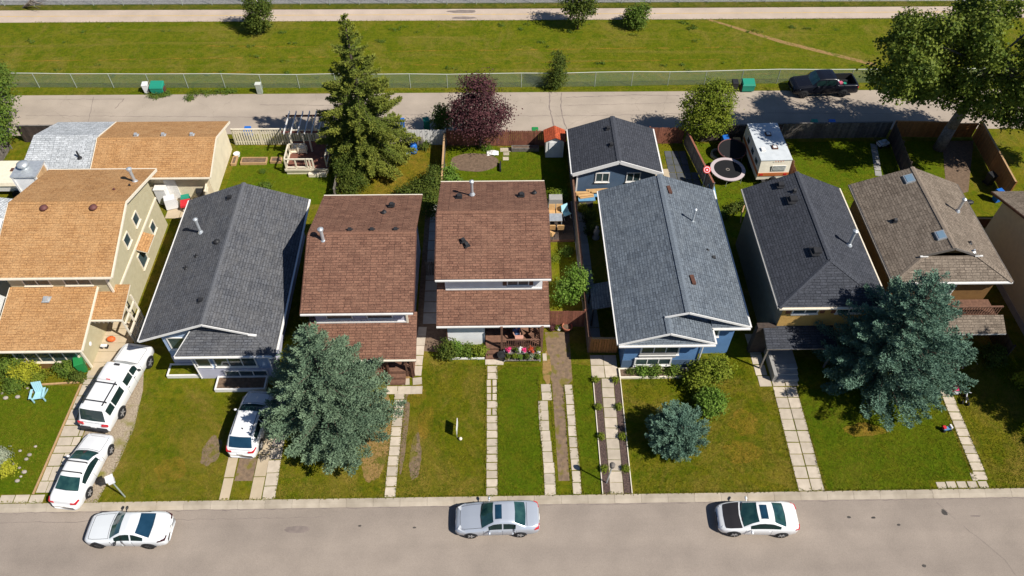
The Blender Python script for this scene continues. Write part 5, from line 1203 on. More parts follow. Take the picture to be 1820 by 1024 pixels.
        for dx in P.get('handles', []):
            MB().box((dx - L / 2, sd * (hw * ip(plan, dx) * 0.99), P['zbelt'] - 0.10), (0.17, 0.035, 0.03)).build('door_handle', P.get('handle_m', P['paint']), t)
        for dx in P.get('seams', []):
            MB().box((dx - L / 2, sd * (hw * ip(plan, dx) - 0.010), (P['z0'] + P['zbelt']) / 2 + 0.05), (0.012, 0.024, P['zbelt'] - P['z0'] - 0.14)).build('door_seam', 'dark_trim', t)
    MB().box((L / 2 + 0.008, 0, P.get('zpl', 0.62)), (0.03, 0.34, 0.13)).build('licence_plate', 'white_trim', t)
    b = MB(); b.box((-L / 2 + bow * 0.02 - 0.006, 0, P.get('zgr', 0.42)), (0.03, W * 0.42, 0.14)); b.build('grille', 'dark_trim', t)
    # wipers
    b = MB(); zc = ip(top, ws0) + 0.012
    for y0 in (-0.35, 0.25): b.beam((ws0 - L / 2 + 0.06, y0, zc + 0.02), (ws0 - L / 2 + 0.16 + bow * 0.3, y0 + 0.5, zc + 0.05), 0.025, 0.02)
    b.build('wiper', 'dark_trim', t)
    return t

COUPE = dict(L=4.62, W=1.84, z0=0.20, zbelt=0.88, roofw=0.66, paint='paint_pearl', wheel=0.335, axles=[0.80, 3.58], ws0=1.48, ws1=2.18, rw0=3.10, rw1=3.80,
    top=[(0, 0.52), (0.05, 0.62), (0.2, 0.70), (0.7, 0.80), (1.48, 0.93), (1.85, 1.16), (2.18, 1.345), (2.55, 1.40), (2.9, 1.385), (3.1, 1.345), (3.45, 1.19), (3.80, 1.04), (4.25, 1.0), (4.52, 0.97), (4.58, 0.85), (4.62, 0.62)],
    belt=[(0, 0.48), (0.05, 0.56), (0.3, 0.66), (1.48, 0.86), (3.8, 0.93), (4.4, 0.90), (4.62, 0.60)],
    plan=[(0, 0.66), (0.05, 0.78), (0.2, 0.90), (0.5, 0.98), (0.9, 1.0), (3.7, 1.0), (4.2, 0.96), (4.48, 0.86), (4.58, 0.76), (4.62, 0.66)],
    keys=[1.48, 2.18, 3.10, 3.80, 1.75, 2.72, 2.80, 3.52], side=[('front', 1.75, 2.72), ('rear', 2.80, 3.52)], handles=[2.72], seams=[1.62, 2.82], zhl=0.55, ztl=0.78, tl=(0.42, 0.09), tlm='lamp_dark', rim='rim_dark', mirror='dark_trim', rglass='blue_glass')
c1 = car('parked_car', 'white two door coupe with black wheels, parked on the street at left', 'car', (-20.66, -1.78, -0.118), R(-1.5), COUPE, 'cars parked along the kerb')
SEDAN = dict(L=4.72, W=1.80, z0=0.21, zbelt=0.90, roofw=0.70, paint='paint_silver', wheel=0.315, axles=[0.88, 3.62], ws0=1.42, ws1=2.12, rw0=3.35, rw1=3.95,
    top=[(0, 0.50), (0.05, 0.62), (0.2, 0.72), (0.7, 0.84), (1.42, 0.96), (1.8, 1.22), (2.12, 1.40), (2.5, 1.45), (3.0, 1.44), (3.35, 1.385), (3.65, 1.22), (3.95, 1.08), (4.4, 1.05), (4.62, 1.02), (4.68, 0.85), (4.72, 0.6)],
    belt=[(0, 0.46), (0.05, 0.56), (0.3, 0.68), (1.42, 0.89), (3.95, 0.97), (4.5, 0.93), (4.72, 0.58)],
    plan=[(0, 0.66), (0.05, 0.78), (0.2, 0.90), (0.5, 0.98), (0.9, 1.0), (3.8, 1.0), (4.3, 0.97), (4.58, 0.88), (4.68, 0.78), (4.72, 0.68)],
    keys=[1.42, 2.12, 3.35, 3.95, 1.78, 2.62, 2.69, 3.45, 2.24, 2.62], side=[('front', 1.78, 2.62), ('rear', 2.69, 3.45)], handles=[2.50, 3.35], seams=[1.60, 2.65, 3.42], sunroof=(2.24, 2.62), zhl=0.60, ztl=0.76, rim='rim_silver', tl=(0.30, 0.13))
c2 = car('parked_car', 'silver four door sedan with sunroof parked below the centre slab walk', 'car', (-0.22, -1.52, -0.118), R(0.5), SEDAN, 'cars parked along the kerb')
CIVIC = dict(COUPE); CIVIC.update(L=4.46, W=1.78, paint='paint_white', roofw=0.68, wheel=0.32, axles=[0.86, 3.50], ws0=1.20, ws1=2.05, rw0=2.98, rw1=3.66, hood=(0.30, 1.12), sunroof=(2.20, 2.62),
    top=[(0, 0.50), (0.05, 0.62), (0.3, 0.74), (0.7, 0.86), (1.20, 0.97), (1.65, 1.23), (2.05, 1.385), (2.4, 1.42), (2.75, 1.40), (2.98, 1.36), (3.35, 1.20), (3.66, 1.07), (4.1, 1.02), (4.34, 0.98), (4.42, 0.85), (4.46, 0.6)],
    belt=[(0, 0.46), (0.05, 0.56), (0.3, 0.68), (1.2, 0.90), (3.66, 0.98), (4.3, 0.92), (4.46, 0.58)],
    plan=[(0, 0.64), (0.05, 0.76), (0.2, 0.88), (0.5, 0.97), (0.9, 1.0), (3.6, 1.0), (4.0, 0.96), (4.3, 0.86), (4.42, 0.74), (4.46, 0.64)],
    keys=[0.30, 1.12, 1.20, 2.05, 2.20, 2.62, 2.98, 3.66, 1.55, 3.40], side=[('front', 1.55, 3.40)], handles=[2.75], seams=[1.42, 2.85], ztl=0.80, tl=(0.3, 0.10), tlm='lamp_red', rim='rim_silver', mirror='paint_white', rglass='car_glass')
c3 = car('parked_car', 'white coupe with black hood and sunroof parked at right on the street', 'car', (14.42, -1.75, -0.118), R(-2.2), CIVIC, 'cars parked along the kerb')
# white sedan nose-in on the gravel, roof bars
S2 = dict(SEDAN); S2.update(L=4.66, W=1.80, paint='paint_white', sunroof=None, side=[('front', 1.70, 3.50)], handles=[2.5, 3.3], seams=[1.60, 2.65], rim='rim_silver', ztl=0.80, tl=(0.34, 0.12),
    top=[(0, 0.50), (0.05, 0.62), (0.25, 0.73), (0.7, 0.86), (1.35, 1.0), (1.75, 1.25), (2.15, 1.41), (2.5, 1.46), (2.95, 1.43), (3.25, 1.37), (3.6, 1.22), (3.95, 1.09), (4.4, 1.05), (4.56, 1.0), (4.62, 0.85), (4.66, 0.6)],
    ws0=1.35, ws1=2.15, rw0=3.25, rw1=3.95, keys=[1.35, 2.15, 3.25, 3.95, 1.70, 3.50])
def roof_bars(t, L, xs, z, wd):
    for x in xs:
        b = MB(); b.beam((x - L / 2, -wd, z), (x - L / 2, wd, z), 0.06, 0.035)
        for s in (-1, 1): b.beam((x - L / 2, s * wd, z), (x - L / 2, s * (wd + 0.04), z - 0.10), 0.07, 0.05)
        b.build('roof_bar', 'dark_trim', t)
c4 = car('parked_car', 'white sedan with two roof bars, nose up the gravel strip by the kerb', 'car', (-24.35, 1.85, 0.006), R(-98), S2, 'cars in the front drives')
roof_bars(c4, 4.66, (2.35, 3.0), 1.50, 0.58)
# white pickup with canopy
TR = dict(L=6.15, W=1.98, z0=0.36, zbelt=1.18, roofw=0.80, paint='paint_white', wheel=0.40, axles=[0.95, 4.75], ws0=1.62, ws1=2.12, rw0=5.62, rw1=5.95, bow=0.10,
    top=[(0, 0.80), (0.05, 0.98), (0.25, 1.08), (1.0, 1.17), (1.62, 1.24), (1.9, 1.58), (2.12, 1.83), (2.5, 1.88), (3.5, 1.88), (3.52, 1.93), (5.4, 1.93), (5.62, 1.88), (5.80, 1.50), (5.95, 1.15), (6.06, 1.05), (6.07, 0.75), (6.15, 0.70)],
    belt=[(0, 0.74), (0.05, 0.92), (0.3, 1.02), (1.62, 1.16), (5.7, 1.18), (5.95, 1.10), (6.06, 1.0), (6.08, 0.68), (6.15, 0.66)],
    plan=[(0, 0.80), (0.05, 0.88), (0.2, 0.95), (0.5, 1.0), (5.7, 1.0), (6.05, 0.97), (6.15, 0.94)],
    keys=[1.62, 2.12, 5.62, 5.95, 1.95, 2.55, 2.62, 3.35, 3.70, 4.80, 4.88, 5.50], side=[('front', 1.95, 2.55), ('rear', 2.62, 3.35), ('canopy', 3.70, 4.80), ('canopy_rear', 4.88, 5.50)], handles=[2.55, 3.3], seams=[1.75, 2.6, 3.45], handle_m='dark_trim', zhl=0.86, ztl=0.90, tl=(0.14, 0.16), zpl=0.78, zgr=0.85, rglass='glass', mirror='dark_trim')
c5 = car('pickup_truck', 'white pickup truck with white canopy and roof rack in the slab drive', 'truck', (-24.0, 7.5, 0.02), R(-100), TR, 'cars in the front drives')
roof_bars(c5, 6.15, (3.75, 5.05), 2.04, 0.72)
for s in (-1, 1): MB().beam((3.6 - 3.075, s * 0.62, 2.0), (5.3 - 3.075, s * 0.62, 2.0), 0.05, 0.05).build('rack_rail', 'dark_trim', c5)
MB().box((3.12, 0, 0.62), (0.16, 1.7, 0.2)).build('bumper', 'dark_trim', c5)
MB().box((2.3 - 3.075, 0, 1.90), (0.13, 0.34, 0.05)).build('roof_marker', 'dark_trim', c5)
MB().box((3.42 - 3.075, 0, 1.91), (0.05, 0.24, 0.05)).build('brake_light', 'lamp_red', c5)
# white hatchback under the spruce
HB = dict(L=4.45, W=1.83, z0=0.22, zbelt=0.98, roofw=0.74, paint='paint_white', wheel=0.34, axles=[0.85, 3.55], ws0=1.18, ws1=1.95, rw0=3.75, rw1=4.22,
    top=[(0, 0.58), (0.05, 0.72), (0.25, 0.84), (0.7, 0.96), (1.18, 1.06), (1.6, 1.36), (1.95, 1.54), (2.4, 1.60), (3.2, 1.585), (3.75, 1.53), (4.0, 1.30), (4.22, 1.05), (4.36, 0.98), (4.41, 0.8), (4.45, 0.6)],
    belt=[(0, 0.54), (0.05, 0.66), (0.3, 0.78), (1.18, 0.98), (3.9, 1.08), (4.22, 1.0), (4.38, 0.9), (4.45, 0.58)],
    plan=[(0, 0.68), (0.05, 0.8), (0.2, 0.91), (0.5, 0.99), (0.9, 1.0), (3.8, 1.0), (4.2, 0.95), (4.36, 0.88), (4.45, 0.74)],
    keys=[1.18, 1.95, 3.75, 4.22, 1.55, 2.42, 2.50, 3.60], side=[('front', 1.55, 2.42), ('rear', 2.50, 3.60)], handles=[2.35, 3.2], seams=[1.4, 2.46, 3.4], zhl=0.68, ztl=0.86, tl=(0.40, 0.10), zpl=0.72, rglass='blue_glass', bow=0.14)
c6 = car('parked_car', 'white hatchback on wheel strips, half in the shade of the largest spruce', 'car', (-15.15, 4.75, 0.03), R(-95), HB, 'cars in the front drives')
b = MB(); b.lathe((1.0, 0, 1.57), [(0.05, 0), (0.03, 0.08), (0.005, 0.14)], 8); b.build('aerial', 'dark_trim', c6)
for s in (-1, 1): MB().beam((2.1 - 2.225, s * 0.60, 1.60), (3.65 - 2.225, s * 0.58, 1.585), 0.03, 0.03).build('roof_rail', 'dark_trim', c6)
# black pickup in the lane
BP = dict(TR); BP.update(L=5.85, W=1.96, paint='paint_black', wheel=0.40, axles=[0.95, 4.55], ws0=1.55, ws1=2.10, rw0=3.70, rw1=3.98, bed=(4.05, 5.62),
    top=[(0, 0.82), (0.05, 0.98), (0.25, 1.10), (1.0, 1.2), (1.55, 1.26), (1.85, 1.6), (2.10, 1.82), (2.5, 1.87), (3.4, 1.86), (3.70, 1.82), (3.98, 1.30), (4.05, 1.28), (5.62, 1.28), (5.76, 1.26), (5.80, 1.0), (5.85, 0.75)],
    belt=[(0, 0.76), (0.05, 0.92), (0.3, 1.04), (1.55, 1.18), (3.98, 1.24), (5.6, 1.24), (5.78, 1.2), (5.85, 0.70)],
    plan=[(0, 0.80), (0.05, 0.88), (0.2, 0.95), (0.5, 1.0), (5.5, 1.0), (5.78, 0.97), (5.85, 0.94)],
    keys=[1.55, 2.10, 3.70, 3.98, 4.05, 5.62, 1.88, 2.68, 2.75, 3.62], side=[('front', 1.88, 2.68), ('rear', 2.75, 3.62)], handles=[2.6, 3.5], seams=[1.7, 2.72, 3.75], zhl=0.88, ztl=0.95, rim='rim_dark', mirror='paint_black')
c7 = car('pickup_truck', 'black crew cab pickup with a loaded open bed, parked in the back lane', 'truck', (29.45, 38.75, -0.03), R(2), BP)
b = MB(); x0, x1 = 4.07 - 2.925, 5.60 - 2.925
b.face([(x0, -0.74, 0.72), (x1, -0.74, 0.72), (x1, 0.74, 0.72), (x0, 0.74, 0.72)])
for y in (-0.76, 0.76): b.face([(x0, y, 0.72), (x1, y, 0.72), (x1, y, 1.26), (x0, y, 1.26)])
for x in (x0, x1): b.face([(x, -0.76, 0.72), (x, 0.76, 0.72), (x, 0.76, 1.26), (x, -0.76, 1.26)])
b.build('bed_liner', 'rubber', c7)
mat('pink_cloth', (0.55, 0.12, 0.18), 0.8); mat('blue_plastic', (0.02, 0.14, 0.50), 0.45); mat('green_plastic', (0.02, 0.22, 0.06), 0.5); mat('teal_plastic', (0.02, 0.26, 0.17), 0.5)
mat('red_plastic', (0.60, 0.03, 0.04), 0.5); mat('white_plastic', (0.72, 0.72, 0.72), 0.5); mat('sky_blue', (0.36, 0.62, 0.68), 0.5); mat('orange_plastic', (0.70, 0.13, 0.03), 0.5); mat('black_mesh', (0.012, 0.012, 0.014), 0.9)
mat('terracotta', (0.34, 0.12, 0.07), 0.85); mat('magenta_flower', (0.65, 0.02, 0.13), 0.7); mat('red_flower', (0.50, 0.05, 0.02), 0.7); mat('plywood', (0.58, 0.36, 0.16), 0.8, (0.50, 0.30, 0.13), 4, rand=0.1)
mat('tarp_blue', (0.10, 0.25, 0.42), 0.6, (0.15, 0.32, 0.48), 3); mat('stone', (0.38, 0.33, 0.28), 0.9, (0.34, 0.29, 0.25), 5, rand=0.25)
for k, (x, y, m, s) in enumerate([(30.75, 38.95, 'white_plastic', 0.3), (30.95, 38.65, 'pink_cloth', 0.34), (31.3, 38.6, 'teal_plastic', 0.28), (31.5, 38.95, 'black_plastic', 0.3)]):
    tag(MB().box((0, 0, s / 2), (s, s * 0.8, s), 0.3 * k).build('parcel', m, at=(x, y, 0.70)), ['white box in the bed of the black pickup', 'pink bundle in the bed of the black pickup', 'green crate in the bed of the black pickup', 'black case in the bed of the black pickup'][k], 'box', 'load in the black pickup bed')

# camper trailer
mat('camper_roof', (0.62, 0.65, 0.66), 0.5, (0.54, 0.57, 0.58), 3); mat('camper_orange', (0.52, 0.16, 0.05), 0.5)
siding('camper_cream', (0.74, 0.68, 0.55), 0.12)
cp = thing('camper_trailer', 'old cream camper trailer with orange band and flat grey roof in the back yard', 'camper', (21.75, 28.6, 0), R(1.5), world=False)
b = MB(); pr = [(-2.3, 0.6), (2.15, 0.6), (2.45, 1.1), (2.3, 2.4), (-2.2, 2.5), (-2.35, 1.2)]   # side outline along local x (= depth), extruded across
hw = 1.22
for s in (-1, 1):
    f = [(s * hw, p[0], p[1]) for p in pr]; b.face(f if s > 0 else f[::-1])
for i in range(len(pr)):
    a, c = pr[i], pr[(i + 1) % len(pr)]
    b.face([(-hw, a[0], a[1]), (hw, a[0], a[1]), (hw, c[0], c[1]), (-hw, c[0], c[1])], 1 if i == 3 else 0)
b.build('body', ['camper_cream', 'camper_roof'], cp)
b = MB(); b.bx(-hw - 0.012, -2.38, 1.02, hw + 0.012, -2.34, 1.32); b.bx(-hw - 0.012, -2.3, 1.02, -hw - 0.002, 2.3, 1.32); b.bx(hw + 0.002, -2.3, 1.02, hw + 0.012, 2.3, 1.32); b.build('stripe', 'camper_orange', cp)
b = MB(); b.bx(-hw - 0.03, -2.24, 2.47, hw + 0.03, 2.36, 2.52); b.build('roof', 'camper_roof', cp)
for (x, y) in ((0.1, 0.9), (0.2, -0.75)):
    f = MB().bx(x - 0.22, y - 0.22, 2.5, x + 0.22, y + 0.22, 2.62).build('roof_hatch', 'brown_trim', cp); g2 = MB().bx(x - 0.14, y - 0.14, 2.6, x + 0.14, y + 0.14, 2.635).build('lid', 'white_trim'); g2.parent = f
MB().bx(-0.95, -1.2, 2.5, -0.65, -0.8, 2.66).build('roof_vent', 'white_trim', cp)
f = MB().bx(-0.25, -2.37, 1.5, 0.85, -2.32, 2.05).build('window', 'white_trim', cp); g2 = MB().bx(-0.18, -2.385, 1.56, 0.78, -2.36, 1.99).build('pane', 'window_glass'); g2.parent = f
cu = MB()
for k in range(10): cu.bx(-0.15 + 0.095 * k, -2.392, 1.6, -0.1 + 0.095 * k, -2.386, 1.95)
q = cu.build('curtain', 'white_trim'); q.parent = f
for y in (1.1, -0.2, -1.4):
    f = MB().bx(-hw - 0.03, y - 0.35, 1.5, -hw + 0.01, y + 0.35, 2.05).build('window', 'white_trim', cp); g2 = MB().bx(-hw - 0.04, y - 0.29, 1.56, -hw - 0.02, y + 0.29, 1.99).build('pane', 'window_glass'); g2.parent = f
for x in (-0.95, 0.95): MB().bx(x - 0.13, -2.4, 1.1, x + 0.13, -2.35, 1.25).build('taillight', 'lamp_red', cp)
for s in (-1, 1):
    o = MB().cyl((s * (hw - 0.25), -0.2, 0.34), (s * (hw - 0.02), -0.2, 0.34), 0.34, 0.34, 18).build('wheel', 'rubber', cp)
b = MB(); b.bx(-0.8, -2.6, 0.45, 0.8, -2.32, 0.6); b.build('bumper', 'dark_trim', cp)
b = MB(); b.cyl((0.0, -2.72, 0.75), (0.0, -2.5, 0.75), 0.32, 0.32, 18); b.build('spare_wheel', 'rubber', cp)
for k in range(4): MB().ball((-0.1 + 0.2 * k, -2.3, 2.46), 0.035, 8, 5).build('marker_lamp', 'orange_plastic', cp)

# tent trailer behind the beige house
tt = thing('tent_trailer', 'folded beige tent trailer with roof hatches beside the pale garage', 'trailer', (-37.3, 26.9, 0))
b = MB(); b.bx(-39.4, 25.7, 0.55, -35.35, 28.3, 1.15); b.build('body', 'white_trim', tt)
b = MB(); b.hexa([(-39.5, 25.6, 1.15), (-35.25, 25.6, 1.15), (-35.25, 28.4, 1.15), (-39.5, 28.4, 1.15), (-39.4, 25.7, 1.42), (-35.35, 25.7, 1.42), (-35.35, 28.3, 1.42), (-39.4, 28.3, 1.42)]); b.build('roof', 'cream_paint', tt)
for x, y in ((-36.4, 28.0), (-37.9, 27.2)): MB().bx(x - 0.22, y - 0.18, 1.4, x + 0.22, y + 0.18, 1.47).build('roof_hatch', 'brown_trim', tt)
for y in (25.55, 28.45): MB().cyl((-37.5, y - 0.1, 0.34), (-37.5, y + 0.1, 0.34), 0.34, 0.34, 16).build('wheel', 'rubber', tt)
b = MB(); b.beam((-35.3, 26.9, 0.5), (-34.0, 26.4, 0.5), 0.1, 0.1); b.beam((-35.3, 26.0, 0.5), (-34.0, 26.4, 0.5), 0.1, 0.1); b.build('tow_bar', 'dark_trim', tt)

# ------------------------------------------------------------------ fences
def fence(name, label, pts, h, wood, bw=0.14, gap=0.012, rails=True, cap=None, z=0.0, both=False, group=None, th=0.02, jit=0.02, postmat=None):
    c = (sum(p[0] for p in pts) / len(pts), sum(p[1] for p in pts) / len(pts), z)
    t = thing(name, label, 'fence', c, group=group)
    ms = [proto_mesh(MB().bx(-bw / 2, -th / 2, 0.04, bw / 2, th / 2, h + U(-jit, jit)), 'board', wood) for _ in range(3)]
    pm = proto_mesh(MB().bx(-0.05, -0.05, 0, 0.05, 0.05, h + 0.06), 'post', postmat or wood)
    for a, b_ in zip(pts, pts[1:]):
        L = math.dist(a, b_); an = math.atan2(b_[1] - a[1], b_[0] - a[0]); n = max(1, int(L / (bw + gap)))
        nx, ny = -math.sin(an), math.cos(an)
        for k in range(n):
            f = (k + 0.5) / n; inst('board', ms[k % 3], t, (a[0] + (b_[0] - a[0]) * f, a[1] + (b_[1] - a[1]) * f, z + U(-0.01, 0.01)), an + U(-0.03, 0.03))
        np_ = max(1, round(L / 2.4))
        for k in range(np_ + 1):
            f = k / np_; inst('post', pm, t, (a[0] + (b_[0] - a[0]) * f + nx * 0.07, a[1] + (b_[1] - a[1]) * f + ny * 0.07, z), an)
        if rails:
            for hz in (0.35, h - 0.3):
                MB().beam((a[0] + nx * 0.035, a[1] + ny * 0.035, z + hz), (b_[0] + nx * 0.035, b_[1] + ny * 0.035, z + hz), 0.04, 0.09).build('rail', postmat or wood, t)
        if cap: MB().beam((a[0] + nx * 0.01, a[1] + ny * 0.01, z + h + 0.05), (b_[0] + nx * 0.01, b_[1] + ny * 0.01, z + h + 0.05), 0.14, 0.04).build('cap_rail', cap, t)
    return t
fence('picket_fence', 'cream picket fence between the tan garage and the white pergola', [(-21.9, 31.75), (-17.4, 31.75)], 1.6, 'cream_paint', 0.13, 0.07, cap='cream_paint')
fence('board_fence', 'cream picket fence half hidden behind the pergola and tall spruce', [(-17.2, 31.75), (-8.0, 31.7)], 1.6, 'cream_paint', 0.13, 0.07)
fence('board_fence', 'pale grey board fence left of the plum tree', [(-7.5, 31.6), (-4.25, 31.55)], 1.6, 'white_trim', 0.2, 0.004)
fence('board_fence', 'weathered reddish board fence behind the plum tree and shed', [(-4.15, 31.45), (5.75, 31.3)], 1.6, 'red_wood', 0.15, 0.01)
fence('board_fence', 'grey brown board fence between the white walled house and the slate roofed house', [(5.85, 31.3), (5.85, 10.1)], 1.65, 'grey_wood', 0.15, 0.01, postmat='brown_wood', cap='brown_wood')
fence('board_fence', 'weathered board fence left of the plum tree plot', [(-4.35, 31.4), (-4.35, 25.4)], 1.4, 'grey_wood', 0.15, 0.012, cap='raw_wood')
fence('board_fence', 'short red board fence beside the small leafy tree', [(3.35, 12.25), (5.75, 12.2)], 1.75, 'red_wood', 0.15, 0.006)
fence('board_fence', 'low board fence between the white deck yard and the dry weedy lawn', [(-12.75, 31.4), (-12.75, 25.0)], 1.1, 'grey_wood', 0.15, 0.012)
fence('board_fence', 'dark board fence in the gap between the brown roofed houses', [(-5.15, 17.0), (-4.25, 17.0)], 1.5, 'grey_wood', 0.14, 0.012)
fence('side_gate', 'orange brown board gate beside the deep blue house', [(6.0, 10.05), (7.75, 10.0)], 1.6, 'orange_wood', 0.15, 0.012, cap='raw_wood')
fence('board_fence', 'reddish brown slat fence right of the black roofed garage', [(12.7, 31.5), (15.6, 31.5)], 1.7, 'red_wood', 0.15, 0.01)
fence('board_fence', 'dark board fence between the concrete yard and the trampoline', [(15.75, 31.4), (16.75, 24.9)], 1.5, 'grey_wood', 0.15, 0.012, cap='red_wood')
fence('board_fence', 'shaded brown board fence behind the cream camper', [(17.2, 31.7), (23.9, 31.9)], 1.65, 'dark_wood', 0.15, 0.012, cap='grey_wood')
fence('board_fence', 'long grey green board fence in dappled tree shade by the lane', [(24.1, 32.0), (33.2, 32.1)], 1.6, 'grey_wood', 0.15, 0.012, cap='grey_wood')
fence('board_fence', 'board fence right of the camper running to the dark hip roofed house', [(23.6, 31.7), (23.6, 25.2)], 1.5, 'brown_wood', 0.15, 0.012)
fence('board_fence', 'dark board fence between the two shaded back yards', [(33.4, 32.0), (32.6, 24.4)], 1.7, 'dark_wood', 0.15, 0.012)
fence('board_fence', 'orange board fence behind the trunk of the big tree', [(33.6, 32.2), (38.3, 32.0)], 1.6, 'orange_wood', 0.15, 0.008, cap='orange_wood')
gt_ = thing('garden_gate', 'orange board gate with diagonal brace by the lane', 'gate', (39.4, 31.9, 0))
bm = proto_mesh(MB().bx(-0.07, -0.01, 0.1, 0.07, 0.01, 1.6), 'board', 'orange_wood')
for k in range(14): inst('board', bm, gt_, (38.45 + 0.15 * k, 31.95, 0))
MB().beam((38.4, 31.9, 0.2), (40.5, 31.9, 1.5), 0.04, 0.1).build('brace', 'orange_wood', gt_)
fence('board_fence', 'orange board fence along the bare soil bed', [(40.6, 32.0), (40.1, 24.4)], 1.8, 'orange_wood', 0.15, 0.006, cap='raw_wood')
fence('board_fence', 'brown board fence at the far left lane corner', [(-39.6, 32.3), (-35.9, 32.3)], 1.7, 'dark_wood', 0.15, 0.01, cap='grey_wood')
fence('board_fence', 'grey board fence left of the tent trailer', [(-40.5, 31.5), (-40.5, 26.0)], 1.5, 'grey_wood', 0.15, 0.012)
fence('lattice_fence', 'cream slatted screen beside the beige house back yard', [(-22.6, 26.4), (-22.3, 24.4)], 1.5, 'cream_paint', 0.07, 0.09, cap='cream_paint')
fence('low_fence', 'low brown slat fence behind the taupe roofed house', [(33.4, 21.4), (37.8, 21.3)], 0.9, 'red_wood', 0.1, 0.03, cap='raw_wood')
fence('board_fence', 'dark slatted fence between the taupe roofed house and blank side wall', [(33.2, 12.0), (33.2, 9.0)], 1.7, 'dark_wood', 0.12, 0.03)

# chain link fences
mat('galvanised', (0.42, 0.47, 0.40), 0.5, (0.34, 0.38, 0.33), 3, metal=0.2)
mat('link_wire', (0.24, 0.30, 0.22), 0.6)
mat('rail_pipe', (0.62, 0.64, 0.56), 0.45)
def chainlink(label, pts, h, sp, zf, step=0.19, seed=1):
    t = thing('chain_link_fence', label, 'fence', (0, pts[0][1], 0))
    pm = proto_mesh(MB().cyl((0, 0, 0), (0, 0, h), 0.035, 0.035, 8), 'post', 'galvanised')
    X = [p[0] for p in pts]; Y = [p[1] for p in pts]; x0, x1 = X[0], X[-1]
    yy = lambda x: float(np.interp(x, X, Y))
    n = int((x1 - x0) / sp); q = random.Random(seed); hs = [q.uniform(-0.05, 0.05) for _ in range(n + 2)]
    r = MB()
    for k in range(n + 1):
        x = x0 + sp * k; inst('post', pm, t, (x, yy(x), zf), 0, (1, 1, 1 + hs[k] / h))
        if k < n: r.cyl((x, yy(x), zf + h + hs[k]), (x + sp, yy(x + sp), zf + h + hs[k + 1]), 0.028, 0.028, 6, caps=False)
    r.build('top_rail', 'rail_pipe', t)
    b = MB(); x = x0
    wz = 0.011
    while x < x1 - h:
        for d in (1, -1):
            xa, xb = (x, x + h) if d > 0 else (x + h, x)
            b.raw([(xa - wz, yy(x) - 0.012 * d, zf + 0.04), (xa + wz, yy(x) - 0.012 * d, zf + 0.04), (xb + wz, yy(x) + 0.012 * d, zf + h - 0.02), (xb - wz, yy(x) + 0.012 * d, zf + h - 0.02)], [(0, 1, 2, 3)])
        x += step
    o = b.build('link_mesh', 'link_wire', t); o['kind'] = 'stuff'
    return t
chainlink('long chain link fence between the back lane and the mown field', [(-48, 40.15), (-30, 39.85), (-8, 39.6), (8, 39.65), (24, 39.95), (48, 40.0)], 1.5, 3.35, -0.02, 0.105)
chainlink('far chain link fence along the ballast beyond the trail', [(-56, 54.05), (0, 53.95), (50, 54.3)], 1.8, 3.0, 0.0, 0.16, 2)
# ------------------------------------------------------------------ trees and shrubs
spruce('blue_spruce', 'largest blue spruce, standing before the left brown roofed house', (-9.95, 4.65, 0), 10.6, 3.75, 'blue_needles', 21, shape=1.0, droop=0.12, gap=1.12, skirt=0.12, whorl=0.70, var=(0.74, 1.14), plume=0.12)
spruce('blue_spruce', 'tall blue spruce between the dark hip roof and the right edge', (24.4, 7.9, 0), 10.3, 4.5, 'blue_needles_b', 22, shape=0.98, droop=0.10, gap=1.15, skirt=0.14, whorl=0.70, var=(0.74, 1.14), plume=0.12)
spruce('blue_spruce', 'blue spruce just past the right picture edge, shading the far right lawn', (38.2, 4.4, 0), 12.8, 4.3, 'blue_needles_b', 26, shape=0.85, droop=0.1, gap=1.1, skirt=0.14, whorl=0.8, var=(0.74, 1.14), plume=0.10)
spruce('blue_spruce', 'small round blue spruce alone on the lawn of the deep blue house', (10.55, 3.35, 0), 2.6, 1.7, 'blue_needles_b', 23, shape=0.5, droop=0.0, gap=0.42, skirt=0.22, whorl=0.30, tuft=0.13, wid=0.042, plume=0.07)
spruce('green_spruce', 'tall green spruce with drooping boughs behind the white deck', (-10.5, 29.4, 0), 13.4, 3.7, 'green_needles', 24, shape=0.95, droop=0.5, gap=1.1, skirt=0.16, whorl=0.85, hole=0.06, tuft=0.20, wid=0.07, lat=0.62, plume=0.13, var=(0.70, 1.18))

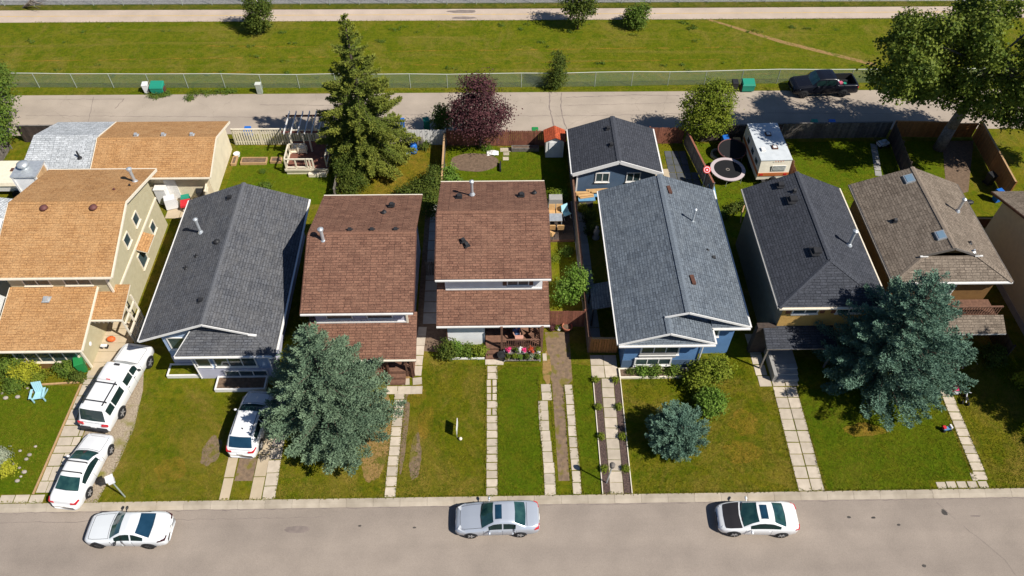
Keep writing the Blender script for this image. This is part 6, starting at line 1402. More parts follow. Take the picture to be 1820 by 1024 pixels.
gb = np.random.default_rng(77); big = []
while len(big) < 135:
    p = gb.uniform(-1, 1, 3); r = float(np.linalg.norm(p))
    if r > 1 or r < 0.35: continue
    c = (-0.6 + 9.4 * p[0], -2.6 + 5.2 * p[1], 9.4 + 5.8 * p[2])
    if c[2] + 0.82 * c[1] < (5.4 if c[0] < -2.0 else 4.2 if c[0] < 3.0 else 3.2): continue
    q = gb.uniform(0.55, 1.05); big.append((c[0], c[1], c[2], q * 1.15, q * 1.05, q * 0.8))
big += [(-3.3, 0.8, 6.0, 0.8, 0.8, 0.7), (-1.9, -0.6, 6.6, 1.0, 0.9, 0.8), (5.2, -1.8, 5.9, 1.2, 1.1, 0.9), (7.0, -2.4, 5.6, 1.3, 1.2, 0.9), (8.4, -2.6, 6.2, 1.5, 1.3, 1.0), (3.2, -0.6, 5.6, 0.9, 0.8, 0.7), (-2.5, -1.0, 6.2, 1.1, 1.0, 0.8), (-1.0, -1.8, 5.9, 1.0, 0.9, 0.8), (1.5, -2.0, 5.6, 1.2, 1.0, 0.8), (2.8, -2.2, 5.0, 1.1, 1.0, 0.8), (-4.0, -0.5, 6.4, 1.0, 0.9, 0.8), (4.2, -2.5, 4.8, 1.2, 1.0, 0.8), (0.3, -1.5, 6.8, 1.2, 1.0, 0.9), (5.6, -3.0, 4.6, 1.2, 1.1, 0.8), (7.0, -3.0, 4.3, 1.2, 1.1, 0.8), (3.2, -1.2, 6.8, 1.2, 1.1, 0.9), (-3.2, 0.5, 7.2, 1.1, 1.0, 0.9), (8.5, -3.0, 4.5, 1.3, 1.1, 0.9), (0.6, -1.3, 4.7, 0.8, 0.7, 0.6)]
leafy('leafy_tree', 'huge leafy tree with thick bare trunk at the upper right by the lane', 'tree', (37.2, 30.6, 0), big, 92000, 0.22, 'leaf_poplar', 31, trunk=(0.5, [(0, 0, -0.1), (0.15, 0.1, 2.2), (0.5, 0.2, 4.6), (0.7, 0.2, 7.0), (0.6, 0.1, 9.0)]), bark='pale_bark', fill=0.4, clump=0.27)
leafy('plum_tree', 'dark purple leaved plum tree at the back fence', 'tree', (-1.45, 31.15, 0), [(0, 0, 3.3, 1.9, 1.8, 1.5), (-1.0, 0.4, 4.0, 1.3, 1.3, 1.3), (1.1, 0.3, 3.6, 1.3, 1.3, 1.2), (0.1, 0.5, 5.2, 1.4, 1.3, 1.4), (-0.9, -0.3, 2.6, 1.2, 1.2, 1.0), (0.9, -0.4, 2.4, 1.2, 1.1, 1.0), (-1.6, 0.4, 3.4, 0.8, 0.8, 0.9), (1.9, 0.4, 3.2, 0.75, 0.75, 0.8), (0.6, 0.4, 6.1, 0.8, 0.8, 0.7), (-0.6, 0.5, 6.1, 0.7, 0.7, 0.7)], 15000, 0.14, 'plum_leaves', 32, trunk=(0.14, [(0, 0, -0.1), (0.05, 0, 1.2), (0.0, 0.1, 2.2)]), fill=0.25, clump=0.3, upw=0.35)
leafy('leafy_tree', 'bright yellow green round tree behind the trampoline', 'tree', (17.3, 31.9, 0), [(0, 0, 2.6, 1.9, 1.7, 1.7), (-0.8, 0.1, 3.7, 1.4, 1.3, 1.3), (0.8, 0.1, 3.9, 1.4, 1.3, 1.4), (0.1, 0.2, 4.9, 1.2, 1.2, 1.0), (-1.1, -0.2, 1.9, 1.1, 1.0, 1.0), (1.1, -0.1, 2.0, 1.1, 1.0, 1.0)], 16000, 0.15, 'leaf_lime', 33, trunk=(0.12, [(0, 0, -0.1), (0, 0, 1.0), (0.05, 0, 2.0)]), fill=0.4, clump=0.24)
leafy('leafy_tree', 'dark bushy tree on the far trail edge left of the tall spruce', 'tree', (-22.9, 48.9, 0), [(0, 0, 1.6, 1.3, 1.2, 1.3), (0.2, 0.1, 3.0, 1.1, 1.1, 1.2), (-0.3, 0, 4.2, 0.7, 0.7, 0.9), (-0.7, 0, 1.0, 0.9, 0.8, 0.8)], 6500, 0.16, 'leaf_dark', 34, trunk=(0.1, [(0, 0, -0.1), (0, 0, 1.5)]), fill=0.4, clump=0.25)
leafy('leafy_tree', 'dark open tree on the mown field near the trail', 'tree', (8.1, 49.2, 0), [(0, 0, 1.9, 1.2, 1.1, 1.2), (0.4, 0.2, 3.2, 1.3, 1.2, 1.2), (-0.8, 0.1, 2.6, 1.0, 0.9, 0.9), (0.1, 0.2, 4.6, 0.9, 0.9, 0.9), (1.0, 0, 2.3, 0.8, 0.8, 0.8)], 5600, 0.17, 'leaf_dark', 35, trunk=(0.11, [(0, 0, -0.1), (0, 0, 1.6)]), fill=0.4, clump=0.26)
leafy('round_shrub', 'round green shrub on the field right of the open tree', 'shrub', (13.85, 49.6, 0), [(0, 0, 1.0, 1.15, 1.05, 1.0), (0.3, 0.1, 1.6, 0.85, 0.8, 0.8), (-0.4, 0, 1.3, 0.7, 0.7, 0.7)], 4200, 0.16, 'leaf_mid', 36, fill=0.45, clump=0.2)
leafy('upright_shrub', 'upright dark shrub growing through the chain link fence', 'shrub', (5.45, 39.6, 0), [(0, 0, 1.0, 0.9, 0.7, 1.0), (0.1, 0, 2.2, 0.75, 0.65, 1.0), (0.1, 0, 3.0, 0.5, 0.5, 0.6), (-0.5, 0, 0.7, 0.7, 0.6, 0.6)], 4000, 0.13, 'leaf_dark', 37, fill=0.4, clump=0.2)
leafy('leafy_tree', 'leafy tree at the far left edge beside the lane', 'tree', (-42.7, 34.0, 0), [(0, 0, 3.4, 1.9, 2.2, 1.8), (0.8, 1.2, 4.6, 1.6, 1.7, 1.5), (-0.5, 2.2, 5.5, 1.7, 1.7, 1.6), (1.4, -0.9, 2.4, 1.3, 1.5, 1.2), (1.7, 0.4, 3.0, 1.1, 1.2, 1.0), (-0.2, 3.2, 3.2, 1.6, 1.6, 1.5), (1.9, -2.4, 1.9, 1.3, 1.4, 1.0)], 15000, 0.17, 'leaf_mid', 38, trunk=(0.16, [(0, 0, -0.1), (0, 0, 2.4)]), fill=0.4, clump=0.3)
leafy('leafy_tree', 'small bright green tree beside the short red fence', 'tree', (4.95, 14.4, 0), [(0, 0, 1.7, 0.95, 0.9, 0.8), (0.35, 0.2, 2.4, 0.75, 0.7, 0.7), (-0.45, -0.3, 1.3, 0.7, 0.6, 0.6), (0.55, -0.1, 1.7, 0.6, 0.6, 0.6)], 4200, 0.15, 'leaf_green', 39, trunk=(0.06, [(0, 0, -0.05), (0, 0, 1.0)]), fill=0.3, clump=0.2)
leafy('tall_hedge', 'dark overgrown shrub at the foot of the tall green spruce', 'shrub', (-11.5, 27.0, 0), [(0, 0, 1.2, 1.3, 1.1, 1.2), (0.2, 0.8, 2.4, 1.2, 1.1, 1.1), (-0.5, 0.2, 1.9, 1.0, 0.9, 1.0), (0.3, -1.0, 0.9, 1.1, 1.0, 0.9), (-0.3, -1.6, 0.6, 0.9, 0.7, 0.6)], 10000, 0.11, 'leaf_dark', 40, fill=0.45, clump=0.2)
leafy('wild_shrub', 'dark shrub mass behind the roofs at the weedy lawn corner', 'shrub', (-5.9, 25.0, 0), [(0, 0, 0.9, 1.2, 0.9, 0.9), (0.9, 0.4, 1.3, 0.9, 1.0, 1.1), (-1.3, -0.1, 0.7, 1.0, 0.7, 0.7), (0.9, 1.5, 0.9, 0.7, 0.9, 0.8), (0.7, -1.6, 1.2, 0.7, 1.1, 1.1)], 10000, 0.12, 'leaf_dark', 41, fill=0.4, clump=0.2)
leafy('lane_shrub', 'leafy bush on the lane side of the fence left of the plum tree', 'shrub', (-4.7, 33.3, 0), [(0, 0, 1.0, 0.8, 0.7, 1.0), (0.1, 0, 2.0, 0.6, 0.6, 0.8), (0.3, 0, 1.4, 0.8, 0.6, 0.8)], 3600, 0.13, 'leaf_mid', 42, fill=0.4, clump=0.2)
leafy('vine_shrub', 'bright climbing plant over the fence beside the bare plot', 'shrub', (-3.9, 26.8, 0), [(0, 0, 0.9, 0.7, 0.7, 0.8), (0.3, -0.5, 0.7, 0.6, 0.7, 0.6), (-0.1, -1.0, 0.9, 0.6, 0.6, 0.7)], 3000, 0.15, 'leaf_green', 43, fill=0.35, clump=0.18)
leafy('lilac_shrub', 'yellow green shrub at the corner of the deep blue house', 'shrub', (13.35, 7.9, 0), [(0, 0, 0.9, 1.0, 0.8, 0.9), (-0.8, -0.7, 0.7, 0.7, 0.6, 0.7), (0.8, 0.3, 0.8, 0.7, 0.7, 0.7)], 5200, 0.14, 'leaf_lime', 44, fill=0.4, clump=0.2)
leafy('round_shrub', 'round bright green shrub on the lawn below the yellow green shrub', 'shrub', (13.1, 5.7, 0), [(0, 0, 0.65, 0.95, 0.9, 0.7), (0.2, 0.15, 1.0, 0.65, 0.6, 0.55)], 4200, 0.13, 'leaf_green', 45, fill=0.45, clump=0.16)
leafy('dark_shrub', 'dark shrub in the shade left of the white front wall', 'shrub', (-3.5, 10.0, 0), [(0, 0, 0.6, 0.5, 0.5, 0.7), (0.2, -0.2, 0.4, 0.5, 0.4, 0.4)], 1800, 0.12, 'leaf_dark', 46, fill=0.3, clump=0.18)
for k, (x, y, s, m, lb) in enumerate([(-2.9, 10.25, 0.52, 'leaf_green', 'tall leafy rhubarb clump at the left of the white front wall'), (-2.1, 10.15, 0.42, 'leaf_mid', 'middle leafy clump under the white front wall'), (-1.4, 10.1, 0.42, 'leaf_lime', 'yellow green clump nearest the porch steps')]):
    leafy('leafy_clump', lb, 'plant', (x, y, 0), [(0, 0, s * 0.75, s, s * 0.7, s * 0.8)], 1500, 0.13, m, 47 + k, fill=0.3, clump=0.12, group='plants in front gardens')
MB_ = MB(); MB_.beam((-3.2, 9.68, 0.06), (-0.98, 9.66, 0.06), 0.08, 0.14); tag(MB_.build('edging_board', 'white_trim', origin=(-2.1, 9.67, 0)), 'white edging board along the leafy bed by the porch', 'edging')
# eight little mulch-bed shrubs
xs = [(6.19, 7.82), (7.47, 7.8), (6.17, 5.78), (7.46, 5.78), (6.15, 3.71), (7.44, 3.69), (6.14, 1.56), (7.43, 1.54)]
nm = ['top', 'second', 'third', 'lowest']
sh0 = None
for k, (x, y) in enumerate(xs):
    lb = '%s yellow green ball shrub in the %s mulch bed' % (nm[k // 2], 'left' if k % 2 == 0 else 'right')
    if sh0 is None: sh0 = leafy('ball_shrub', lb, 'shrub', (x, y, 0), [(0, 0, 0.17, 0.19, 0.19, 0.17)], 700, 0.065, 'leaf_lime', 60, fill=0.5, clump=0.06, group='ball shrubs in the mulch beds')
    else: dup(sh0, (x, y, 0), U(0, 6), lb, 'ball shrubs in the mulch beds')
# far-left garden
for k, (x, y, s, m, lb) in enumerate([(-31.6, 9.0, 0.75, 'leaf_mid', 'green shrub at the left under the beige house window'), (-30.5, 8.7, 0.7, 'leaf_yellow', 'yellow green flowering clump in the beige house bed'), (-30.9, 7.9, 0.5, 'leaf_mid', 'low green clump below the yellow one'), (-27.95, 9.0, 0.55, 'leaf_mid', 'round green bush beside the green bin'), (-32.3, 7.0, 0.6, 'leaf_green', 'bright clump at the left picture edge'), (-33.0, 5.2, 0.6, 'leaf_mid', 'dark clump at the left picture edge below the others'),
        (-29.75, 2.5, 0.62, 'leaf_sage', 'silvery plant in the corner bed by the kerb'), (-29.1, 2.0, 0.45, 'leaf_yellow', 'bright yellow plant in the corner bed'), (-30.3, 1.4, 0.6, 'leaf_lime', 'lime green plant low in the corner bed'), (-29.7, 8.35, 0.4, 'leaf_lime', 'small lime plant at the top of the chair lawn'), (-27.1, 8.45, 0.32, 'leaf_dark', 'low dark clump left of the green bin'),
        (9.2, 8.35, 0.4, 'leaf_green', 'left leafy clump in the white edged bed'), (10.0, 8.35, 0.42, 'leaf_mid', 'middle leafy clump in the white edged bed'), (11.2, 8.35, 0.4, 'leaf_mid', 'right leafy clump in the white edged bed'), (12.2, 7.7, 0.5, 'leaf_lime', 'feathery clump at the end of the white edged bed'), (-19.0, 28.3, 0.1, 'leaf_mid', 'tiny plant by the garden beds'),
        (4.3, 24.9, 0.55, 'leaf_lime', 'bright leafy plants behind the patio chairs'), (5.0, 24.8, 0.5, 'leaf_green', 'leafy plants in the fence corner behind the patio'), (6.9, 22.4, 0.55, 'leaf_dark', 'dark shrub in the narrow side yard'), (7.0, 21.2, 0.5, 'leaf_dark', 'shaded shrub beside the side passage'), (6.6, 23.5, 0.35, 'leaf_yellow', 'yellow plant by the lumber pile'), (5.0, 19.0, 0.4, 'leaf_mid', 'green plants in the bed below the patio'), (4.1, 18.3, 0.3, 'leaf_lime', 'lime plants against the brown roofed house'),
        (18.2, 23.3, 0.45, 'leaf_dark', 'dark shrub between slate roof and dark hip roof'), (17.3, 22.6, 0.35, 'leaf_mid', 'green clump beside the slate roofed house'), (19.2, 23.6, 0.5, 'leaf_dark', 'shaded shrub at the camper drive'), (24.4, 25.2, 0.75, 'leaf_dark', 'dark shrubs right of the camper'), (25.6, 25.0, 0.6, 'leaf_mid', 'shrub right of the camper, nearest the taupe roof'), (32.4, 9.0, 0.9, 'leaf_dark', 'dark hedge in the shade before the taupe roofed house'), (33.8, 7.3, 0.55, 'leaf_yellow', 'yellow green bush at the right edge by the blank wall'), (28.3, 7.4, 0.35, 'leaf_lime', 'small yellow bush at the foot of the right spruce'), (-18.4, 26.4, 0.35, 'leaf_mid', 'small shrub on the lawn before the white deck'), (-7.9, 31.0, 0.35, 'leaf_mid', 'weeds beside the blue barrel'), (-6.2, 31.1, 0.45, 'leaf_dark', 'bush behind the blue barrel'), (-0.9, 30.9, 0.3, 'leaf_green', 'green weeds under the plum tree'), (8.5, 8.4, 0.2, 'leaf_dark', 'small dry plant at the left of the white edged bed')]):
    if k < 11: s *= 1.3
    leafy('garden_plant', lb, 'plant', (x, y, 0), [(0, 0, s * 0.7, s, s * 0.85, s * 0.75), (s * 0.4, s * 0.2, s * 0.8, s * 0.6, s * 0.6, s * 0.6)], int(500 + 2600 * s * s), 0.11 if s > 0.3 else 0.07, m, 100 + k, fill=0.35, clump=0.13, group='plants in the gardens')
leafy('dry_shrub', 'bare grey brown shrub in the shade before the taupe roofed house', 'shrub', (29.6, 8.9, 0), [(0, 0, 0.7, 1.1, 0.6, 0.6), (-0.6, 0, 0.6, 0.6, 0.5, 0.5)], 900, 0.16, 'bare_twigs', 150, fill=0.5, clump=0.2)
leafy('weedy_tuft', 'weeds around the green lane bin', 'weeds', (-30.4, 38.6, -0.03), [(0, 0, 0.1, 1.0, 0.5, 0.18), (0.6, 0.3, 0.12, 0.6, 0.4, 0.2)], 2200, 0.09, 'leaf_mid', 151, fill=0.2, clump=0.12)
leafy('weedy_tuft', 'weeds along the lane edge right of the green bin', 'weeds', (-26.3, 38.9, -0.03), [(0, 0, 0.1, 1.6, 0.4, 0.2), (-1.0, -0.7, 0.1, 0.4, 0.5, 0.18), (1.8, 0.2, 0.1, 1.5, 0.3, 0.2)], 2600, 0.09, 'leaf_mid', 152, fill=0.2, clump=0.12)
# short grass blades standing on the front and back lawns
g = np.random.default_rng(9)
def vnoise(x, y, sc, sd):
    q = np.random.default_rng(sd).random((64, 64)); u = x / sc % 64; v = y / sc % 64
    i, j = u.astype(int) % 64, v.astype(int) % 64; a, b = u - np.floor(u), v - np.floor(v); a = a * a * (3 - 2 * a); b = b * b * (3 - 2 * b); i1, j1 = (i + 1) % 64, (j + 1) % 64
    return (q[i, j] * (1 - a) + q[i1, j] * a) * (1 - b) + (q[i, j1] * (1 - a) + q[i1, j1] * a) * b
n = 330000
x = g.uniform(-34, 36, n); y = np.where(g.random(n) < 0.8, g.uniform(0.05, 9.3, n), g.uniform(24.5, 31.4, n))
ok = np.ones(n, bool)
for (x0, x1, y0, y1) in [(-27.05, -22.65, 0, 9.5), (-34, -26.4, 8.6, 32), (-34, -22.5, 20, 32), (-16.3, -13.0, 0, 7.8), (-6.8, -6.05, 0, 8.8), (-0.87, -0.18, 0, 9.9), (2.55, 4.75, 0, 10), (5.9, 7.85, 0, 10), (17.4, 18.95, 0, 10), (28.05, 29.05, 0, 9.5), (-21.6, -13.4, 7.0, 9.5), (-9.3, -5.0, 7.0, 10), (-3.6, 3.0, 9.4, 10), (7.7, 12.7, 7.9, 10), (16.5, 21, 7.2, 10), (-17.2, -13.5, 27.4, 31.5), (-3.9, 0.2, 28.1, 30.5), (5.7, 17, 20, 32), (26, 33, 8.5, 10), (-34, 36, 32, 40), (34.9, 41, 24.5, 32), (20.4, 23.2, 25.5, 31), (-21.8, -17.6, 29.0, 30.2), (25.3, 28.1, 0, 0.55), (-34, -26, 0, 0.6), (3.5, 5.8, 20, 24.4)]:
    ok &= ~((x > x0) & (x < x1) & (y > y0) & (y < y1))
x, y = x[ok], y[ok]; n = len(x)
dry = np.clip(1.5 * (0.55 * vnoise(x, y, 1.7, 1) + 0.3 * vnoise(x, y, 0.55, 2) + 0.15 * vnoise(x, y, 0.2, 3)) - 0.45 + g.normal(0, 0.18, n), 0, 1)
hgt = g.uniform(0.03, 0.085, n) * (0.7 + 0.6 * vnoise(x, y, 0.8, 4))
P = np.stack([x, y, np.full(n, 0.0)], 1); D = unit(g.normal(0, 0.7, (n, 3)) * [1, 1, 0] + [0, 0, 0.8]); N = unit(g.normal(0, 1, (n, 3)) * [1, 1, 0.2])
V, F = leaf_quads(P, D, N, hgt, g.uniform(0.02, 0.04, n))
o = fast('grass', V, F, 'grass_blade', None, np.repeat(dry, 4)); o['kind'] = 'stuff'; o['label'] = 'short grass blades of the lawns'
# weed clumps on the mown field: many, tiny
g = np.random.default_rng(8); wb = []
for k in range(70):
    x = g.uniform(-46, 34); y = g.choice([g.uniform(48.2, 50.2), g.uniform(41, 50)])
    r = g.uniform(0.12, 0.45); wb.append((x, y, 0.03, r * 1.6, r * 0.7, 0.09))
o = crown_mesh(g, wb, 9000, 0.10, None, 'leaf_mid', 'field_weeds', fill=0.1, clump=0.09); o['kind'] = 'stuff'; o['label'] = 'scattered dark green weed clumps on the mown field'
# ragged grass along edges of lane, street kerb and walks: loose blades, one object
g = np.random.default_rng(5); pts = []
for x in np.arange(-46, 46, 0.035): pts.append((x, 39.3 + g.normal(0, 0.14), -0.02))
for x in np.arange(-46, 46, 0.07): pts.append((x, 50.85 + g.normal(0, 0.06), 0.0)); pts.append((x, 53.2 + g.normal(0, 0.08), 0.0))
for x in np.arange(-34, 36, 0.03): pts.append((x, 0.02 + abs(g.normal(0, 0.03)), 0.0))
for (x0, y0, x1, y1) in [(-0.9, 0.1, -0.88, 9.2), (-0.16, 0.1, -0.14, 9.0), (2.5, 0.1, 2.5, 8), (3.24, 0.1, 3.3, 7.8), (4.15, 0.1, 4.1, 7.6), (4.75, 0.1, 4.7, 7.6), (17.35, 0.1, 17.5, 7), (18.95, 0.1, 19.1, 7), (28.03, 0.6, 28.2, 7), (28.8, 0.3, 29.0, 7), (-13.02, 0.1, -13.1, 7), (-6.77, 0.1, -6.7, 7), (-6.08, 0.1, -6.0, 7), (-22.5, 4.8, -22.8, 2.3), (-23.2, 0.1, -22.7, 2.3)]:
    n = int(math.dist((x0, y0), (x1, y1)) / 0.025)
    for k in range(n):
        f = k / n; pts.append((x0 + (x1 - x0) * f + g.normal(0, 0.03), y0 + (y1 - y0) * f, 0.0))
P = np.array(pts); n = len(P)
D = unit(g.normal(0, 0.6, (n, 3)) * [1, 1, 0] + [0, 0, 0.55]); N = unit(g.normal(0, 1, (n, 3)) * [1, 1, 0.2])
V, F = leaf_quads(P, D, N, g.uniform(0.06, 0.19, n), g.uniform(0.03, 0.055, n))
o = fast('edge_grass', V, F, 'grass_blade', None, np.repeat(g.uniform(0, 1, n), 4)); o['kind'] = 'stuff'; o['label'] = 'ragged grass blades along the edges of lawns and paving'

# ------------------------------------------------------------------ white deck with pergola
dk = thing('garden_deck', 'white deck with railings and red boards behind the charcoal roof', 'deck', (-15.2, 29.4, 0))
MB().bx(-17.0, 28.05, 0, -13.7, 31.5, 0.5).build('deck_skirt', 'cream_paint', dk)
bm = proto_mesh(MB().bx(0, 0, -0.03, 3.4, 0.2, 0), 'deck_board', 'deck_red')
for k in range(17): inst('deck_board', bm, dk, (-17.05, 28.0 + 0.208 * k, 0.56))
MB().bx(-17.08, 27.95, 0.38, -13.62, 28.02, 0.6).build('fascia', 'cream_paint', dk)
MB().bx(-15.2, 27.65, 0, -13.8, 27.94, 0.3).build('step', 'cream_paint', dk)
def panel(a, b_, z=0.56, h=0.95):
    r = MB()
    for hz in (0.12, h): r.beam((a[0], a[1], z + hz), (b_[0], b_[1], z + hz), 0.1, 0.09)
    for f in (0, 0.5, 1): r.bx(a[0] + (b_[0] - a[0]) * f - 0.05, a[1] + (b_[1] - a[1]) * f - 0.05, z, a[0] + (b_[0] - a[0]) * f + 0.05, a[1] + (b_[1] - a[1]) * f + 0.05, z + h)
    r.build('railing', 'cream_paint', dk)
panel((-16.95, 28.1), (-15.3, 28.1)); panel((-15.25, 28.1), (-14.75, 28.1)); panel((-16.95, 28.15), (-16.95, 29.9)); panel((-16.9, 29.95), (-15.6, 29.95)); panel((-13.75, 28.3), (-13.75, 30.6))
b = MB(); b.bx(-16.85, 30.0, 0.58, -15.6, 30.45, 1.0); b.build('bench', 'cream_paint', dk)
pg = thing('pergola', 'white and dark red pergola over the back of the deck', 'pergola', (-15.2, 31.2, 0))
for x in (-16.7, -15.2, -13.6):
    for y in (30.2, 32.3): MB().bx(x - 0.06, y - 0.06, 0, x + 0.06, y + 0.06, 2.5).build('post', 'cream_paint', pg)
for y in (30.2, 32.3): MB().beam((-17.3, y, 2.55), (-13.0, y, 2.55), 0.06, 0.17).build('beam', 'maroon_metal', pg)
rm = proto_mesh(MB().bx(-0.03, -1.5, 0, 0.03, 1.4, 0.15), 'rafter', 'white_trim')
for k in range(8): inst('rafter', rm, pg, (-17.0 + 0.55 * k, 31.25, 2.65))
b = MB(); b.tube([(-16.7, 30.2, 0.6), (-16.7, 30.2, 2.3), (-16.4, 30.2, 2.75), (-15.9, 30.2, 2.75), (-15.7, 30.2, 2.3), (-15.7, 30.2, 0.6)], 0.05, 6); b.build('arch', 'cream_paint', pg)
for lb, q, m in (('left timber raised bed by the picket fence', (-21.75, 29.1, -21.35, 30.1), 'raw_wood'), ('middle raised bed on the lawn before the picket fence', (-21.0, 29.2, -18.9, 29.95), 'raw_wood'), ('right raised bed close to the white deck', (-18.6, 29.35, -17.7, 29.95), 'raw_wood')):
    planter(lb, q[0], q[1], q[2], q[3], 0.22, m, 'soil', 0.08)
tag(MB().lathe((0, 0, 0), [(0.2, 0), (0.27, 0.28), (0.22, 0.28), (0.2, 0.2), (0.001, 0.2)], 14).build('flower_pot', 'white_trim', at=(-21.5, 30.35, 0)), 'white pot standing on the left raised bed end', 'pot')

# ------------------------------------------------------------------ bins, barrels, lane things
def cart(label, x, y, m, rz=0.0, z=0.0, s=1.0, cat='bin', group=None):
    t = thing('wheelie_bin', label, cat, (x, y, z), rz, group, world=False)
    b = MB(); a, c = 0.26 * s, 0.30 * s
    b.hexa([(-a * 0.8, -c * 0.8, 0.06), (a * 0.8, -c * 0.8, 0.06), (a * 0.8, c * 0.8, 0.06), (-a * 0.8, c * 0.8, 0.06), (-a, -c, 0.98 * s), (a, -c, 0.98 * s), (a, c, 0.98 * s), (-a, c, 0.98 * s)]); b.build('body', m, t)
    b = MB(); b.hexa([(-a * 1.08, -c * 1.1, 0.985 * s), (a * 1.08, -c * 1.1, 0.985 * s), (a * 1.08, c * 1.15, 0.985 * s), (-a * 1.08, c * 1.15, 0.985 * s), (-a * 0.95, -c, 1.05 * s), (a * 0.95, -c, 1.05 * s), (a * 0.95, c, 1.08 * s), (-a * 0.95, c, 1.08 * s)]); b.build('lid', m, t)
    for sd in (-1, 1): MB().cyl((sd * a * 0.8, c * 0.8, 0.1), (sd * a, c * 0.8, 0.1), 0.1, 0.1, 12).build('wheel', 'rubber', t)
    MB().beam((-a * 0.8, c * 1.2, 0.92 * s), (a * 0.8, c * 1.2, 0.92 * s), 0.04, 0.04).build('handle', m, t)
    return t
cart('green wheeled bin beside the corner of the beige house front wing', -26.95, 9.15, 'green_plastic', 0.4, 0.02, 1.05)
cart('blue wheeled bin behind the cream fence, by the tall spruce', -8.1, 33.6, 'blue_plastic', 0.1, -0.03)
cart('dark green wheeled bin on the lane left of the leafy bush', -6.0, 33.7, 'teal_plastic', 0.2, -0.03)
cart('blue wheeled bin behind the cream picket fence, by the tan garage', -20.9, 32.6, 'blue_plastic', 0, 0.0)
cart('green wheeled bin behind the red board fence', 3.2, 32.2, 'green_plastic', 0, 0)
cart('blue wheeled bin beside the yellow green tree', 19.05, 31.0, 'blue_plastic', 0.1, 0)
cart('blue wheeled bin on the shaded lane behind the grey green fence', 28.6, 33.0, 'blue_plastic', 0, -0.03)
cart('dark green wheeled bin on the shaded lane left of the blue one', 27.1, 33.05, 'teal_plastic', 0, -0.03)
cart('blue wheeled bin at the far right by the orange fence', 39.3, 24.2, 'blue_plastic', 0.3, 0)
cart('black wheeled bin in the shade of the orange fence', 39.5, 26.2, 'black_plastic', 0.3, 0)
def dumpster(label, x, y, z, rz):
    t = thing('garbage_container', label, 'container', (x, y, z), rz, world=False)
    b = MB(); t.scale = (0.8, 0.8, 0.8); b.hexa([(-0.65, -0.45, 0.15), (0.65, -0.45, 0.15), (0.65, 0.45, 0.15), (-0.65, 0.45, 0.15), (-0.7, -0.5, 0.9), (0.7, -0.5, 0.9), (0.7, 0.5, 1.15), (-0.7, 0.5, 1.15)]); b.build('body', 'teal_plastic', t)
    b = MB(); b.hexa([(-0.74, -0.54, 0.9), (0.74, -0.54, 0.9), (0.74, 0.54, 1.15), (-0.74, 0.54, 1.15), (-0.66, -0.4, 1.1), (0.66, -0.4, 1.1), (0.66, 0.45, 1.28), (-0.66, 0.45, 1.28)]); b.build('lid', 'teal_plastic', t)
    for sd in (-1, 1): MB().bx(sd * 0.72 - 0.06, -0.3, 0.1, sd * 0.72 + 0.06, 0.3, 0.75).build('bracket', 'brown_trim', t)
dumpster('green garbage container by the chain link fence on the left lane', -30.3, 39.15, 0.0, 0.0)
dumpster('shaded green garbage container by the chain link fence near the black pickup', 22.75, 39.0, -0.03, 0.0)
cart('grey wheeled bin left of the shaded garbage container', 21.5, 38.9, 'black_plastic', 0, -0.03)
cart('white topped bin with brown legs left of the green lane container', -31.35, 39.2, 'white_plastic', 0.1, 0, 0.9)
t = thing('utility_box', 'pale green utility pedestal beside the chain link fence', 'utility box', (-21.25, 39.0, 0), world=False)
MB().bx(-0.22, -0.18, 0, 0.22, 0.18, 0.95).build('body', 'galvanised', t); MB().bx(-0.25, -0.21, 0.95, 0.25, 0.21, 1.03).build('lid', 'rail_pipe', t)
t = thing('rain_barrel', 'blue plastic barrel on the dry weedy lawn', 'barrel', (-6.95, 30.6, 0), world=False)
MB().lathe((0, 0, 0), [(0.001, 0), (0.27, 0), (0.31, 0.2), (0.32, 0.5), (0.31, 0.8), (0.26, 0.95), (0.001, 0.96)], 18).build('body', 'blue_plastic', t, smooth=True)
b = MB()
for z in (0.25, 0.65): b.lathe((0, 0, z), [(0.315, -0.025), (0.34, 0), (0.315, 0.025)], 18)
b.build('hoop', 'blue_plastic', t)
tag(MB().lathe((0, 0, 0), [(0.001, 0.02), (0.16, 0), (0.2, 0.15), (0.18, 0.15), (0.15, 0.04)], 12).build('plastic_tub', 'blue_plastic', at=(-7.35, 30.35, 0)), 'small pale blue tub beside the blue barrel', 'tub')
b = MB(); b.bx(-0.8, -0.25, 0, 0.8, 0.25, 0.9); sh = thing('storage_rack', 'grey slatted storage rack against the pale fence', 'rack', (-7.0, 31.2, 0), world=False); 
for k in range(6): MB().bx(-0.85 + 0.3 * k, -0.25, 0, -0.65 + 0.3 * k, 0.2, 1.0).build('slat', 'grey_wood', sh)
t = thing('pole_lamp_post', 'white pole lamp base beyond the trail at upper left', 'pole', (-24.2, 53.6, 0), world=False)
MB().cyl((0, 0, 0), (0, 0, 5.5), 0.11, 0.08, 10).build('pole', 'white_trim', t); MB().cyl((0, 0, 0), (0, 0, 0.35), 0.24, 0.2, 12).build('base', 'white_trim', t)
b = MB(); q = random.Random(3)
for k in range(14):
    a = q.uniform(-0.6, 0.9); b.tube([(-48.0, 53.6, 0.05), (-48 + 1.5 * math.cos(a), 53.6 + 1.2 * math.sin(a), 0.5 + q.uniform(0, 0.5)), (-48 + 2.8 * math.cos(a), 53.6 + 2 * math.sin(a), 0.3 + q.uniform(0, 0.7))], [0.06, 0.04, 0.01], 5)
tag(b.build('fallen_branch', 'pale_bark', origin=(-48, 53.6, 0)), 'dead bare branches at the upper left end of the trail', 'branches')

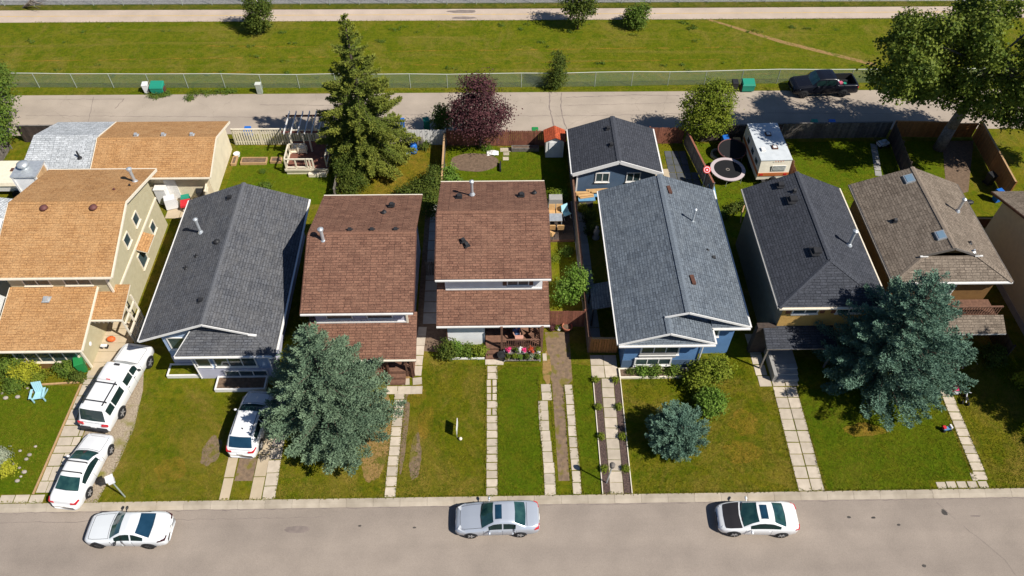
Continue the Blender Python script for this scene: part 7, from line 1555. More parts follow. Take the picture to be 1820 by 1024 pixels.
# ------------------------------------------------------------------ front garden things
def lamp_post(label, x, y, h, white=True, lean=0.0):
    t = thing('yard_lamp', label, 'lamp post', (x, y, 0), world=False)
    MB().cyl((0, 0, 0), (lean, 0, h), 0.045, 0.04, 10).build('pole', 'galvanised' if white else 'metal_pipe', t)
    if white:
        b = MB(); b.box((lean, 0, h + 0.17), (0.34, 0.34, 0.34), 0.5); b.build('lantern', 'white_plastic', t); b = MB(); b.box((lean, 0, h + 0.37), (0.42, 0.42, 0.06), 0.5); b.build('cap', 'white_trim', t)
    else:
        b = MB(); b.lathe((lean, 0, h), [(0.05, 0), (0.14, 0.05), (0.17, 0.3), (0.1, 0.42), (0.001, 0.46)], 10); b.build('lantern', 'grey_wood', t)
lamp_post('white boxed lamp on a pole beside the gravel strip', -21.7, 0.32, 1.95, True)
lamp_post('grey lamp post in the left mulch bed near the kerb', 6.2, 0.72, 2.0, False, 0.12)
t = thing('lawn_sign', 'thin white sign board seen edge on, standing on the middle lawn', 'sign', (-2.62, 4.25, 0), R(88), world=False)
MB().bx(-0.42, -0.02, 0.38, 0.42, 0.02, 0.95).build('board', 'white_trim', t)
for s in (-1, 1): MB().bx(s * 0.38 - 0.015, -0.015, 0, s * 0.38 + 0.015, 0.015, 0.38).build('leg', 'metal_pipe', t)
tag(MB().ball((0, 0, 0.11), 0.11, 14, 9).build('ball', 'cream_trim', smooth=True), 'small cream ball lying at the foot of the lawn sign', 'ball').location = (-2.42, 3.72, 0)
# adirondack chair
t = thing('garden_chair', 'pale blue slatted garden chair on the bright lawn', 'chair', (-29.0, 7.15, 0), R(10), world=False)
for k in range(5): MB().hexa([(-0.26 + 0.107 * k, 0.18, 0.28), (-0.17 + 0.107 * k, 0.18, 0.28), (-0.17 + 0.107 * k, 0.21, 0.28), (-0.26 + 0.107 * k, 0.21, 0.28), (-0.29 + 0.118 * k, 0.48, 1.02), (-0.19 + 0.118 * k, 0.48, 1.02), (-0.19 + 0.118 * k, 0.51, 1.02), (-0.29 + 0.118 * k, 0.51, 1.02)]).build('back_slat', 'sky_blue', t)
for k in range(5): MB().bx(-0.28, -0.38 + 0.12 * k, 0.38 - 0.025 * k, 0.28, -0.28 + 0.12 * k, 0.40 - 0.025 * k).build('seat_slat', 'sky_blue', t)
for s in (-1, 1):
    MB().bx(s * 0.38 - 0.07, -0.42, 0.55, s * 0.38 + 0.07, 0.3, 0.58).build('armrest', 'sky_blue', t); MB().bx(s * 0.33 - 0.02, -0.40, 0, s * 0.33 + 0.02, -0.30, 0.55).build('leg', 'sky_blue', t); MB().beam((s * 0.30, -0.36, 0.36), (s * 0.30, 0.55, 0.03), 0.03, 0.1).build('leg', 'sky_blue', t)
# corner bed stones
for k in range(9):
    q = random.Random(k); s = q.uniform(0.08, 0.16); x, y = -28.5 + q.uniform(-0.5, 0.5), 1.4 + 0.28 * k
    o = MB().ball((0, 0, s * 0.4), (s, s * 0.8, s * 0.6), 8, 5).build('rock', 'stone', at=(x, y, 0)); tag(o, 'pale rock edging the corner flower bed', 'rock', 'rocks edging the corner flower bed')
for k in range(7):
    q = random.Random(50 + k); s = q.uniform(0.09, 0.17); x, y = -31.9 + 0.36 * k, 7.35 + q.uniform(-0.3, 0.5)
    o = MB().ball((0, 0, s * 0.4), (s, s * 0.8, s * 0.6), 8, 5).build('rock', 'stone', at=(x, y, 0)); tag(o, 'rock along the top of the chair lawn', 'rock', 'rocks along the top of the chair lawn')
MBr = MB(); MBr.beam((-29.4, 8.05, 0.05), (-27.0, 8.2, 0.05), 0.09, 0.12); tag(MBr.build('edging_board', 'raw_wood', origin=(-28, 8.1, 0)), 'timber edging along the top of the chair lawn', 'edging')
# kids' things on the patio of the beige house
tag(MB().ball((0, 0, 0.2), (0.3, 0.22, 0.2), 10, 6).build('toy_car', 'orange_plastic', smooth=True, at=(-25.9, 11.5, 0.02)), 'orange toy on the sandy apron by the porch', 'toy')
t = thing('push_toy', 'black and white push toy on the sandy apron', 'toy', (-26.2, 10.95, 0.02), world=False)
MB().box((0, 0, 0.2), (0.4, 0.2, 0.12)).build('seat', 'white_plastic', t)
for x in (-0.16, 0.16): MB().cyl((x, -0.12, 0.1), (x, 0.12, 0.1), 0.1, 0.1, 10).build('wheel', 'rubber', t)
# beige house back yard
t = thing('barbecue', 'pale covered barbecue in the beige house back yard', 'barbecue', (-25.2, 24.3, 0), 0.3, world=False)
MB().hexa([(-0.45, -0.3, 0.1), (0.45, -0.3, 0.1), (0.45, 0.3, 0.1), (-0.45, 0.3, 0.1), (-0.38, -0.25, 1.0), (0.38, -0.25, 1.0), (0.38, 0.22, 1.1), (-0.38, 0.22, 1.1)]).build('cover', 'white_plastic', t)
t = thing('toy_wagon', 'red and turquoise play table beside the barbecue', 'toy', (-24.1, 24.3, 0), 0.25, world=False)
MB().bx(-0.35, -0.5, 0.45, 0.35, 0.25, 0.62).build('tray', 'red_plastic', t); MB().bx(-0.3, 0.25, 0.4, 0.3, 0.75, 0.7).build('tub', 'teal_plastic', t)
for x in (-0.3, 0.3):
    for y in (-0.45, 0.7): MB().bx(x - 0.03, y - 0.03, 0, x + 0.03, y + 0.03, 0.45).build('leg', 'black_plastic', t)
t = thing('storage_cabinet', 'white storage cabinet against the beige house back wall', 'cabinet', (-25.6, 25.2, 0) if False else (-25.9, 24.9, 0), world=False); MB().bx(-0.4, -0.3, 0, 0.4, 0.3, 1.5).build('body', 'white_plastic', t); MB().bx(-0.43, -0.33, 1.5, 0.43, 0.33, 1.56).build('lid', 'white_trim', t)
cart('black barrel like bin under the slatted screen', -23.1, 25.2, 'black_plastic', 0.2)
tag(MB().lathe((0, 0, 0), [(0.25, 0), (0.5, 0.05), (0.5, 0.12), (0.001, 0.12)], 14).build('patio_cushion', 'leaf_dark', at=(-23.6, 23.6, 0.02)), 'dark round mat in the beige house back yard', 'mat')

# porch of the white walled house: flower shelves, table, seated person
t = thing('flower_shelf', 'two tier grey shelf of potted flowers before the porch railing', 'plant stand', (1.5, 9.75, 0))
for y, z in ((9.85, 0.42), (9.5, 0.16)): MB().bx(0.3, y - 0.15, z, 2.7, y + 0.15, z + 0.04).build('shelf', 'grey_wood', t)
for x in (0.33, 2.67): MB().beam((x, 9.4, 0.05), (x, 9.98, 0.6), 0.06, 0.06).build('leg', 'white_trim', t)
def pot(x, y, z, m, label, leaf, r=0.13, seed=0):
    t = thing('potted_plant', label, 'potted plant', (x, y, z), world=False, group='potted plants by the flower porch')
    MB().lathe((0, 0, 0), [(0.001, 0.01), (r * 0.7, 0), (r, 0.2), (r * 0.85, 0.2), (r * 0.8, 0.16), (0.001, 0.16)], 12).build('pot', m, t)
    crown_mesh(np.random.default_rng(seed), [(0, 0, 0.28, r * 1.35, r * 1.35, 0.14)], 260, 0.075, t, leaf, 'foliage', fill=0.2, clump=0.04)
mat('magenta_leaf', (0.65, 0.02, 0.13), 0.7, attr=(0.80, 0.08, 0.25)); mat('red_leaf', (0.50, 0.05, 0.02), 0.7, attr=(0.62, 0.12, 0.04)); mat('white_leaf', (0.7, 0.7, 0.66), 0.7, attr=(0.8, 0.8, 0.76))
for k, (x, y, z, m, lf, lb) in enumerate([(0.62, 9.85, 0.46, 'white_plastic', 'magenta_leaf', 'pot of magenta flowers at the left end of the upper shelf'), (1.15, 9.85, 0.46, 'grey_wood', 'leaf_mid', 'green leafy pot second on the upper shelf'), (1.35, 9.95, 0.46, 'grey_wood', 'white_leaf', 'pot of white flowers on the upper shelf'), (1.62, 9.82, 0.46, 'white_plastic', 'magenta_leaf', 'pot of magenta flowers in the middle of the upper shelf'), (2.1, 9.85, 0.46, 'white_plastic', 'red_leaf', 'pot of red orange flowers on the upper shelf'), (2.55, 9.85, 0.46, 'white_plastic', 'leaf_lime', 'lime leafy pot at the right end of the upper shelf'),
        (0.5, 9.5, 0.20, 'raw_wood', 'leaf_dark', 'dark plant in a pale round pot at the left of the lower shelf'), (1.0, 9.5, 0.20, 'grey_wood', 'leaf_lime', 'lime leafy pot second on the lower shelf'), (1.38, 9.5, 0.20, 'grey_wood', 'leaf_green', 'bright green pot in the middle of the lower shelf'), (1.75, 9.5, 0.2, 'black_plastic', 'leaf_dark', 'black pot of dark leaves on the lower shelf'), (2.1, 9.5, 0.2, 'raw_wood', 'leaf_sage', 'tan pot with grey leaves on the lower shelf'), (2.5, 9.5, 0.2, 'black_plastic', 'leaf_mid', 'black pot at the right of the lower shelf'),
        (3.6, 12.0, 0.0, 'maroon_metal', 'plum_leaves', 'maroon leaved pot at the left foot of the red fence'), (4.05, 12.0, 0.0, 'white_plastic', 'leaf_lime', 'pale pot of green leaves at the foot of the red fence')]):
    pot(x, y, z, m, lb, lf, 0.14 if k < 12 else 0.2, 300 + k)
t = thing('clay_pot', 'large terracotta pot at the foot of the red fence', 'pot', (4.62, 12.0, 0), world=False)
MB().lathe((0, 0, 0), [(0.001, 0.02), (0.24, 0), (0.34, 0.34), (0.38, 0.36), (0.38, 0.44), (0.31, 0.44), (0.29, 0.3), (0.001, 0.3)], 18).build('body', 'terracotta', t, smooth=True); MB().lathe((0, 0, 0.31), [(0.29, 0), (0.001, 0.02)], 14).build('soil_fill', 'soil', t)
mat('pink_cloth_pale', (0.62, 0.34, 0.26), 0.85, (0.55, 0.26, 0.20), 12)
t = thing('side_table', 'small table with pink checked cloth on the flower porch', 'table', (1.32, 10.55, 0.42), world=False)
b = MB(); b.bx(-0.27, -0.2, 0.66, 0.27, 0.2, 0.70); b.bx(-0.28, -0.21, 0.45, 0.28, -0.2, 0.7); b.build('cloth', 'pink_cloth_pale', t)
for x in (-0.22, 0.22):
    for y in (-0.15, 0.15): MB().bx(x - 0.02, y - 0.02, 0, x + 0.02, y + 0.02, 0.66).build('leg', 'brown_wood', t)
tag(MB().lathe((0, 0, 0), [(0.2, 0), (0.28, 0.5), (0.3, 0.52), (0.001, 0.55)], 14).build('black_bin', 'black_plastic', at=(0.15, 9.65, 0)), 'black tub at the foot of the porch steps', 'tub')
def porch_chair(label, x, y, rz):
    t = thing('porch_chair', label, 'chair', (x, y, 0.42), rz, world=False)
    for k in range(4): MB().bx(-0.24 + 0.125 * k, -0.22, 0.40, -0.14 + 0.125 * k, 0.24, 0.43).build('seat_slat', 'brown_wood', t)
    for k in range(4): MB().bx(-0.24 + 0.125 * k, 0.22, 0.43, -0.14 + 0.125 * k, 0.25, 0.95).build('back_slat', 'brown_wood', t)
    for sx in (-0.23, 0.23):
        for sy in (-0.2, 0.22): MB().bx(sx - 0.025, sy - 0.025, 0, sx + 0.025, sy + 0.025, 0.4).build('leg', 'brown_wood', t)
    return t
porch_chair('wooden porch chair with the seated person', 1.15, 11.1, 0.35); porch_chair('empty wooden chair at the right of the porch', 2.25, 11.0, -0.9)
# person
mat('skin', (0.48, 0.25, 0.17), 0.6); mat('denim', (0.06, 0.11, 0.22), 0.85); mat('navy_shirt', (0.05, 0.09, 0.19), 0.85); mat('hair_brown', (0.08, 0.045, 0.03), 0.7)
def skinned(name, verts, edges, mt, parent, sub=2, root=0):
    me = bpy.data.meshes.new(name); me.from_pydata([v[:3] for v in verts], edges, []); o = bpy.data.objects.new(name, me); C.objects.link(o); o.parent = parent
    md = o.modifiers.new('skin', 'SKIN'); md.use_smooth_shade = True
    for i, v in enumerate(verts): me.skin_vertices[0].data[i].radius = (v[3], v[4] if len(v) > 4 else v[3]); me.skin_vertices[0].data[i].use_root = (i == root)
    sd_ = o.modifiers.new('sub', 'SUBSURF'); sd_.levels = sub; sd_.render_levels = sub
    me.materials.append(MATS[mt]); return o
pe = thing('person', 'person in a blue shirt seated at the pink topped table on the porch', 'person', (1.15, 11.05, 0.42), R(20), world=False)
# seated: hips 0.47, facing -y
bv = [(0, 0.08, 0.52, 0.15, 0.12), (0, 0.10, 0.70, 0.14, 0.10), (0, 0.08, 0.90, 0.17, 0.11), (0, 0.06, 1.03, 0.09, 0.08), (0, 0.04, 1.12, 0.055), 
      (0.10, 0.02, 0.50, 0.085), (0.14, -0.38, 0.50, 0.062), (0.14, -0.42, 0.10, 0.043), (0.14, -0.56, 0.05, 0.038),
      (-0.10, 0.02, 0.50, 0.085), (-0.14, -0.38, 0.50, 0.062), (-0.16, -0.40, 0.10, 0.043), (-0.16, -0.54, 0.05, 0.038),
      (0.19, 0.06, 0.98, 0.055), (0.25, -0.02, 0.74, 0.043), (0.18, -0.24, 0.68, 0.032), (0.15, -0.32, 0.67, 0.035),
      (-0.19, 0.06, 0.98, 0.055), (-0.26, -0.04, 0.76, 0.043), (-0.22, -0.30, 0.66, 0.032), (-0.21, -0.38, 0.65, 0.035), (0, 0.01, 1.17, 0.07), (0, 0.0, 1.28, 0.085, 0.095), (0, 0.0, 1.36, 0.05)]
be = [(0, 1), (1, 2), (2, 3), (3, 4), (0, 5), (5, 6), (6, 7), (7, 8), (0, 9), (9, 10), (10, 11), (11, 12), (2, 13), (13, 14), (14, 15), (15, 16), (2, 17), (17, 18), (18, 19), (19, 20), (4, 21), (21, 22), (22, 23)]
skinned('body', bv, be, 'skin', pe)
skinned('shirt', [(0, 0.08, 0.56, 0.165, 0.135), (0, 0.10, 0.70, 0.155, 0.115), (0, 0.08, 0.90, 0.185, 0.125), (0, 0.06, 1.02, 0.10, 0.09), (0.19, 0.06, 0.98, 0.07), (0.235, 0.0, 0.82, 0.06), (-0.19, 0.06, 0.98, 0.07), (-0.24, -0.01, 0.84, 0.06)], [(0, 1), (1, 2), (2, 3), (2, 4), (4, 5), (2, 6), (6, 7)], 'navy_shirt', pe)
skinned('trousers', [(0, 0.08, 0.50, 0.165, 0.14), (0.10, 0.02, 0.50, 0.10), (0.14, -0.38, 0.50, 0.078), (0.14, -0.42, 0.14, 0.06), (-0.10, 0.02, 0.50, 0.10), (-0.14, -0.38, 0.50, 0.078), (-0.16, -0.40, 0.14, 0.06)], [(0, 1), (1, 2), (2, 3), (0, 4), (4, 5), (5, 6)], 'denim', pe)
b = MB(); b.ball((0, 0.03, 1.30), (0.105, 0.11, 0.115), 14, 9); b.v = [(x, y + (0.045 if y < -0.02 and z < 1.33 else 0), z) for x, y, z in b.v]; b.build('hair', 'hair_brown', pe, smooth=True)
b = MB()
for s in (-1, 1): b.ball((s * 0.032, -0.088, 1.27), 0.012, 8, 5); b.ball((s * 0.088, 0.0, 1.26), (0.012, 0.02, 0.03), 8, 5)
b.ball((0, -0.104, 1.245), (0.013, 0.02, 0.022), 8, 5); b.build('face_features', 'skin', pe, smooth=True)
fm = MB()
for s in (-1, 1):
    hx, hy, hz = (0.15, -0.34, 0.665) if s > 0 else (-0.21, -0.40, 0.645)
    for k in range(4): fm.tube([(hx - 0.028 + 0.018 * k, hy, hz), (hx - 0.03 + 0.02 * k, hy - 0.05 - 0.006 * (k in (1, 2)), hz), (hx - 0.03 + 0.02 * k, hy - 0.075, hz - 0.02)], [0.0095, 0.009, 0.007], 6)
    fm.tube([(hx - s * 0.03, hy + 0.02, hz), (hx - s * 0.055, hy - 0.03, hz - 0.005)], [0.011, 0.008], 6)
fm.build('fingers', 'skin', pe, smooth=True)

# patio of the white walled house
t = thing('patio_deck', 'dark brown patio deck in the narrow yard beside the brown roofed house', 'deck', (4.6, 22.0, 0))
bm = proto_mesh(MB().bx(0, 0, 0, 2.15, 0.24, 0.05), 'deck_board', 'dark_wood')
for k in range(16): inst('deck_board', bm, t, (3.55, 20.3 + 0.25 * k, 0.12))
MB().bx(3.56, 20.2, 0, 5.68, 20.29, 0.17).build('fascia', 'brown_wood', t)
t = thing('patio_table', 'grey topped patio table beside the brown roofed house', 'table', (4.35, 21.95, 0.17), world=False)
MB().bx(-0.5, -0.4, 0.68, 0.5, 0.4, 0.72).build('top', 'sky_grey' if 'sky_grey' in MATS else 'metal_pipe', t)
for x in (-0.45, 0.45):
    for y in (-0.35, 0.35): MB().bx(x - 0.025, y - 0.025, 0, x + 0.025, y + 0.025, 0.68).build('leg', 'metal_pipe', t)
pc0 = None
for k, (x, y, rz, lb) in enumerate([(4.15, 22.75, 0, 'left tan patio chair above the grey table'), (4.7, 22.75, 0, 'right tan patio chair above the grey table'), (4.05, 21.15, math.pi, 'left tan patio chair below the grey table'), (4.7, 21.15, math.pi, 'right tan patio chair below the grey table'), (3.95, 20.5, 2.6, 'tan patio chair lowest on the deck')]):
    if pc0 is None:
        pc0 = thing('patio_chair', lb, 'chair', (x, y, 0.17), rz, 'tan patio chairs', world=False)
        MB().bx(-0.24, -0.24, 0.40, 0.24, 0.24, 0.46).build('seat', 'plywood', pc0); MB().hexa([(-0.24, 0.2, 0.46), (0.24, 0.2, 0.46), (0.24, 0.25, 0.46), (-0.24, 0.25, 0.46), (-0.24, 0.32, 0.98), (0.24, 0.32, 0.98), (0.24, 0.37, 0.98), (-0.24, 0.37, 0.98)]).build('backrest', 'plywood', pc0)
        for sx in (-0.22, 0.22):
            for sy in (-0.22, 0.22): MB().bx(sx - 0.02, sy - 0.02, 0, sx + 0.02, sy + 0.02, 0.4).build('leg', 'dark_trim', pc0)
    else: dup(pc0, (x, y, 0.17), rz, lb, 'tan patio chairs')
t = thing('covered_barbecue', 'grey covered barbecue at the back of the patio deck', 'barbecue', (4.45, 23.75, 0.17), world=False)
MB().hexa([(-0.6, -0.3, 0), (0.6, -0.3, 0), (0.6, 0.3, 0), (-0.6, 0.3, 0), (-0.5, -0.25, 1.05), (0.5, -0.25, 1.05), (0.5, 0.25, 1.15), (-0.5, 0.25, 1.15)]).build('cover', 'grey_concrete', t); MB().bx(-0.7, -0.1, 0.75, -0.61, 0.15, 0.8).build('handle', 'dark_trim', t)
t = thing('folding_chair', 'light blue folding chair standing on the patio deck', 'chair', (5.25, 22.6, 0.17), 0.5, world=False)
MB().hexa([(-0.28, -0.2, 0.42), (0.28, -0.2, 0.42), (0.28, 0.25, 0.42), (-0.28, 0.25, 0.42), (-0.28, -0.2, 0.45), (0.28, -0.2, 0.45), (0.28, 0.25, 0.45), (-0.28, 0.25, 0.45)]).build('seat', 'sky_blue', t)
MB().hexa([(-0.28, 0.24, 0.45), (0.28, 0.24, 0.45), (0.28, 0.27, 0.45), (-0.28, 0.27, 0.45), (-0.28, 0.42, 1.05), (0.28, 0.42, 1.05), (0.28, 0.45, 1.05), (-0.28, 0.45, 1.05)]).build('backrest', 'sky_blue', t)
for s in (-0.28, 0.28): MB().beam((s, -0.25, 0), (s, 0.3, 0.6), 0.03, 0.03).build('leg', 'white_trim', t); MB().beam((s, 0.35, 0), (s, -0.2, 0.5), 0.03, 0.03).build('leg', 'white_trim', t)
# lumber pile by the black roofed garage
t = thing('lumber_pile', 'pile of pale boards and blue tarp before the black roofed garage', 'lumber', (7.0, 24.6, 0))
for k in range(7): MB().box((6.5 + 0.07 * k, 24.75 - 0.09 * k, 0.8 + 0.05 * (k % 3)), (1.1 + 0.1 * (k % 2), 0.16, 0.07), 0.03 * k).build('board', 'plywood', t)
MB().box((6.9, 24.1, 0.72), (1.3, 0.5, 0.06), 0.04).build('tarp', 'tarp_blue', t); MB().bx(6.3, 23.9, 0, 7.4, 24.95, 0.7).build('trestle', 'grey_wood', t)
for k in range(3): MB().box((8.0 + 0.2 * k, 24.95 - 0.12 * k, 0.9), (2.2, 0.14, 0.08), 0.06).build('board', 'plywood', t)
MB().box((8.2, 24.65, 0.65), (1.6, 0.5, 0.05), 0.02).build('tarp', 'tarp_blue', t)
t = thing('stone_statue', 'pale standing garden figure in the shaded side passage', 'statue', (7.35, 20.6, 0), world=False); MB().lathe((0, 0, 0), [(0.28, 0), (0.28, 0.12), (0.16, 0.2), (0.22, 0.5), (0.2, 0.8), (0.08, 0.95), (0.13, 1.08), (0.1, 1.2), (0.001, 1.24)], 12).build('body', 'stone', t, smooth=True)
t = thing('shed_roof_shelter', 'lean-to shelter with blue grey roof beside the slate roofed house', 'shelter', (6.9, 13.0, 0)); b = MB(); b.roof([(6.2, 12.2, 1.9), (7.85, 12.2, 2.3), (7.85, 14.4, 2.3), (6.2, 14.4, 1.9)], 0.06); b.build('roof', ['slate_shingle', 'dark_wood'], t)
for x, y in ((6.3, 12.3), (6.3, 14.3)): MB().bx(x - 0.05, y - 0.05, 0, x + 0.05, y + 0.05, 1.85).build('post', 'dark_wood', t)
# plum corner things
t = thing('white_tarp', 'crumpled white tarp under the plum tree', 'tarp', (-0.35, 30.4, 0), world=False)
b = MB(); q = random.Random(9); n = 7
hts = [[max(0.02, 0.32 * math.exp(-((i - 3) ** 2 + (j - 3) ** 2) / 7) + q.uniform(-0.05, 0.07)) for j in range(n)] for i in range(n)]
for i in range(n - 1):
    for j in range(n - 1): b.face([(-0.5 + 0.16 * (i + a), -0.3 + 0.1 * (j + c), hts[i + a][j + c]) for a, c in ((0, 0), (1, 0), (1, 1), (0, 1))])
b.build('sheet', 'white_trim', t)
planter('long low planter at the foot of the reddish board fence', 1.2, 30.6, 3.5, 31.05, 0.35, 'grey_wood', 'soil')
tag(MB().bx(-0.06, -0.5, 0, 0.06, 0.5, 0.3).build('dark_board', 'black_plastic', at=(0.25, 28.6, 0)), 'dark board at the right end of the bare plot', 'board')
# yard of the trampoline
def tramp(label, x, y, r, z, m, leg_n=6):
    t = thing('trampoline', label, 'trampoline', (x, y, 0), world=False)
    n = 32
    MB().lathe((0, 0, z), [(r, -0.04), (r, 0.03), (r * 0.80, 0.04), (r * 0.80, 0.0)], n).build('pad', m, t)
    MB().lathe((0, 0, z), [(r * 0.80, 0.0), (r * 0.3, -0.02), (0.001, -0.03)], n).build('mat', 'black_mesh', t)
    MB().lathe((0, 0, z - 0.02), [(r * 0.12, 0.005), (r * 0.09, 0.02), (r * 0.06, 0.005)], 16).build('emblem', 'grey_wood', t)
    for k in range(leg_n):
        a = 6.283 * k / leg_n + 0.3; MB().cyl((r * 0.95 * math.cos(a), r * 0.95 * math.sin(a), 0), (r * 0.95 * math.cos(a), r * 0.95 * math.sin(a), z), 0.025, 0.025, 8).build('leg', 'metal_pipe', t)
    return t
mat('pale_pink', (0.54, 0.45, 0.45), 0.7)
t0 = tramp('round trampoline with pale pink rim behind the slate roof', 18.55, 27.4, 1.4, 0.72, 'pale_pink')
t = thing('trampoline', 'dark round trampoline with red rim leaning behind the pink one', 'trampoline', (19.35, 29.7, 0), world=False)
b = MB(); n = 28; b.face([(1.15 * math.cos(6.283 * k / n), 0.95 * math.sin(6.283 * k / n), 0.85 + 0.25 * math.sin(6.283 * k / n)) for k in range(n)]); b.build('mat', 'black_mesh', t)
b = MB()
for k in range(n): a, c = 6.283 * k / n, 6.283 * (k + 1) / n; b.cyl((1.17 * math.cos(a), 0.97 * math.sin(a), 0.86 + 0.25 * math.sin(a)), (1.17 * math.cos(c), 0.97 * math.sin(c), 0.86 + 0.25 * math.sin(c)), 0.05, 0.05, 6, caps=False)
b.build('rim', 'maroon_metal', t)
for k in range(4): a = 0.8 + 1.571 * k; MB().cyl((1.1 * math.cos(a), 0.9 * math.sin(a), 0), (1.1 * math.cos(a), 0.9 * math.sin(a), 0.85 + 0.2 * math.sin(a)), 0.025, 0.025, 8).build('leg', 'metal_pipe', t)
def ringbed(label, x, y, r, seed, m='leaf_mid'):
    t = thing('stone_ring', label, 'fire pit' if m is None else 'flower bed', (x, y, 0), world=False)
    q = random.Random(seed); n = int(6.283 * r / 0.24)
    for k in range(n):
        a = 6.283 * k / n; MB().box((r * math.cos(a), r * math.sin(a), 0.12), (0.17, 0.21, 0.24 + q.uniform(-0.04, 0.04)), a).build('stone', 'stone', t)
    MB().lathe((0, 0, 0.06), [(r * 0.9, 0), (0.001, 0.03)], 16).build('fill', 'soil' if m else 'black_mesh', t)
    if m: crown_mesh(np.random.default_rng(seed), [(0, 0, 0.2, r * 0.6, r * 0.6, 0.15)], 300, 0.08, t, m, 'foliage', fill=0.1, clump=0.06)
t = ringbed('round stone ring of plants by the trampoline', 18.45, 29.9, 0.62, 1); ringbed('stone fire ring left of the taupe roof', 24.55, 23.6, 0.48, 2, None); ringbed('stone fire ring right of the taupe roof ridge', 33.2, 23.2, 0.5, 3, None)
mat('target_red', (0.62, 0.015, 0.02), 0.5)
t = thing('dart_target', 'red and white round target standing on the fence by the trampoline', 'target', (16.45, 26.2, 0), R(-8), world=False)
MB().cyl((0, 0.02, 0), (0, 0.02, 1.75), 0.035, 0.035, 8).build('pole', 'white_trim', t)
for r_, yq, m in ((0.30, 0.0, 'target_red'), (0.24, -0.012, 'white_plastic'), (0.19, -0.024, 'target_red'), (0.07, -0.036, 'white_plastic')): MB().cyl((0, yq, 1.75), (0, yq - 0.02, 1.77), r_, r_, 24).build('ring', m, t)
t = thing('slide', 'small blue play slide by the fence', 'slide', (16.9, 25.0, 0), 0.2, world=False); MB().hexa([(-0.22, -0.7, 0.05), (0.22, -0.7, 0.05), (0.22, 0.5, 0.9), (-0.22, 0.5, 0.9), (-0.22, -0.7, 0.12), (0.22, -0.7, 0.12), (0.22, 0.5, 0.97), (-0.22, 0.5, 0.97)]).build('chute', 'tarp_blue', t); MB().beam((0, 0.5, 0.9), (0, 0.9, 0), 0.4, 0.05).build('ladder', 'white_trim', t)
b = MB(); b.tube([(18.6, 22.0, 0.02), (18.65, 22.4, 0.5), (18.85, 22.9, 0.8), (19.0, 23.2, 0.7)], 0.05, 7); tag(b.build('bent_pipe', 'raw_wood', origin=(18.6, 22, 0)), 'curved tan hoop on the grass left of the dark hip roof', 'hoop')
tag(MB().bx(-0.5, -0.35, 0, 0.5, 0.35, 0.5).build('covered_box', 'sky_blue', at=(22.35, 25.6, 0)), 'pale blue covered box behind the camper', 'box')
tag(MB().box((0, 0, 0.45), (0.6, 0.35, 0.9)).build('firewood_stack', 'plywood', at=(20.0, 31.0, 0)), 'tan stack of firewood by the back fence', 'firewood')
t = thing('lawn_mower', 'grey and white mower parked in the corner of the shaded yard', 'mower', (32.5, 31.0, 0), 0.3, world=False); MB().box((0, 0, 0.3), (0.9, 0.55, 0.25)).build('deck', 'white_plastic', t); MB().ball((0.05, 0, 0.5), (0.28, 0.22, 0.16), 10, 6).build('engine', 'metal_pipe', t)
for x in (-0.35, 0.35):
    for y in (-0.28, 0.28): MB().cyl((x, y - 0.05, 0.14), (x, y + 0.05, 0.14), 0.14, 0.14, 10).build('wheel', 'rubber', t)
MB().beam((-0.4, 0, 0.4), (-1.0, 0, 0.95), 0.4, 0.04).build('handle', 'dark_trim', t)
tag(MB().ball((0, 0, 0.18), (0.4, 0.25, 0.2), 9, 6).build('dog_bed', 'black_plastic', at=(37.0, 23.9, 0)), 'dark bundle at the end of the bare soil bed', 'bundle')
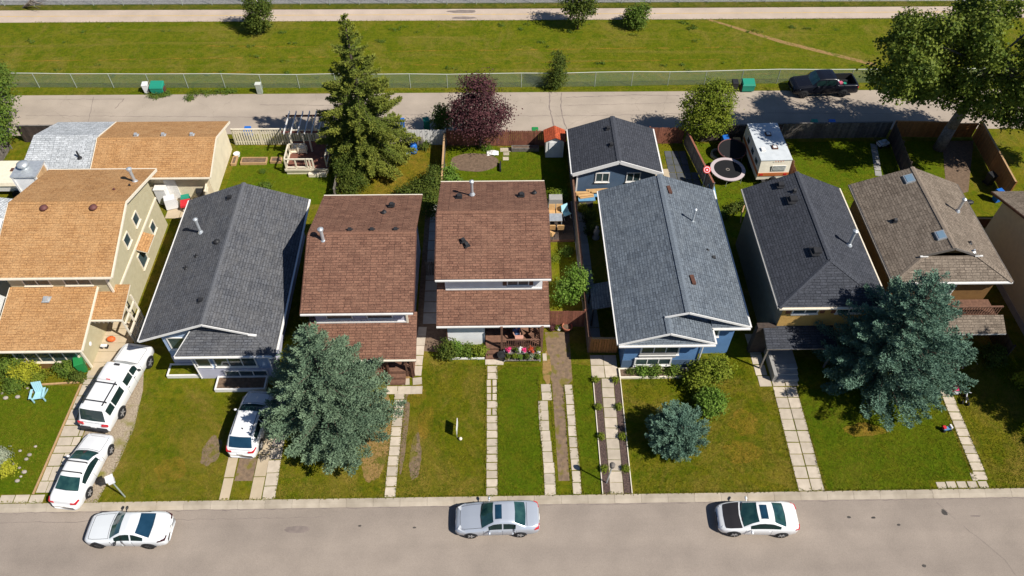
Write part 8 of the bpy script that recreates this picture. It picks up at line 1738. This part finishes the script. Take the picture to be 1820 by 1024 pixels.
# toys on the right lawn
t = thing('toy_stroller', 'pink and white doll stroller on the far right lawn', 'toy', (29.05, 6.7, 0), world=False)
MB().hexa([(-0.16, -0.22, 0.2), (0.16, -0.22, 0.2), (0.16, 0.22, 0.2), (-0.16, 0.22, 0.2), (-0.18, -0.25, 0.4), (0.18, -0.25, 0.4), (0.2, 0.28, 0.62), (-0.2, 0.28, 0.62)]).build('seat', 'magenta_flower', t); MB().ball((0, 0.1, 0.55), (0.2, 0.2, 0.16), 10, 6).build('hood', 'pink_cloth', t); MB().box((0, -0.28, 0.3), (0.3, 0.14, 0.2)).build('foot_rest', 'white_plastic', t)
for x in (-0.17, 0.17):
    for y in (-0.25, 0.25): MB().cyl((x - 0.02, y, 0.09), (x + 0.02, y, 0.09), 0.09, 0.09, 10).build('wheel', 'rubber', t)
t = thing('tricycle', 'small black and white tricycle beside the pink stroller', 'tricycle', (29.55, 6.0, 0), R(70), world=False)
MB().tube([(-0.3, 0, 0.2), (0.0, 0, 0.3), (0.3, 0, 0.42)], 0.03, 6).build('frame', 'white_plastic', t); MB().box((-0.12, 0, 0.38), (0.22, 0.16, 0.05)).build('saddle', 'black_plastic', t); MB().beam((0.3, -0.2, 0.55), (0.3, 0.2, 0.55), 0.03, 0.03).build('handlebar', 'white_plastic', t)
for x, y, r in ((0.35, 0, 0.17), (-0.3, 0.18, 0.13), (-0.3, -0.18, 0.13)): MB().cyl((x, y - 0.03, r), (x, y + 0.03, r), r, r, 14).build('wheel', 'rubber', t)
t = thing('ride_on_toy', 'red and blue ride on toy on the lawn left of the narrow slab walk', 'toy', (27.55, 3.9, 0), R(10), world=False)
MB().box((0, 0, 0.2), (0.5, 0.2, 0.14)).build('body', 'tarp_blue', t); MB().box((-0.2, 0.05, 0.3), (0.18, 0.2, 0.14)).build('seat', 'red_plastic', t); MB().box((0.22, 0.02, 0.32), (0.1, 0.26, 0.16)).build('handle', 'white_plastic', t)
for x in (-0.2, 0.2):
    for y in (-0.12, 0.12): MB().cyl((x, y - 0.03, 0.1), (x, y + 0.03, 0.1), 0.1, 0.1, 10).build('wheel', 'rubber', t)
for k, (x, y, rz) in enumerate([(33.0, 2.6, 0.1), (33.2, 2.0, 0.0)]): tag(MB().box((0, 0, 0.02), (0.6, 0.08, 0.03), rz).build('garden_stake', 'raw_wood', at=(x, y, 0)), ['upper pale stick lying on the far right lawn', 'lower pale stick lying on the far right lawn'][k], 'stick')
print('objects', len(bpy.data.objects))
